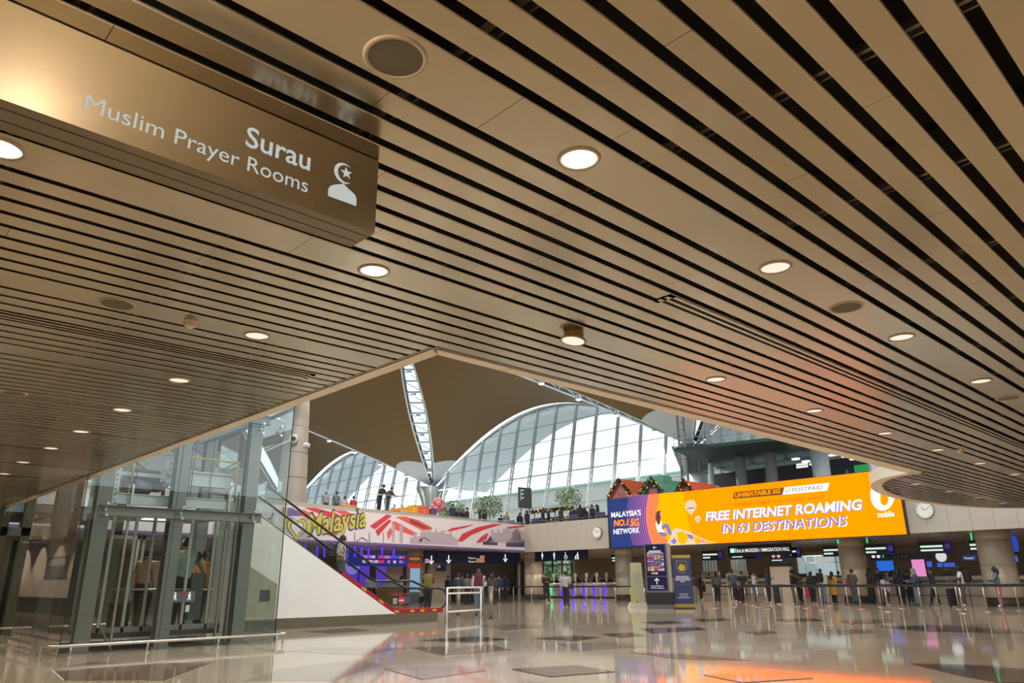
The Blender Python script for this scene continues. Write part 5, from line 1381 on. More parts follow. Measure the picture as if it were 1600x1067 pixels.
# counter number signs
M_SB = mat('black_sign_box', (0.010, 0.012, 0.018), 0.35, var=0.1); G_LED = glow('led_text', (0.75, 0.95, 0.85), 0.85)
for num, r0, r1 in (('16', (1225, 855), (1251, 869)), ('17', (1284, 852.5), (1327, 867)), ('18', (1349, 850), (1398, 866)), ('19', (1434, 847), (1488, 862.5)), ('20', (1511, 845), (1573, 861)), ('15', (1096, 861), (1130, 874)), ('14', (955, 866), (979, 877)), ('', (1141, 865), (1190, 873))):
    Xs = 42.4
    a = atx(r0[0], r0[1], Xs); b = atx(r1[0], r1[1], Xs)
    t = thing('counter_sign', {'16': 'black hanging counter sign at the right end of the hall name sign', '17': 'black hanging counter sign above the pale glazed office', '18': 'black hanging counter sign above the black gate letter sign', '19': 'wide black hanging counter sign above the standing clock', '20': 'black hanging counter sign half behind the broad column', '15': 'black hanging counter sign right of the roll-up banner', '14': 'black hanging counter sign beyond the cream notice stand', '': 'black hanging sign without a number under the hall name sign'}[num], 'sign', (Xs, (a.y + b.y) / 2, b.z))
    MB().box(Xs, Xs + 0.12, b.y, a.y, 2.42, 3.0).build('box', M_SB, t)
    n = a.y - b.y
    MB().box(Xs - 0.005, Xs, b.y, b.y + n * 0.2, 2.42, 3.0).build('number_panel', glow('number_blue', (0.015, 0.012, 0.09), 1.0), t)
    if num: text(num, (Xs - 0.012, b.y + n * 0.18, 2.62), (0, -1, 0), (0, 0, 1), n * 0.13, 0.25, glow('number_dim', (0.16, 0.09, 0.22), 1.0), t)
    MB().box(Xs - 0.008, Xs, b.y + n * 0.26, b.y + n * 0.95, 2.72, 2.82).build('text_line', G_LED, t)
    MB().box(Xs - 0.008, Xs, b.y + n * (0.6 if num != '19' else 0.26), b.y + n * 0.95, 2.54, 2.63).build('text_line', G_LED, t)
    for yy_ in (b.y + 0.1, a.y - 0.1): MB().cyl((Xs + 0.06, yy_, 3.0), (Xs + 0.06, yy_, 3.3), 0.015, n=6).build('hanger', M_GREY, t)
# hall name sign
XI = 41.4
t = thing('hall_name_sign', 'long black lit sign naming the immigration hall under the big screen', 'sign', (XI, 23, 2.7))
a = atx(1137, 854, XI); b = atx(1236, 864, XI)
MB().box(XI, XI + 0.15, b.y, a.y, b.z - 0.08, a.z + 0.05).build('box', M_SB, t)
for yy_ in (b.y + 0.4, a.y - 0.4): post_to(t, XI + 0.08, yy_, a.z, 3.3, 'hanger')
hi = lambda x, y: atx(x, y, XI)
textpx('BALAI IMIGRESEN / IMMIGRATION HALL', hi, (1151.5, 863.2), (1234, 858.6), (1151.5, 857.8), M_WT, t, 0.01, bold=0.015)
xrect(1141, 857, 1147, 863.5, XI - 0.01, M_WT, 'white_symbol', t, 0.008); xrect(1147.4, 857, 1150, 863.3, XI - 0.01, G_GR, 'green_symbol', t, 0.008)
t = thing('no_entry_notice', 'navy notice panel with two round pink prohibition symbols', 'notice', (42, 20.5, 2)); XN = 41.9
xrect(1204, 862, 1235, 880, XN, M_NAVY, 'panel', t)
for px in (1208.5, 1216.5):
    c = atx(px, 868.5, XN); MB().cyl((XN, c.y, c.z), (XN - 0.01, c.y, c.z), 0.125, n=20).build('red_ring', glow('ring_red', (0.6, 0.1, 0.1), 0.8), t); MB().cyl((XN - 0.01, c.y, c.z), (XN - 0.015, c.y, c.z), 0.09, n=20).build('white_disc', glow('disc_pink', (0.8, 0.6, 0.6), 0.8), t)
q_ = atx(1220, 862, XN); post_to(t, XN + 0.06, q_.y, q_.z - 0.1, 3.3, 'hanger')
xrect(1206, 874.5, 1222, 876, XN - 0.01, M_WT, 'text_line', t, 0.005)
c = atx(1220, 900, 42.3); t = MB().box(42.3, 42.6, c.y - 0.65, c.y + 0.65, 0, 1.95).build('cream_partition', mat('cream_partition', (0.6, 0.5, 0.4)), loc=(42.3, c.y, 0)); tag(t, 'cream partition wall below the pink prohibition notice', 'partition')
c = atx(1140, 905, 42.3); t = MB().box(42.6, 42.9, c.y - 0.4, c.y + 0.4, 0, 1.6).build('cream_partition', mat('cream_partition', (0.6, 0.5, 0.4)), loc=(42.6, c.y, 0)); tag(t, 'cream partition beside the man in the grey shirt', 'partition')
# lit window room behind counter 17
t = thing('glazed_office', 'pale lit glazed office behind the counters under sign 17', 'office', (48, 19.5, 0)); XO = 46.5
xrect(1246, 868, 1328, 899, XO + 0.3, glow('office_light', (0.36, 0.50, 0.52), 0.75), 'lit_back', t)
for px in (1246, 1258, 1274, 1306, 1320, 1327): xrect(px, 868, px + 1.5, 899, XO, M_LGREY, 'frame', t)
for py in (867, 878, 899): xrect(1246, py, 1328, py + 1.2, XO, M_LGREY, 'frame', t)
q0_, q1_ = atx(1246, 899, XO), atx(1328, 899, XO); MB().box(XO, XO + 0.3, q1_.y, q0_.y, 0, q1_.z).build('office_wall', M_CTR, t)
xrect(1275, 869, 1305, 898, XO + 0.1, glow('office_blind', (0.5, 0.6, 0.62), 0.8), 'blind', t)
for px0, px1, lab in ((1097, 1120, 'narrow pale window with hanging blinds under sign 15'), (1142, 1166, 'pale lit window under the hall name sign')):
    t = thing('booth_window', lab, 'window', atx(px0, 885, XO))
    xrect(px0, 874, px1, 893, XO, glow('booth_light', (0.16, 0.17, 0.16), 0.9), 'pane', t)
    q_ = atx((px0 + px1) / 2, 893, XO); MB().box(XO, XO + 0.2, q_.y - 0.7, q_.y + 0.7, 0, q_.z).build('booth_wall', M_CTR, t)
    for q in range(5): xrect(px0 + q * (px1 - px0) / 5, 874, px0 + q * (px1 - px0) / 5 + 1.2, 893, XO - 0.05, M_GREY, 'blind_slat', t)
t = thing('gate_letter_sign', 'black sign reading gate letters with arrow symbols', 'sign', (43.2, 15, 2.3)); XL = 43.3
xrect(1360, 865, 1458, 874, XL, M_SB, 'box', t); hl = lambda x, y: atx(x, y, XL)
for px in (1362, 1456): q_ = atx(px, 866, XL); post_to(t, XL + 0.05, q_.y, q_.z, 3.3, 'hanger')
textpx('G, B & C', hl, (1396, 871), (1418, 870), (1396, 866.5), mat('dim_letter', (0.35, 0.35, 0.33), 0.5), t, 0.01)
for px in (1362, 1370): xrect(px, 866.5, px + 5, 871.5, XL - 0.01, M_WT, 'symbol', t, 0.006)
xrect(1379, 866, 1380.5, 871, XL - 0.01, G_GR, 'symbol', t, 0.006)
for lab, px0, py0, px1, py1, col, X in (('bright blue information screen behind the black-clad queue', 1370, 876, 1396, 892, (0.03, 0.16, 0.75), 47), ('tall pink lit poster behind the woman in the beige headscarf', 1426, 874, 1446, 906, (0.85, 0.30, 0.62), 45.5),
        ('blue screen beside the pink poster', 1448, 877, 1456, 886, (0.05, 0.14, 0.7), 47), ('wide blue screen under the standing clock', 1464, 879, 1492, 886, (0.05, 0.12, 0.6), 47), ('blue lit wall screen beyond the broad column', 1572, 868, 1590, 878, (0.04, 0.16, 0.65), 46), ('tall blue lit panel high beyond the broad column', 1567, 838, 1590, 862, (0.03, 0.07, 0.50), 46.5)):
    t = thing('info_screen', lab, 'screen', atx(px0, py1, X)); xrect(px0, py0, px1, py1, X, glow('scr_%d' % px0, col, 0.9), 'display', t); xrect(px0 - 1, py0 - 1, px1 + 1, py1 + 1, X + 0.032, M_BLK, 'bezel', t); q_ = atx((px0 + px1) / 2, (py0 + py1) / 2, X); post_to(t, X + 0.09, q_.y, 0, q_.z, 'stand', 0.08)
t = thing('name_sign', 'small blue sign with a single white word near the broad column', 'sign', atx(1514, 875, 44)); xrect(1504, 868, 1525, 875.5, 44.5, glow('sign_blue2', (0.02, 0.05, 0.2), 0.9), 'panel', t)
q_ = atx(1514, 870, 44.5); post_to(t, 44.55, q_.y, q_.z, 3.3, 'hanger')
textpx('Premier', lambda x, y: atx(x, y, 44.5), (1507.5, 873.6), (1522, 873), (1507.5, 870), M_WT, t, 0.01)
c = atx(1471, 869.5, 45.2); t = thing('standing_clock', 'round lit clock on a thin post behind the counters', 'clock', (c.x, c.y, 0))
MB().cyl((c.x, c.y, c.z), (c.x - 0.06, c.y, c.z), 0.27, n=24).build('dial', glow('clock_glow', (0.8, 0.85, 0.9), 0.8), t); MB().cyl((c.x + 0.03, c.y, 0), (c.x + 0.03, c.y, c.z), 0.03, n=8).build('post', M_GREY, t); MB().cyl((c.x + 0.02, c.y, c.z), (c.x - 0.05, c.y, c.z), 0.3, n=24).build('rim', M_STEEL, t)
for k, (px, py0, py1) in enumerate(((1309, 844, 849), (1354.5, 841, 848), (1517.5, 834, 844)))  :
    c = atx(px, (py0 + py1) / 2, 42.0); t = xr = MB(); h = abs(atx(px, py0, 42).z - atx(px, py1, 42).z)
    o = MB().box(42.0, 42.04, c.y - 0.03, c.y + 0.03, c.z - h / 2, 3.3 if k < 3 else c.z + h / 2).build('green_indicator', G_GR, loc=(42, c.y, c.z)); tag(o, 'small green indicator light above a counter sign', 'indicator light', 'green indicator lights')

# ================================================================== FREE-STANDING SIGNS
def facing(px, py, turn=0.0):
    p = atz(px, py, 0); return p, math.atan2(-p.x, p.y) + turn       # local -Y looks at the camera
P_, rz = facing(1030, 951.5, math.radians(-8))
t = thing('passport_totem', 'tall navy totem sign with rows of flags and a ribbed black base', 'sign', (P_.x, P_.y, 0), rz=rz)
def lbox(x0, x1, y0, y1, z0, z1, m, name, par=None): return MB().box(x0, x1, y0, y1, z0, z1).build(name, m, par or t, world=False)
w = 0.52
lbox(-w, w + 0.12, 0.04, 0.42, 0.72, 2.84, mat('beige_totem_side', (0.36, 0.28, 0.22), 0.4, 0.2), 'body')
lbox(-w, w, 0.0, 0.04, 0.76, 2.84, mat('totem_frame', (0.14, 0.12, 0.11), 0.4, 0.3), 'front_frame')
lbox(-w + 0.06, w - 0.08, -0.015, 0.0, 1.42, 2.80, glow('totem_navy', (0.022, 0.018, 0.06), 1.0), 'upper_panel')
lbox(-w + 0.06, w - 0.08, -0.015, 0.0, 0.80, 1.38, glow('totem_navy', (0.022, 0.018, 0.06), 1.0), 'lower_panel')
for k in range(8): lbox(-w - 0.03, w + 0.14, -0.05, 0.45, 0.20 + 0.064 * k, 0.20 + 0.064 * k + 0.05, M_BLK, 'base_rib')
lbox(-w, w + 0.1, -0.02, 0.42, 0.0, 0.7, mat('totem_plinth', (0.11, 0.105, 0.10), 0.4), 'plinth')
rf = random.Random(11); fc = [(0.75, 0.05, 0.12), (0.75, 0.72, 0.72), (0.12, 0.14, 0.55), (0.85, 0.45, 0.08), (0.55, 0.15, 0.5), (0.45, 0.45, 0.7), (0.1, 0.35, 0.2)]
for r_ in range(7):
    for c in range(5):
        x = -0.40 + c * 0.155; z = 2.35 - r_ * 0.118; c1 = rf.randrange(7); c2 = rf.randrange(7)
        lbox(x, x + 0.14, -0.02, -0.015, z, z + 0.10, glow('flag_%d' % c1, fc[c1], 0.75), 'flag')
        lbox(x + (0 if rf.random() < 0.5 else 0.07), x + 0.14, -0.023, -0.02, z, z + 0.045, glow('flag_%d' % c2, fc[c2], 0.75), 'flag')
for c in (1, 2): lbox(-0.40 + c * 0.155, -0.26 + c * 0.155, -0.02, -0.015, 1.5, 1.58, glow('flag_%d' % (3 if c == 1 else 1), fc[3 if c == 1 else 1], 0.75), 'flag')
for k, wd in enumerate((0.30, 0.34)): lbox(-wd, wd - 0.06, -0.02, -0.015, 2.50 - 0.065 * k, 2.535 - 0.065 * k, M_WT, 'text_line')
def larrow(cx, cz, s, ang, par):
    mb = MB(); R_ = lambda u, v: (cx + s * (u * math.cos(ang) - v * math.sin(ang)), -0.02, cz + s * (u * math.sin(ang) + v * math.cos(ang)))
    mb.prism([R_(-0.13, -1), R_(0.13, -1), R_(0.13, 0.7), R_(-0.13, 0.7)], (0, -1, 0), 0.005)
    for sd in (-1, 1): mb.prism([R_(0, 1.0), R_(0, 0.62), R_(sd * 0.7, 0.0), R_(sd * 0.85, 0.2)], (0, -1, 0), 0.005)
    mb.build('arrow', M_WT, par, world=False)
larrow(-0.02, 2.67, 0.085, PI / 2, t); larrow(-0.02, 1.2, 0.14, 0, t)
def ltext(body, x, z, w_, cap, par, m=M_WT, y=-0.022):
    # lettering in the local frame of a turned sign
    c, s = math.cos(rz), math.sin(rz)
    _TXT.append((mk_txt(body), Vector((x, y, z)), Vector((1, 0, 0)), Vector((0, 0, 1)), w_, cap, m, ('local', par), 'lettering'))
def mk_txt(body, bold=0.01):
    cu_ = bpy.data.curves.new('txt', 'FONT'); cu_.body = body; cu_.size = 1.0; cu_.offset = bold; cu_.resolution_u = 3
    o = bpy.data.objects.new('txt', cu_); COL.objects.link(o); return o
ltext('Lain-Lain Pasport', -0.30, 0.965, 0.56, 0.055, t); ltext('All Other Passports', -0.32, 0.875, 0.62, 0.055, t)

P_, rz = facing(999, 949.5, math.radians(10))
t = thing('cream_notice_stand', 'tall cream notice stand with a lime diagonal band on a white foot', 'sign', (P_.x, P_.y, 0), rz=rz)
mb = MB(); mb.prism([(-0.36, 0.05, 0.22), (0.30, 0.05, 0.22), (0.24, 0.16, 2.06), (-0.30, 0.16, 2.06)], (0, 1, 0), 0.03); mb.build('panel', mat('cream_print', (0.42, 0.42, 0.27), 0.5, var=0.06), t, world=False)
mb = MB(); mb.prism([(-0.34, 0.04, 0.26), (-0.18, 0.04, 0.26), (-0.32, 0.10, 1.35), (-0.34, 0.10, 1.35)], (0, 1, 0), 0.01); mb.build('lime_band', mat('lime_print', (0.42, 0.45, 0.05), 0.5), t, world=False)
mb = MB(); mb.prism([(-0.5, 0, 0), (0.42, 0, 0), (0.34, 0, 0.23), (-0.40, 0, 0.23)], (0, 1, 0), 0.4); mb.build('foot', mat('foot_cream', (0.62, 0.54, 0.42), 0.5), t, world=False)
for k in range(8): lbox(-0.2, 0.14, 0.10 + 0.0 * k, 0.105, 0.75 + 0.11 * k, 0.762 + 0.11 * k, mat('print_line', (0.22, 0.22, 0.14), 0.5), 'text_line')
lbox(0.05, 0.08, 0.13, 0.14, 1.85, 1.9, M_BLK, 'small_mark')
lbox(-0.10, -0.04, 0.02, 0.05, 0.23, 0.29, M_BLK, 'clip')

P_, rz = facing(1070, 951, math.radians(4))
t = thing('rollup_banner', 'navy roll-up banner with a gold crest and gold ends beside the totem', 'banner', (P_.x, P_.y, 0), rz=rz)
lbox(-0.46, 0.46, -0.12, 0.12, 0.0, 0.05, M_BLK, 'base')
lbox(-0.42, 0.42, -0.008, 0.008, 0.05, 2.32, mat('rollup_navy', (0.022, 0.028, 0.10), 0.45, var=0.08), 'sheet')
for z0, z1 in ((0.05, 0.20), (2.2, 2.34)): lbox(-0.425, 0.425, -0.012, -0.008, z0, z1, mat('gold_print', (0.42, 0.26, 0.02), 0.4, var=0.3), 'gold_band')
mb = MB(); mb.prism([(-0.24, -0.012, 2.08), (0.24, -0.012, 2.08), (0.24, -0.012, 1.75), (0.13, -0.012, 1.58), (0, -0.012, 1.50), (-0.13, -0.012, 1.58), (-0.24, -0.012, 1.75)], (0, -1, 0), 0.003); mb.build('crest_edge', mat('gold_line', (0.35, 0.20, 0.08), 0.4), t, world=False)
mb = MB(); mb.prism([(-0.22, -0.016, 2.06), (0.22, -0.016, 2.06), (0.22, -0.016, 1.76), (0.12, -0.016, 1.60), (0, -0.016, 1.52), (-0.12, -0.016, 1.60), (-0.22, -0.016, 1.76)], (0, -1, 0), 0.003); mb.build('crest_field', mat('crest_dark', (0.05, 0.04, 0.05), 0.4), t, world=False)
MB().cyl((0, -0.019, 1.78), (0, -0.024, 1.78), 0.15, n=24).build('crest_disc', mat('gold_disc', (0.50, 0.33, 0.02), 0.4), t, world=False)
for k, wd in enumerate((0.28, 0.33, 0.34, 0.10)): lbox(-wd, wd, -0.014, -0.009, 1.37 - 0.075 * k, 1.41 - 0.075 * k, mat('banner_text', (0.55, 0.52, 0.55), 0.5), 'text_line')
for k, wd in enumerate((0.20, 0.18, 0.28)): lbox(-wd, wd, -0.014, -0.009, 0.62 - 0.08 * k, 0.645 - 0.08 * k, mat('banner_text', (0.55, 0.52, 0.55)), 'text_line')
lbox(-0.34, 0.34, -0.014, -0.009, 1.05, 1.056, mat('gold_line', (0.35, 0.2, 0.08)), 'rule')

# ================================================================== QUEUE BARRIERS
def make_stanchion():
    t = thing('queue_post', 'chrome queue post with a black retractable belt', 'queue barrier', (0, 0, 0), 'chrome queue posts in rows')
    mb = MB(); mb.lathe([(0.0, 0.035), (0.06, 0.034), (0.15, 0.018), (0.165, 0.0)], 20); mb.build('base', M_POST, t, world=False)
    mb = MB(); mb.cyl((0, 0, 0.03), (0, 0, 0.92), 0.03, n=12); mb.build('post', M_POST, t, world=False)
    mb = MB(); mb.cyl((0, 0, 0.90), (0, 0, 1.0), 0.035, n=12); mb.build('belt_head', M_BLK, t, world=False)
    return t
sp_ = make_stanchion(); firsts = True
M_BELT = mat('black_belt', (0.008, 0.008, 0.011), 0.6)
def row(pts):
    global firsts
    prev = None
    for x, y in pts:
        if firsts: o = sp_; o.location = (x, y, 0); firsts = False
        else: o = dup(sp_, (x, y, 0))
        if prev is not None:
            d = Vector((prev[0] - x, prev[1] - y, 0)); n = 6
            mb = MB(); top = []; bot = []
            for k in range(n + 1):
                u = k / n; sag = -0.05 * 4 * u * (1 - u) * 0.4; top.append((d.x * u, d.y * u, 0.985 + sag)); bot.append((d.x * u, d.y * u, 0.925 + sag))
            mb.v = top + bot
            for k in range(n): mb.face((k, k + 1, n + 2 + k, n + 1 + k))
            ob = mb.build('belt', M_BELT, o, world=False)
        prev = (x, y)
row([(31.2 - 0.013 * (y - 17), y) for y in (6.9, 9.44, 12.06, 14.65, 17.08, 19.65)])
row([(33.2, y) for y in (7.2, 9.2, 11.5, 13.9, 16.3, 18.6, 19.9)])
row([(35.0, y) for y in (6.6, 8.6, 10.7, 12.9, 15.2, 17.6, 19.9)])
row([(36.6, y) for y in (9.6, 12.0, 14.4, 16.8, 19.2, 21.2)])
row([(31.4, y) for y in (22.6, 24.6, 26.6, 29.0, 31.75, 34.5, 37.4)])
row([(33.6, y) for y in (25.4, 27.4, 29.5, 32.4, 35.6)])

# ================================================================== MEZZANINE
# glass rail along the parapets
rail = thing('mezzanine_rail', 'thin steel and glass guard rail on top of the banner parapet', 'guard rail', BAN_A + Vector((0, 0.2, 5.1)))
o_ = -BAN_N * 0.2
MB().tube([BAN_L + o_ + Vector((0, 0, 5.0)), BAN_B + o_ + Vector((0, 0, 5.24))], 0.03, 8).build('top_tube', M_STEEL, rail)
k = 0.0
Lb = (BAN_B - BAN_L).length
while k < Lb:
    p = BAN_L + BAN_D * k + o_; MB().cyl(p + Vector((0, 0, 4.75)), p + Vector((0, 0, 5.0 + 0.24 * k / Lb)), 0.02, n=6).build('rail_post', M_STEEL, rail)
    q = BAN_L + BAN_D * min(k + 1.45, Lb) + o_; mb = MB(); mb.add([p + Vector((0, 0, 4.78)), q + Vector((0, 0, 4.78)), q + Vector((0, 0, 4.97 + 0.24 * k / Lb)), p + Vector((0, 0, 4.97 + 0.24 * k / Lb))], [(0, 1, 2, 3)]); mb.build('rail_glass', M_BALU, rail); k += 1.5
rail2 = thing('mezzanine_rail', 'dark guard rail on the beige fascia between banner and big screen', 'guard rail', (FX + 0.1, 35, 5.1))
MB().tube([(FX + 0.1, 39, 5.24), (FX + 0.1, 12, 5.24)], 0.035, 8).build('top_tube', M_DARK, rail2)
MB().box(FX + 0.05, FX + 0.2, 30, 39, 5.08, 5.14).build('bottom_rail', M_DARK, rail2)
for k in range(18): MB().cyl((FX + 0.1, 39 - 1.5 * k, 5.08), (FX + 0.1, 39 - 1.5 * k, 5.24), 0.02, n=6).build('rail_post', M_DARK, rail2)

def mbox(px0, px1, ptop, Y, lab, cat, name, col, d=0.8, x=False, m=None):
    """a block standing on the mezzanine floor whose front lies in plane Y (or X)"""
    if x:
        a, b = atx(px0, ptop, Y), atx(px1, ptop, Y); z = max(a.z, b.z); c = (Y, (a.y + b.y) / 2, MEZ)
        t = thing(name, lab, cat, c); mb = MB(); mb.rbox(Y, Y + d, b.y, a.y, MEZ, z, 0.08, 2); mb.build('body', m or mat('mz_' + name + str(px0), col, 0.5, var=0.1), t)
        MB().box(Y - 0.02, Y + d + 0.02, b.y - 0.02, a.y + 0.02, z - 0.02, z + 0.05).build('top', M_WHITE, t)
    else:
        a, b = aty(px0, ptop, Y), aty(px1, ptop, Y); z = max(a.z, b.z); c = ((a.x + b.x) / 2, Y, MEZ)
        t = thing(name, lab, cat, c); mb = MB(); mb.rbox(a.x, b.x, Y, Y + d, MEZ, z, 0.08, 2); mb.build('body', m or mat('mz_' + name + str(px0), col, 0.5, var=0.1), t)
        MB().box(a.x - 0.02, b.x + 0.02, Y - 0.02, Y + d + 0.02, z - 0.02, z + 0.04).build('top', m or mat('mz_' + name + str(px0), col, 0.5), t)
    return t, c, z
OR = (0.75, 0.26, 0.02)
mbox(534, 556, 791, 38.2, 'low orange counter on the upper level near the red-clad visitor', 'counter', 'orange_counter', OR)
mbox(613, 627, 798, 40.8, 'orange counter with a step on the upper level, beside the two leaning men', 'counter', 'orange_counter', OR)
mbox(628, 646, 795, 40.6, 'long orange-yellow counter on the upper level', 'counter', 'orange_counter', (0.75, 0.33, 0.03))
mbox(647, 663, 791, 41.9, 'tall amber cabinet on the upper level under the tall column', 'cabinet', 'amber_cabinet', (0.72, 0.36, 0.02))
mbox(664, 672, 793, 39.9, 'rounded red and orange block beside the amber cabinet', 'display block', 'red_block', (0.68, 0.10, 0.05))
mbox(673.5, 683, 796, 39.9, 'dark purple cube beside the red block', 'display block', 'purple_block', (0.10, 0.06, 0.17))
c = aty(684, 789, 42.6); t = thing('pink_ornament', 'large knobbly pink ornament behind the purple cube', 'ornament', (c.x, c.y, MEZ))
mb = MB()
for k in range(16):
    a = k * 2.4; v = Vector((math.cos(a) * math.sin(k * 0.2), math.sin(a) * math.sin(k * 0.2), math.cos(k * 0.2))) * 0.33; mb.ell(c + v, (0.22, 0.22, 0.22), 8, 6)
mb.build('petals', mat('pink_petal', (0.62, 0.20, 0.22), 0.6, var=0.2), t); MB().cyl((c.x, c.y, MEZ), (c.x, c.y, c.z), 0.06, n=8).build('stalk', M_WHITE, t)
# directory board
p = aty(821, 790, 43.0); t = thing('directory_board', 'dark grey directory board with white lines on the upper level', 'sign', (p.x, 43.0, MEZ))
a = aty(811.5, 793, 43); b = aty(830.5, 763, 43)
MB().box(a.x, b.x, 43, 43.15, a.z, b.z).build('board', mat('board_grey', (0.065, 0.075, 0.07), 0.5), t); MB().box(a.x + 0.2, a.x + 0.28, 43.02, 43.1, MEZ, a.z).box(b.x - 0.28, b.x - 0.2, 43.02, 43.1, MEZ, a.z).build('legs', M_GREY, t)
for k in range(6): MB().box(a.x + 0.14, a.x + (0.24 if k % 2 else 0.5), 42.985, 43, b.z - 0.25 - 0.15 * k, b.z - 0.19 - 0.15 * k).build('text_line', M_WT, t)
# garlanded market stall
def garland(pts, r, par, seed):
    rg = random.Random(seed); mb = MB(); bulbs = MB()
    for a, b in zip(pts[:-1], pts[1:]):
        a, b = Vector(a), Vector(b); n = max(int((b - a).length / 0.10), 2)
        for k in range(n):
            c = a + (b - a) * (k / n)
            for q in range(7):
                d = Vector((rg.uniform(-1, 1), rg.uniform(-1, 1), rg.uniform(-1, 1))).normalized() * r; e = d.cross(Vector((0.3, 0.5, 1))).normalized() * r * 0.25
                mb.add([c, c + d * 0.6 + e, c + d, c + d * 0.6 - e], [(0, 1, 2, 3)])
            if rg.random() < 0.6: bulbs.ell(c + Vector((rg.uniform(-1, 1), rg.uniform(-1, 1), rg.uniform(-1, 1))) * r * 0.8, (0.045, 0.045, 0.045), 5, 4)
    o = mb.build('garland_needles', mat('garland_green', (0.03, 0.05, 0.02), 0.7), par); o['kind'] = 'stuff'
    o = bulbs.build('garland_bulbs', glow('garland_gold', (1.0, 0.62, 0.12), 1.2), par); o['kind'] = 'stuff'
XM = 41.5
t = thing('market_stall', 'white festive market stall wrapped in lit garlands on the upper level', 'stall', atx(870, 800, XM))
hm = lambda x, y: atx(x, y, XM)
a, b = hm(834, 790), hm(900, 785)
MB().box(XM, XM + 2.2, b.y, a.y, MEZ, 5.0).build('stall_base', mat('stall_white', (0.50, 0.48, 0.44), 0.6), t)
MB().prism([(XM - 0.2, b.y - 0.1, 6.35), (XM + 2.4, b.y - 0.1, 6.6), (XM + 2.4, a.y + 0.1, 6.6), (XM - 0.2, a.y + 0.1, 6.35)], (0, 0, 1), 0.08).build('stall_roof', mat('stall_white', (0.5, 0.48, 0.44)), t)
for y in (b.y, (a.y + b.y) / 2, a.y): MB().box(XM, XM + 0.1, y - 0.05, y + 0.05, 5.0, 6.4).build('stall_post', mat('stall_white', (0.5, 0.48, 0.44)), t)
garland([(XM - 0.25, a.y, 6.38), (XM - 0.25, b.y, 6.38)], 0.24, t, 1); garland([(XM - 0.1, a.y, 5.75), (XM - 0.1, b.y, 5.75)], 0.18, t, 2)
# gabled festive houses behind the screen
def house(px0, px1, pe, pk, X, wall, roof, lab, gar=True, depth=2.6):
    a, b = atx(px0, pe, X), atx(px1, pe, X); zp = atx((px0 + px1) / 2, pk, X).z; ze = min(a.z, b.z); ym = (a.y + b.y) / 2
    t = thing('festive_house', lab, 'house', (X, ym, MEZ))
    MB().box(X, X + depth, b.y, a.y, MEZ, ze).build('walls', mat('hw_%d' % px0, wall, 0.7, var=0.2), t)
    MB().prism([(X, b.y, ze), (X, a.y, ze), (X, ym, zp)], (1, 0, 0), depth).build('gable', mat('hw_%d' % px0, wall, 0.7), t)
    for s, y in ((1, a.y), (-1, b.y)):
        e = Vector((0, (y - ym), ze - zp)).normalized()
        P0 = Vector((X - 0.25, ym, zp + 0.08)); P1 = P0 + e * ((Vector((0, y - ym, ze - zp)).length + 0.3))
        n = e.cross(Vector((1, 0, 0))); n = n if n.z > 0 else -n
        MB().prism([P0, P1, P1 + Vector((depth + 0.4, 0, 0)), P0 + Vector((depth + 0.4, 0, 0))], n, 0.12).build('roof_slope', mat('hr_%d' % px0, roof, 0.6, var=0.1), t)
    if gar: garland([(X - 0.3, a.y + 0.2, ze), (X - 0.3, ym, zp + 0.15), (X - 0.3, b.y - 0.2, ze)], 0.2, t, px0)
    MB().box(X - 0.02, X, ym - 0.35, ym + 0.35, ze - 0.3, ze + 0.35).build('window_print', mat('house_window', (0.5, 0.12, 0.12), 0.5), t)
    return t
house(956, 988, 776, 752, 42.5, (0.55, 0.25, 0.24), (0.72, 0.13, 0.04), 'pink gabled festive house with an orange-red roof and garland')
house(1006, 1036, 770, 750, 42.5, (0.05, 0.10, 0.05), (0.14, 0.36, 0.24), 'festive house with a long green roof beside the pink house', True, 5.5)
house(1064, 1082, 768, 755, 41.2, (0.10, 0.06, 0.05), (0.70, 0.10, 0.04), 'small dark festive house with a bright red roof next to the green one', True, 3.0)
c = atx(1031, 747, 43.5); t = MB().box(43.2, 44.2, c.y - 0.5, c.y + 0.5, c.z - 0.9, c.z + 0.15).build('roof_chimney', mat('hr_1006', (0.14, 0.36, 0.24)), bpy.data.objects['festive_house.001'])
c = atx(1112, 766, 45.6); t = thing('snow_dome', 'pinkish grey rounded dome ornament right of the red-roofed house', 'ornament', (46, c.y, MEZ)); mb = MB(); mb.ell((46.0, c.y, 6.3), (0.9, 0.9, 1.25), 16, 10); mb.build('dome', mat('dome_pink', (0.38, 0.27, 0.25), 0.5), t); MB().cyl((46.0, c.y, MEZ), (46.0, c.y, 5.3), 0.7, n=16).build('plinth', M_WHITE, t)
# seats along the fascia rail
M_SEAT = mat('dark_purple_seat', (0.045, 0.035, 0.09), 0.6)
seat = None
for px in (803, 842, 902, 943):
    c = atx(px, 800, 39.2)
    if seat is None:
        seat = thing('lounge_chair', 'dark violet lounge chair on the upper level behind the fascia rail', 'chair', (39.2, c.y, MEZ), 'dark violet lounge chairs')
        MB().rbox(-0.35, 0.35, -0.4, 0.4, 0.35, 0.5, 0.06, 2).build('seat', M_SEAT, seat, world=False); MB().rbox(-0.42, -0.28, -0.4, 0.4, 0.4, 0.92, 0.05, 2).build('backrest', M_SEAT, seat, world=False)
        for sy in (-0.42, 0.36): MB().rbox(-0.35, 0.3, sy, sy + 0.07, 0.45, 0.72, 0.03, 2).build('armrest', M_SEAT, seat, world=False)
        for sx in (-0.3, 0.25):
            for sy in (-0.33, 0.33): MB().cyl((sx, sy, 0), (sx, sy, 0.36), 0.025, n=8).build('leg', M_STEEL, seat, world=False)
    else: dup(seat, (39.2, c.y, MEZ))
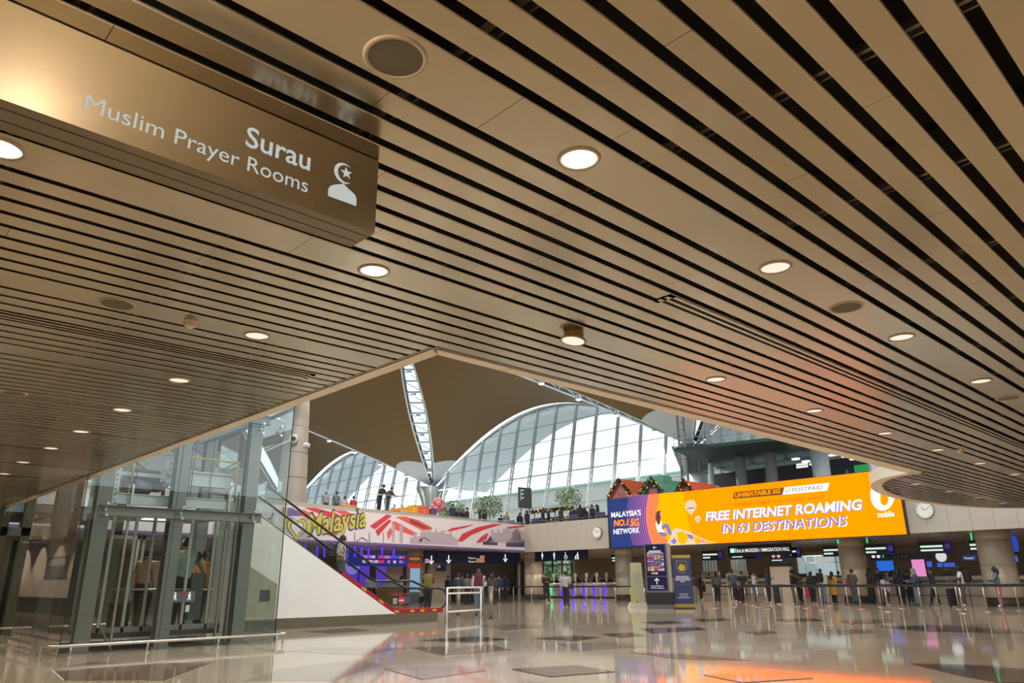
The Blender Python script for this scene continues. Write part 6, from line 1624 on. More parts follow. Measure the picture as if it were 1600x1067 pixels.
c = atx(868, 790, 40.3); t = thing('white_counter', 'white café counter behind the fascia rail', 'counter', (40.3, c.y, MEZ)); MB().box(40.3, 40.9, c.y - 0.9, c.y + 0.9, MEZ, 5.45).build('front', M_WHITE, t); MB().box(40.25, 41, c.y - 1, c.y + 1, 5.45, 5.5).build('top', M_GREY, t)
# potted shrubs with fairy lights
for k, (px, py) in enumerate(((762, 782), (705, 790), (888, 768))):
    c = aty(px, py, 46); t = thing('shrub', ('pale green shrub between the banner rail and the directory board', 'pale green shrub beside the pink ornament', 'pale green shrub behind the garlanded market stall')[k], 'shrub', (c.x, 46, MEZ), 'shrubs with fairy lights'); rt = random.Random(20 + k); mb = MB()
    for q in range(500):
        d = Vector((rt.gauss(0, 1), rt.gauss(0, 1), rt.gauss(0, 1))).normalized() * (1.3 * rt.random() ** 0.4); p = Vector((c.x + d.x, 46 + d.y, max(c.z - 0.5, 5.6) + d.z * 0.75)); e = Vector((rt.uniform(-1, 1), rt.uniform(-1, 1), rt.uniform(-1, 1))).normalized() * 0.16; f = e.cross(Vector((0.2, 0.4, 1))).normalized() * 0.07
        mb.add([p - e, p + f, p + e, p - f], [(0, 1, 2, 3)])
    o = mb.build('leaves', mat('pale_leaf', (0.28, 0.38, 0.22), 0.7, var=0.3), t); o['kind'] = 'stuff'
    MB().cyl((c.x, 46, MEZ), (c.x, 46, 5.4), 0.08, n=8).build('stem', mat('bark', (0.12, 0.08, 0.05)), t); MB().cyl((c.x, 46, MEZ), (c.x, 46, MEZ + 0.5), 0.3, 0.36, 14).build('pot', M_GREY, t)
# stage for the two leaning men
p = aty(597, 800, 39.0); t = thing('viewing_stage', 'low white viewing stage with a rail behind the banner parapet', 'stage', (p.x, 39.3, MEZ))
MB().box(p.x - 1.2, p.x + 1.2, 38.6, 40.2, MEZ, 5.28).build('platform', M_LGREY, t)
MB().tube([(p.x - 1.2, 38.65, 6.35), (p.x + 1.2, 38.65, 6.35)], 0.03, 8).build('rail', M_STEEL, t)
for dx in (-1.2, 0, 1.2): MB().cyl((p.x + dx, 38.65, 5.28), (p.x + dx, 38.65, 6.35), 0.025, n=8).build('rail_post', M_STEEL, t)
# dark green canopy with a gallery on top
t = thing('green_canopy', 'dark green canopy slab with a railed gallery above the shop level', 'canopy', (52, 28, 9.4))
ZC = 10.3
P = [atz(1054, 705, ZC), atz(1252, 684, ZC), atz(1420, 700, ZC), atz(1400, 728, ZC), atz(1185, 741, ZC), atz(1130, 736, ZC)]
MB().prism(P, (0, 0, 1), 0.25).build('slab', mat('dark_green_soffit', (0.018, 0.05, 0.036), 0.5, var=0.1), t)
for a, b in zip(P[:2], P[1:3]):
    for dz in (0.55, 0.9, 1.3): MB().tube([a + Vector((0, 0, dz)), b + Vector((0, 0, dz))], 0.03, 6).build('rail_tube', M_LGREY, t)
    n = 12
    for k in range(n + 1): q = a + (b - a) * (k / n); MB().cyl(q + Vector((0, 0, 0.2)), q + Vector((0, 0, 1.3)), 0.03, n=6).build('rail_post', M_LGREY, t)
# truss mast beside it
c = atx(1068, 720, 49.5); t = thing('truss_mast', 'slim latticed steel mast at the tip of the green canopy', 'mast', (49.5, c.y, MEZ))
for dy in (-0.28, 0.28): MB().bar((49.5, c.y + dy, MEZ), (49.5, c.y + dy, 15), 0.13).build('chord', M_GREY, t)
for k in range(17): MB().bar((49.5, c.y - 0.28, MEZ + 0.6 * k), (49.5, c.y + 0.28, MEZ + 0.3 + 0.6 * k), 0.06).build('lattice', M_GREY, t)
for px, ytop, lab in ((1108, 655, 'tall grey post rising past the canopy rail'), (1157, 660, 'second tall grey post rising past the canopy rail')):
    c = atx(px, 700, 53.0); t = MB().cyl((53, c.y, MEZ), (53, c.y, 15.5), 0.22, n=14).build('steel_post', M_LGREY, loc=(53, c.y, MEZ)); tag(t, lab, 'post')
# shop level below the canopy
t = thing('shop_front', 'dark shop front below the green canopy', 'shop', (58, 25, MEZ))
a = atx(1120, 760, 55.0); b = atx(1420, 740, 55.0)
MB().box(54.4, 54.8, b.y, a.y, MEZ, 9.6).build('dark_wall', mat('shop_dark', (0.028, 0.028, 0.028), 0.6, var=0.2), t)
for px in (1158, 1206, 1284): c = atx(px, 740, 51.5); MB().cyl((51.5, c.y, MEZ), (51.5, c.y, 10.2), 0.42 if px < 1280 else 0.6, n=18).build('shop_column', M_LGREY if px > 1280 else mat('shop_column', (0.25, 0.23, 0.21), 0.5), t)
for px, py in ((1242, 718), (1258, 722), (1270, 726), (1300, 712), (1320, 714), (1333, 718), (1350, 720)): c = atx(px, py, 52); MB().box(52, 52.3, c.y - 0.25, c.y + 0.25, c.z, c.z + 0.12).build('ceiling_lamp', glow('shop_lamp', (0.9, 0.95, 1.0), 1.3), t)
for k in range(2): c = atx(1243, 726 + 4 * k, 50); MB().box(50, 50.03, c.y - 0.9, c.y - 0.05, c.z - 0.09, c.z + 0.06).build('sign_text_line', M_WT, t)
c = atx(1347, 733, 50); MB().box(50, 50.2, c.y - 0.5, c.y + 0.5, c.z - 0.5, c.z + 0.3).build('green_display', glow('display_green', (0.05, 0.4, 0.12), 0.7), t)

# ================================================================== PEOPLE
_PPL = []
SKIN = {'l': (0.50, 0.30, 0.20), 'm': (0.32, 0.18, 0.11), 'd': (0.09, 0.05, 0.035)}
def person(label, pos, yaw, h=1.68, shirt=(0.02, 0.02, 0.025), pants=(0.02, 0.02, 0.03), skin='m', hair=(0.012, 0.01, 0.01), shoes=(0.03, 0.03, 0.03),
           arms=('down', 'down'), legs='stand', sleeves='long', hairdo='short', lean=0.0, dress=False, shorts=False, wide=1.0, group=None, headturn=0.0, tie=None):
    """yaw: direction the person faces (radians, world). Body is skinned over a posed skeleton (front = +X)."""
    V = []; E = []; R_ = []; tagv = []
    def v(x, y, z, r): V.append((x, y, z)); R_.append(r * (1.12 if r > 0.07 else 1.42)); return len(V) - 1
    def e(a, b, k): E.append((a, b)); tagv.append(k)
    ln = lambda z: lean * max(z - 0.53, 0) ** 1.2 * 1.6
    pel = v(0, 0, 0.545, 0.088 * wide); wai = v(ln(0.63), 0, 0.635, 0.080 * wide); che = v(ln(0.745), 0, 0.745, 0.092 * wide)
    nb = v(ln(0.825), 0, 0.822, 0.042); nk = v(ln(0.87) + 0.004, 0, 0.872, 0.031)
    e(pel, wai, 'hip'); e(wai, che, 'top'); e(che, nb, 'top'); e(nb, nk, 'neck')
    hands = []
    for s, a in zip((1, -1), arms):
        bx = ln(0.8)
        sh = (bx, s * 0.108 * wide, 0.80)
        A = {'down': ((bx - 0.01, s * 0.135, 0.635), (bx + 0.015, s * 0.138, 0.49)), 'phone': ((bx + 0.0, s * 0.135, 0.645), (bx + 0.13, s * 0.075, 0.70)),
             'hold': ((bx + 0.02, s * 0.145, 0.645), (bx + 0.15, s * 0.05, 0.635)), 'fold': ((bx + 0.03, s * 0.15, 0.655), (bx + 0.115, -s * 0.02, 0.68)),
             'fwd': ((bx + 0.07, s * 0.13, 0.67), (bx + 0.21, s * 0.10, 0.665)), 'pull': ((bx - 0.05, s * 0.145, 0.65), (bx - 0.09, s * 0.16, 0.52)),
             'rail': ((bx + 0.08, s * 0.15, 0.68), (bx + 0.22, s * 0.07, 0.66)), 'hip': ((bx - 0.03, s * 0.19, 0.66), (bx + 0.02, s * 0.11, 0.575)),
             'wide': ((bx + 0.02, s * 0.20, 0.69), (bx + 0.10, s * 0.24, 0.60)), 'bag': ((bx - 0.02, s * 0.15, 0.65), (bx + 0.09, s * 0.15, 0.62))}[a]
        i0 = v(*sh, 0.046); i1 = v(*A[0], 0.030); i2 = v(*A[1], 0.020)
        e(che, i0, 'top'); e(i0, i1, 'uarm'); e(i1, i2, 'farm'); hands.append((s, Vector(A[0]), Vector(A[1])))
    L = {'stand': ((0, 0), (0, 0)), 'walk': ((0.12, 0.05), (-0.12, -0.02)), 'apart': ((0.01, 0), (-0.01, 0)), 'step': ((0.06, 0.02), (-0.04, 0.0))}[legs]
    for s, (dx, dk) in zip((1, -1), L):
        sp2 = 0.075 if legs == 'apart' else 0.05
        hp = v(0, s * 0.055, 0.50, 0.060 * wide); kn = v(dx * 0.5 + 0.012, s * (0.05 + sp2) / 2, 0.285, 0.042); an = v(dx, s * sp2, 0.05 + (0.02 if dx < -0.05 else 0), 0.028); to = v(dx + 0.085, s * (sp2 + 0.012), 0.022, 0.022)
        e(pel, hp, 'hip'); e(hp, kn, 'thigh'); e(kn, an, 'shin'); e(an, to, 'shoe')
    me = bpy.data.meshes.new('sk'); me.from_pydata([(x * 1.18 * h, y * h, z * h) for x, y, z in V], E, []); o = bpy.data.objects.new('sk', me); COL.objects.link(o)
    md = o.modifiers.new('s', 'SKIN'); md.use_smooth_shade = True
    for i, sv in enumerate(me.skin_vertices[0].data): sv.radius = (R_[i] * h, R_[i] * h); sv.use_root = (i == 0)
    sb = o.modifiers.new('u', 'SUBSURF'); sb.levels = 1; sb.render_levels = 1
    _PPL.append((o, dict(V=V, E=E, tags=tagv, hands=hands, nk=Vector(V[nk]), lean=lean, label=label, pos=Vector(pos), yaw=yaw, h=h, shirt=shirt, pants=pants, skin=SKIN[skin], hair=hair, shoes=shoes, sleeves=sleeves, hairdo=hairdo, dress=dress, shorts=shorts, group=group, headturn=headturn)))

def finish_people():
    bpy.context.view_layer.update(); dg = bpy.context.evaluated_depsgraph_get()
    for o, d in _PPL:
        ev = o.evaluated_get(dg).to_mesh(); h = d['h']
        mb = MB(); mb.smooth = True
        vs = [(c.co.x / 1.18, c.co.y, c.co.z) for c in ev.vertices]; mb.v = vs
        segs = [(Vector(d['V'][a]) * h, Vector(d['V'][b]) * h, k) for (a, b), k in zip(d['E'], d['tags'])]
        SH, PA, SKN, SHO, HA = 0, 1, 2, 3, 4
        for p in ev.polygons:
            c = Vector((0, 0, 0))
            for i in p.vertices: c += Vector(vs[i])
            c /= len(p.vertices)
            best = None; bk = None
            for a, b, k in segs:
                ab = b - a; t = max(0, min(1, (c - a).dot(ab) / ab.length_squared)); q = (c - a - ab * t).length
                if best is None or q < best: best, bk, bt = q, k, t
            if bk == 'hip': m = PA if c.z < 0.575 * h else SH
            elif bk == 'top': m = SH
            elif bk == 'neck': m = SKN if c.z > 0.835 * h else SH
            elif bk == 'uarm': m = SH if (d['sleeves'] == 'long' or bt < 0.7) else SKN
            elif bk == 'farm': m = (SH if bt < 0.93 else SKN) if d['sleeves'] == 'long' else SKN
            elif bk == 'thigh': m = PA
            elif bk == 'shin': m = SKN if d['shorts'] and bt > 0.15 else PA
            else: m = SHO
            if d['dress'] and bk in ('hip', 'thigh'): m = SH
            mb.mi = m; mb.face(p.vertices)
        o.evaluated_get(dg).to_mesh_clear()
        # hands: palm, four fingers and a thumb
        mb.mi = SKN
        for s, el, wr in d['hands']:
            el, wr = el * h, wr * h; f = (wr - el).normalized(); side = Vector((0, s, 0)); 
            up = f.cross(side).normalized(); side = up.cross(f).normalized()
            pc = wr + f * 0.045
            mb.smooth = False
            mb.bar(wr - f * 0.005, wr + f * 0.085, 0.072, 0.028, up=tuple(up))
            mb.smooth = True
            for k, ll in enumerate((0.068, 0.078, 0.073, 0.056)):
                b0 = wr + f * 0.08 + side * (0.027 - 0.018 * k); b1 = b0 + f * ll * 0.55 - up * 0.010; b2 = b1 + f * ll * 0.4 - up * 0.022
                mb.tube([b0, b1, b2], [0.0095, 0.009, 0.006], 5)
            t0 = wr + f * 0.025 + side * 0.032; mb.tube([t0, t0 + f * 0.03 + side * 0.022 - up * 0.008, t0 + f * 0.062 + side * 0.022 - up * 0.018], [0.011, 0.010, 0.007], 5)
        # head with face and ears
        hc = Vector((d['nk'].x * h + 0.012, 0, 0.932 * h)); r = (0.056 * h, 0.045 * h, 0.066 * h)
        Rt = Matrix.Rotation(d['headturn'], 3, 'Z')
        def H(x, y, z): return hc + Rt @ Vector((x * h, y * h, z * h))
        mb.mi = SKN; mb.ell(hc, r, 14, 10, Rt)
        mb.ell(H(0.020, 0, -0.042), (0.030 * h, 0.028 * h, 0.024 * h), 8, 6, Rt)              # jaw
        mb.tube([H(0.052, 0, 0.006), H(0.066, 0, -0.012), H(0.056, 0, -0.018)], [0.004 * h, 0.008 * h, 0.006 * h], 6)
        for s in (1, -1): mb.ell(H(-0.002, s * 0.046, -0.004), (0.010 * h, 0.005 * h, 0.016 * h), 6, 5, Rt)
        mb.mi = HA
        for s in (1, -1):
            mb.ell(H(0.050, s * 0.018, 0.006), (0.005 * h, 0.008 * h, 0.004 * h), 6, 4, Rt); mb.tube([H(0.051, s * 0.009, 0.018), H(0.050, s * 0.027, 0.018)], 0.0028 * h, 4)
        mb.mi = 5; mb.tube([H(0.053, -0.013, -0.034), H(0.056, 0, -0.036), H(0.053, 0.013, -0.034)], 0.004 * h, 4)
        root = thing('person', d['label'], 'person', d['pos'], d['group'], d['yaw'])
        lip = tuple(c * f for c, f in zip(d['skin'], (0.9, 0.55, 0.5)))
        mb.build('body', [cmat(d['shirt']), cmat(d['pants']), cmat(d['skin'], 0.5), cmat(d['shoes'], 0.5), cmat(d['hair'], 0.5), cmat(lip, 0.5)], root, world=False)
        # hair / headscarf
        hm_ = MB(); k = d['hairdo']
        def cap(grow, zmin, xmax, drop=0.0):
            nu, nv = 16, 10; ring = []
            for i in range(nv + 1):
                ph = PI * 0.5 * i / nv * (1 + drop)
                row_ = []
                for j in range(nu):
                    t = 2 * PI * j / nu; front = max(0.0, math.cos(t))
                    ph2 = min(ph, PI * 0.36 + (1 - front) * 10) if front > 0.35 else ph
                    row_.append(H((0.056 + grow) * math.sin(ph2) * math.cos(t) / 1.0, (0.046 + grow) * math.sin(ph2) * math.sin(t), (0.066 + grow) * math.cos(ph2)))
                ring.append(row_)
            b = len(hm_.v); hm_.v += [tuple(p) for row_ in ring for p in row_]; hm_.smooth = True
            for i in range(nv):
                for j in range(nu): j2 = (j + 1) % nu; hm_.face((b + i * nu + j, b + (i + 1) * nu + j, b + (i + 1) * nu + j2, b + i * nu + j2))
        if k in ('short', 'long', 'bun', 'curly', 'cap'):
            cap(0.006 if k != 'curly' else 0.016, 0, 0, 0.25)
            if k == 'long':
                hm_.tube([H(-0.035, 0, 0.01), H(-0.048, 0, -0.05), H(-0.055, 0, -0.11), H(-0.05, 0, -0.15)], [0.045 * h, 0.048 * h, 0.042 * h, 0.02 * h], 10)
            if k == 'bun': hm_.ell(H(-0.06, 0, 0.035), (0.026 * h,) * 3, 8, 6)
            if k == 'curly':
                rr = random.Random(len(d['label']))
                for q in range(26):
                    a = rr.uniform(0.6, 5.7); b_ = rr.uniform(-0.5, 1.3); hm_.ell(H(0.06 * math.cos(a) * math.cos(b_), 0.058 * math.sin(a) * math.cos(b_), 0.07 * math.sin(b_)), (0.018 * h,) * 3, 6, 5)
            if k == 'cap': hm_.tube([H(0.04, -0.03, 0.035), H(0.085, 0, 0.03), H(0.04, 0.03, 0.035)], 0.006 * h, 5)
            hm_.build('hair', cmat(d['hair'], 0.5), root, world=False)
        elif k == 'scarf':
            cap(0.012, 0, 0, 0.75)
            hm_.tube([H(-0.01, 0, -0.02), H(-0.012, 0, -0.07), H(-0.012, 0, -0.12), H(-0.01, 0, -0.17)], [0.05 * h, 0.058 * h, 0.085 * h, 0.10 * h], 14)
            hm_.build('headscarf', cmat(d['hair'], 0.8), root, world=False)
        if d['dress'] == 'long' or d['dress'] == 'knee':
            zb = 0.06 if d['dress'] == 'long' else 0.27; sk = MB(); n = 20; prof = [(0.098, 0.59), (0.105, 0.5), (0.115, 0.38), (0.13, zb)]
            b = 0; sk.smooth = True
            for r_, z in prof:
                for j in range(n):
                    t = 2 * PI * j / n; w_ = 1 + 0.06 * math.sin(5 * t) * (0.6 - z); sk.v.append((r_ * 0.8 * w_ * math.cos(t) * h, r_ * w_ * math.sin(t) * h, z * h))
            for i in range(3):
                for j in range(n): j2 = (j + 1) % n; sk.face((i * n + j, i * n + j2, (i + 1) * n + j2, (i + 1) * n + j))
            sk.build('skirt', cmat(d['shirt']), root, world=False)
        m_ = o.data; bpy.data.objects.remove(o); bpy.data.meshes.remove(m_)

def backpack(label, pos, yaw, col, h=1.68, s=1.0):
    """worn on the back of a person who stands at pos and faces yaw"""
    t = thing('backpack', label, 'backpack', Vector(pos) + Vector((0, 0, 0.66 * h)), rz=yaw)
    z0 = 0.60 * h - 0.66 * h
    mb = MB(); mb.rbox(-0.34 * s, -0.135, -0.16 * s, 0.16 * s, z0, z0 + 0.48 * s, 0.07, 4); mb.build('bag', cmat(col), t, world=False)
    mb = MB(); mb.rbox(-0.39 * s, -0.33 * s, -0.12 * s, 0.12 * s, z0 + 0.04, z0 + 0.26 * s, 0.025, 3); mb.build('front_pocket', cmat(tuple(c * 0.8 for c in col)), t, world=False)
    for sy in (-1, 1):
        mb = MB(); mb.tube([(-0.14, sy * 0.10, z0 + 0.42 * s), (-0.03, sy * 0.115, 0.835 * h - 0.66 * h), (0.10, sy * 0.115, 0.78 * h - 0.66 * h), (0.135, sy * 0.12, 0.70 * h - 0.66 * h), (0.02, sy * 0.165, 0.61 * h - 0.66 * h), (-0.14, sy * 0.12, z0 + 0.05)], 0.016, 6); mb.build('strap', cmat(tuple(c * 0.6 for c in col)), t, world=False)
    mb = MB(); mb.tube([(-0.16, -0.04, z0 + 0.47 * s), (-0.17, 0, z0 + 0.53 * s), (-0.16, 0.04, z0 + 0.47 * s)], 0.01, 6); mb.build('grab_loop', cmat(tuple(c * 0.6 for c in col)), t, world=False)

def suitcase(label, pos, yaw, col, hh=0.62):
    t = thing('suitcase', label, 'suitcase', pos, rz=yaw)
    mb = MB(); mb.rbox(-0.13, 0.13, -0.21, 0.21, 0.06, hh, 0.05, 3); mb.build('shell', mat('case_%d' % int(col[0] * 999), col, 0.4, bump=0.2), t, world=False)
    for k in range(4): MB().box(-0.135, 0.135, -0.16 + 0.1 * k, -0.14 + 0.1 * k, 0.12, hh - 0.06).build('rib', mat('case_%d' % int(col[0] * 999), col, 0.4), t, world=False)
    for sx in (-0.09, 0.09):
        for sy in (-0.16, 0.16): MB().cyl((sx - 0.015, sy, 0.03), (sx + 0.015, sy, 0.03), 0.03, n=10).build('wheel', M_BLK, t, world=False)
    mb = MB(); mb.tube([(0.1, -0.09, hh), (0.1, -0.09, hh + 0.32), (0.1, 0.09, hh + 0.32), (0.1, 0.09, hh)], 0.011, 6); mb.build('pull_handle', M_STEEL, t, world=False)

BK = (0.012, 0.012, 0.014); WH = (0.62, 0.60, 0.56); GY = (0.10, 0.11, 0.12); JN = (0.06, 0.10, 0.17); NV = (0.02, 0.03, 0.07); BG = (0.30, 0.23, 0.15); MR = (0.12, 0.015, 0.025)
def fl(x, y): p = atz(x, y, 0); p.z = 0; return p
def toward(px, side=0.0):
    "yaw for somebody seen at pixel column px: 0 faces the camera, 90 faces image right, 180 shows the back, -90 faces image left"
    r = ray(px, 900); a = math.atan2(r.y, r.x); return a + PI + math.radians(side)
# in the queue, left to right along the belts
Q = [
 (1055, 941, 60, dict(shirt=WH, pants=MR, hairdo='long', skin='l', sleeves='short', h=1.58), 'woman-sized person in a white tee half hidden by the roll-up banner'),
 (1086, 940, 170, dict(shirt=(0.10, 0.012, 0.02), pants=BG, h=1.6), 'person in a maroon top right of the roll-up banner'),
 (1096, 939, 80, dict(shirt=BK, pants=BK, h=1.72, arms=('hold', 'bag'), shoes=WH), 'person in a black jacket carrying a black bag right of the roll-up banner'),
 (1122, 941, 175, dict(shirt=(0.10, 0.085, 0.07), pants=BK, hairdo='long', skin='l', h=1.72), 'long-haired person in a grey-brown top seen from behind'),
 (1148, 941.5, 10, dict(shirt=(0.07, 0.085, 0.11), pants=(0.02, 0.022, 0.03), shoes=WH, skin='m', sleeves='short', h=1.78), 'person in a blue-grey tee and dark trousers with white shoes'),
 (1163, 942, -10, dict(shirt=BK, pants=BK, skin='m', sleeves='short', h=1.70, arms=('down', 'hold')), 'person in a black tee beside a maroon suitcase'),
 (1182, 942.5, 80, dict(shirt=WH, pants=JN, skin='l', arms=('fold', 'fold'), hairdo='bun', h=1.70), 'person in a white blouse and jeans with folded arms'),
 (1203, 943.5, 85, dict(shirt=(0.015, 0.035, 0.035), pants=BK, skin='d', shoes=WH, arms=('phone', 'phone'), h=1.80), 'person in a dark green sweater looking at a phone'),
 (1242, 943, 80, dict(shirt=BK, pants=(0.16, 0.12, 0.08), hairdo='curly', skin='m', arms=('fwd', 'hold'), h=1.70), 'person in a black top with brown trousers reaching forward'),
 (1252, 940, 120, dict(shirt=(0.05, 0.04, 0.035), pants=BK, hairdo='short', wide=1.1, h=1.62), 'person in wide black trousers behind the one in brown trousers'),
 (1272, 943.5, 150, dict(shirt=BK, pants=BK, hairdo='long', skin='m', h=1.62, shoes=WH), 'person with long black hair and a red bag'),
 (1288, 943.5, 165, dict(shirt=WH, pants=(0.16, 0.16, 0.17), skin='m', h=1.76, legs='step'), 'person in a white shirt with a black backpack and grey trousers'),
 (1305, 943, 140, dict(shirt=(0.52, 0.27, 0.03), pants=BK, hairdo='scarf', hair=BK, skin='l', dress='knee', h=1.60), 'person in a mustard tunic with a black headscarf'),
 (1337, 943, 150, dict(shirt=(0.09, 0.08, 0.05), pants=GY, skin='m', arms=('phone', 'phone'), h=1.72), 'person in a patterned jacket and grey trousers with a phone'),
 (1364, 942.5, 100, dict(shirt=BK, pants=BK, hairdo='scarf', hair=BK, dress='long', h=1.78), 'tall person wholly in a black robe'),
 (1378, 945, 40, dict(shirt=BK, pants=(0.20, 0.15, 0.11), skin='m', h=1.76, arms=('bag', 'down')), 'person in a black jacket and tan trousers'),
 (1388, 946, 160, dict(shirt=(0.42, 0.30, 0.34), pants=BK, shoes=WH, h=1.30, legs='walk'), 'child with a pale pink top in the queue'),
 (1411, 945, 175, dict(shirt=BK, pants=BK, hairdo='long', dress='knee', h=1.68), 'person in a black dress seen from behind'),
 (1424, 942, 160, dict(shirt=BK, pants=BK, h=1.66), 'person in black standing behind the one in the black dress'),
 (1436, 946.5, -80, dict(shirt=(0.05, 0.09, 0.15), pants=(0.13, 0.19, 0.28), hair=(0.34, 0.29, 0.24), hairdo='scarf', skin='l', arms=('hold', 'fwd'), h=1.68), 'person in a beige headscarf and pale jeans holding a jacket'),
 (1463, 947, -75, dict(shirt=(0.012, 0.014, 0.02), pants=BK, skin='m', legs='walk', h=1.70), 'person in black striding forward'),
 (1509, 948.5, -85, dict(shirt=WH, pants=(0.08, 0.08, 0.08), skin='d', sleeves='short', shorts=True, shoes=WH, arms=('fwd', 'hold'), h=1.76), 'person in a white tee and shorts with a black backpack'),
 (1566, 949.5, -85, dict(shirt=(0.13, 0.15, 0.19), pants=(0.50, 0.13, 0.20), skin='d', hairdo='long', shoes=WH, arms=('fwd', 'hold'), h=1.68), 'person in pink trousers and a grey vest pointing ahead'),
]
for px, py, side, kw, lab in Q:
    person(lab, fl(px, py), toward(px, side), **kw)
backpack('black backpack on the person in the white shirt', fl(1288, 943.5), toward(1288, 165), BK, 1.76)
backpack('large black backpack on the person in shorts', fl(1509, 948.5), toward(1509, -85), BK, 1.76, 1.1)
backpack('pale pink backpack on the child', fl(1388, 946), toward(1388, 160), (0.45, 0.33, 0.38), 1.3, 0.8)
suitcase('maroon suitcase beside the person in the black tee', fl(1157, 941), 0.8, (0.10, 0.01, 0.025), 0.75)
suitcase('tall black suitcase in front of the person in shorts', fl(1492, 948.2), 0.6, (0.010, 0.010, 0.011), 0.78)
suitcase('black suitcase piled with a black bag', fl(1217, 944), 0.7, (0.014, 0.013, 0.013), 0.95)
suitcase('dark suitcase beside the person in the patterned jacket', fl(1347, 941), 0.7, (0.020, 0.018, 0.018), 0.6)
def handbag(label, p, z, col, w=0.3, hh=0.3):
    t = thing('handbag', label, 'bag', (p.x, p.y, z), rz=math.atan2(-p.x, p.y))
    mb = MB(); mb.rbox(-w / 2, w / 2, -0.06, 0.06, 0, hh, 0.04, 3); mb.build('bag', cmat(col), t, world=False)
    mb = MB(); mb.tube([(-w / 3, 0, hh), (-w / 4, 0, hh + 0.14), (w / 4, 0, hh + 0.14), (w / 3, 0, hh)], 0.012, 6); mb.build('handle', cmat(tuple(c * 0.7 for c in col)), t, world=False)
def hang(px, py, side, h, sgn, drop, fwd=0.015, out=0.15, zz=0.49):
    "where a bag hangs from the hand or shoulder of a person standing at that pixel"
    p = fl(px, py); y = toward(px, side); v = Vector((fwd * h, sgn * out * h, 0)); v.rotate(Matrix.Rotation(y, 3, 'Z')); q = p + v; q.z = 0
    return q, zz * h - drop
handbag('bright red bag hanging in the queue by the person with long black hair', *hang(1272, 943.5, 150, 1.62, 1, 0.50), (0.55, 0.02, 0.03), 0.28, 0.42)
handbag('black carrier bag held by the person in the black jacket', *hang(1096, 939, 80, 1.72, -1, 0.52, 0.09, 0.15, 0.62), BK, 0.42, 0.42)
handbag('red bag slung on the patterned jacket', *hang(1337, 943, 150, 1.72, 1, 0.30, 0, 0.135, 0.70), (0.30, 0.02, 0.02), 0.26, 0.34)
handbag('black handbag slung at the side of the person in a beige headscarf', *hang(1436, 946.5, -80, 1.68, 1, 0.22, -0.03, 0.14, 0.62), BK, 0.32, 0.28)
# middle of the floor
person('person in black with folded arms standing before the passport gates', fl(854, 939.5), toward(854, 20), shirt=BK, pants=BK, skin='m', arms=('fold', 'fold'), legs='apart', h=1.76)
person('person in a pale grey top and black trousers, seen from behind, with a shoulder bag', fl(885, 947.5), toward(885, 160), shirt=(0.40, 0.37, 0.36), pants=BK, hairdo='curly', skin='l', h=1.72)
handbag('dark brown shoulder bag of the person in the pale grey top', *hang(885, 947.5, 160, 1.72, -1, 0.22, 0.0, 0.14, 0.62), (0.035, 0.02, 0.015), 0.34, 0.3)
person('person in a white top and jeans with a maroon backpack behind the barrier', fl(748, 962), toward(748, 178), shirt=WH, pants=(0.10, 0.14, 0.17), hairdo='long', skin='l', h=1.70, arms=('hold', 'hold'))
backpack('maroon backpack on the person behind the tube barrier', fl(748, 962), toward(748, 178), (0.13, 0.012, 0.025), 1.70, 1.05)
p = aty(669, 900, 29.0); p.z = 0
person('person in a grey tee with an olive yellow backpack beyond the escalator', p, toward(669, 180), shirt=(0.05, 0.05, 0.055), pants=BK, skin='m', sleeves='short', h=1.76)
backpack('olive yellow backpack beyond the escalator', p, toward(669, 180), (0.22, 0.17, 0.02), 1.76, 1.15)
G_ = 'dark-clad crowd waiting under the gate sign'
for k, (px, py, side, hd) in enumerate(((699, 942, 120, 'short'), (708, 940, 150, 'long'), (716, 946, 170, 'short'), (722, 942, 190, 'short'), (730, 945, 200, 'short'), (738, 943.5, 150, 'cap'), (769, 944.5, 160, 'long'), (780, 940, 170, 'short'), (790, 939, 150, 'long'))):
    person('person in dark clothes in the waiting crowd under the gate sign', fl(px, py), toward(px, side), shirt=((0.015, 0.015, 0.018), (0.06, 0.05, 0.045), (0.02, 0.03, 0.06), (0.012, 0.012, 0.012), (0.10, 0.09, 0.09))[k % 5], pants=BK, hairdo=hd, skin='ml'[k % 2], h=1.66 + 0.03 * (k % 4), group=G_)
for k, px in enumerate((577, 584, 627, 634)):
    p = aty(px, 905, 44.2 if px > 600 else 41.5); p.z = 0
    person(('person in a white shirt standing by the violet panel behind the escalator', 'second white-shirted person beside the violet panel', 'person in a white shirt behind the wooden counter', 'person with long hair in a dark vest behind the wooden counter')[k], p, toward(px, (30, -20, 60, -60)[k]), shirt=WH if k < 3 else (0.09, 0.07, 0.05), pants=BK, hairdo='long' if k > 1 else 'short', skin='m', h=1.68)
for k, px in enumerate((868, 903, 915, 929, 941, 953)):
    p = atx(px, 905, 48.5); p.z = 0
    person('person in dark clothes passing beyond the violet gates', p, toward(px, 150), shirt=(0.03, 0.025, 0.03), pants=BK, hairdo=('short', 'long')[k % 2], h=1.66, group='people beyond the passport gates')
for k, px in enumerate((1108, 1172, 1233, 1310, 1395)):
    p = atx(px, 900, 45.2); p.z = 0
    person('officer in dark uniform behind the immigration counter', p, toward(px, 10 * k - 20), shirt=(0.02, 0.022, 0.03), pants=BK, skin='m', h=1.68, group='officers behind the counters')
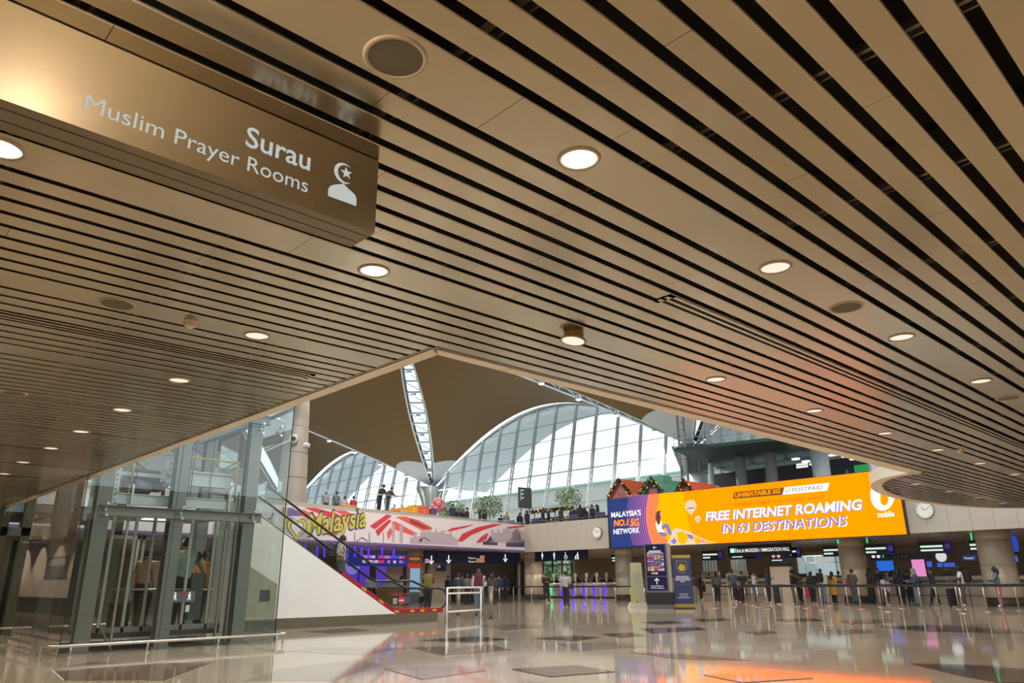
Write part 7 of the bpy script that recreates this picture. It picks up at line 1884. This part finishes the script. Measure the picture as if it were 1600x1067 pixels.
# on the escalator
ex_ = aty(533, 880, 21.3).x; zf = deckm(ex_) - 0.27
person('person in a cream tee with a dark pack riding the escalator', (ex_, 21.3, zf), toward(533, 70), shirt=(0.55, 0.48, 0.36), pants=(0.10, 0.09, 0.08), skin='l', sleeves='short', h=1.72, arms=('down', 'bag'))
backpack('dark olive backpack on the person riding the escalator', (ex_, 21.3, zf), toward(533, 70), (0.06, 0.06, 0.04), 1.72, 0.9)
# in the lift
person('person in a grey-green tee seen from behind inside the glass lift', (6.30, 17.2, 0.33), toward(288, 178), shirt=(0.30, 0.34, 0.28), pants=(0.03, 0.03, 0.03), skin='l', sleeves='short', h=1.86, wide=1.15, arms=('hip', 'wide'))
person('person in peach and black at the left of the lift car', (5.62, 17.45, 0.33), toward(255, 150), shirt=(0.45, 0.25, 0.15), pants=BK, skin='l', sleeves='short', h=1.62)
person('person in an orange sash at the right of the lift car', (6.86, 17.55, 0.33), toward(337, 120), shirt=(0.50, 0.17, 0.03), pants=BK, skin='m', h=1.62)
suitcase('black suitcase inside the lift car', (5.15, 17.3, 0.33), 0.3, (0.016, 0.012, 0.012), 0.55)
# upper level
def mz(px, head, plane, X=None):
    p = atx(px, head, X) if X else aty(px, head, plane); return p
def upper(lab, px, side, Y=None, X=None, z=MEZ, group=None, **kw):
    p = atx(px, 790, X) if X else aty(px, 790, Y); p.z = z
    person(lab, p, toward(px, side), group=group, **kw)
upper('person in a dark top leaning on the stage rail above the banner', 592, 60, Y=39.1, z=5.285, shirt=BK, pants=BK, hairdo='cap', hair=BK, lean=0.35, arms=('rail', 'rail'), h=1.74)
upper('second leaning person with a bald head on the stage rail', 604, 50, Y=39.3, z=5.285, shirt=(0.03, 0.03, 0.035), pants=(0.06, 0.055, 0.05), lean=0.45, arms=('rail', 'rail'), h=1.66, hair=(0.05, 0.035, 0.03))
for lab, px, Y, kw in (('person in a grey top near the air tower', 508, 38.9, dict(shirt=(0.25, 0.25, 0.25), hair=(0.3, 0.3, 0.3))), ('person in a teal jacket behind the banner rail', 525, 38.9, dict(shirt=(0.08, 0.13, 0.14))), ('person in red behind the orange counter', 552, 40.4, dict(shirt=(0.38, 0.03, 0.05))), ('person in pale clothes behind the orange counter', 538, 40.8, dict(shirt=(0.45, 0.35, 0.33))),
        ('person in grey beside the long orange counter', 616, 42.9, dict(shirt=(0.32, 0.33, 0.33), hair=(0.3, 0.28, 0.25))), ('person in beige by the long orange counter', 628, 42.9, dict(shirt=(0.42, 0.34, 0.22), hair=(0.3, 0.25, 0.2))), ('person in dark clothes beside the amber cabinet', 646, 43.6, dict(shirt=BK)), ('second dark-clad person beside the amber cabinet', 655, 43.7, dict(shirt=(0.04, 0.03, 0.03))),
        ('person in navy with a red bag behind the banner rail', 707, 40.4, dict(shirt=(0.02, 0.03, 0.07)))):
    upper(lab, px, 40, Y=Y, pants=BK, h=1.68, **kw)
for k, (px, X) in enumerate(((718, 34.6), (724, 35.2), (730, 34.9), (750, 36.5), (757, 36.8))):
    upper('dark-clad person in a group behind the right end of the banner', px, 30 * k, X=X, shirt=(0.02, 0.02, 0.025), pants=BK, h=1.68, hairdo=('short', 'long')[k % 2], group='dark-clad group on the upper level')
upper('person in a patterned grey dress with a yellow scarf above the fascia', 791, 20, X=39.9, shirt=(0.30, 0.30, 0.29), pants=GY, hairdo='scarf', hair=(0.55, 0.38, 0.06), dress='long', h=1.72)
for k, (px, X) in enumerate(((783, 39.9), (812, 40.2), (823, 39.9), (848, 39.8), (857, 40.4), (876, 39.5), (894, 40.4), (906, 40.0), (914, 40.8), (925, 39.9), (933, 40.6))):
    upper('person in dark clothes seated or standing among the lounge chairs', px, 25 * k, X=X, shirt=((0.02, 0.03, 0.04), (0.03, 0.02, 0.03), (0.04, 0.05, 0.05))[k % 3], pants=BK, h=1.55 + 0.06 * (k % 4), hairdo=('short', 'long', 'scarf')[k % 3], hair=BK, group='people among the lounge chairs')
for lab, px, X, hh in (('dark-clad person peeping over the screen beside the red-roofed house', 1077, 38.9, 2.05), ('person with dark hair above the top edge of the screen under the canopy', 1202, 38.9, 2.1), ('person in maroon looking at a phone above the right end of the screen', 1331, 38.9, 2.0)):
    p = atx(px, 760, X); p.z = 5.0
    upper(lab, px, 10, X=X, z=p.z, shirt=(0.06, 0.02, 0.04), pants=BK, h=1.62, arms=('phone', 'phone'), hairdo='long' if px > 1100 else 'short')
t = thing('viewing_step', 'raised step behind the big screen where onlookers stand', 'step', (39, 20, MEZ)); MB().box(38.3, 39.6, 13.2, 30, MEZ, 5.0).build('platform', M_GREY, t)

finish_people()
finish_text()

# ------------------------------------------------------------------ pieces that belong to a part hang under that part
SUBS = {'face_panel': ('lettering', 'dome_symbol', 'crescent_symbol', 'star_symbol', 'screw'), 'dial': ('hand', 'hour_mark'), 'bag': ('front_pocket', 'grab_loop', 'handle'), 'ring': ('diffuser', 'bright_lens', 'grille'),
        'guide_upright': ('bolt',), 'panel': ('lettering', 'arrow', 'pictogram', 'flag_stripe', 'tiny_flag', 'round_print', 'red_ring', 'white_disc', 'text_line', 'lime_band', 'small_mark'), 'box': ('lettering', 'number_panel', 'text_line', 'white_symbol', 'green_symbol', 'symbol'),
        'upper_panel': ('flag',), 'garland_needles': ('garland_bulbs',), 'shell': ('rib', 'pull_handle'), 'cabinet': ('glow_panel', 'reader', 'camera_pole'), 'top': ('monitor',), 'sheet': ('gold_band', 'crest_edge', 'crest_field', 'crest_disc', 'text_line', 'rule'),
        'banner_sheet': ('ray_stripe', 'skyline_shape', 'skyline_line', 'skyline_arch', 'skyline_kite', 'lettering', 'heart_symbol', 'violet_border'), 'board': ('text_line',), 'seat': ('backrest', 'armrest'), 'base': ('sensor_cap',), 'plate': ('print',),
        'orange_field': ('navy_field', 'coral_field', 'yellow_field', 'pink_arc', 'rock_field', 'rock_patch', 'rock_shade_print', 'figure_blouse', 'figure_jeans', 'figure_hair', 'figure_face', 'balloon_skirt', 'balloon', 'balloon_band', 'balloon_basket', 'lettering', 'dark_tab', 'white_tab', 'round_logo', 'round_logo_hole', 'round_logo_slot', 'round_logo_notch'),
        'white_flank': ('bronze_plinth',), 'red_deck_strip': ('yellow_mark',), 'notice_sticker': ('notice_figure', 'notice_red'), 'slab': ('rail_tube', 'rail_post'), 'body': ('hair', 'headscarf', 'skirt')}
def bn(o): return o.name.split('.')[0]
for root in [o for o in bpy.data.objects if o.parent is None and o.children]:
    kids = list(root.children)
    for part, subs in SUBS.items():
        host = next((k for k in kids if bn(k) == part and k.type == 'MESH'), None)
        if host is None or Vector(host.location).length > 1e-6: continue
        for k in kids:
            if k is not host and k.parent is root and bn(k) in subs: k.parent = host
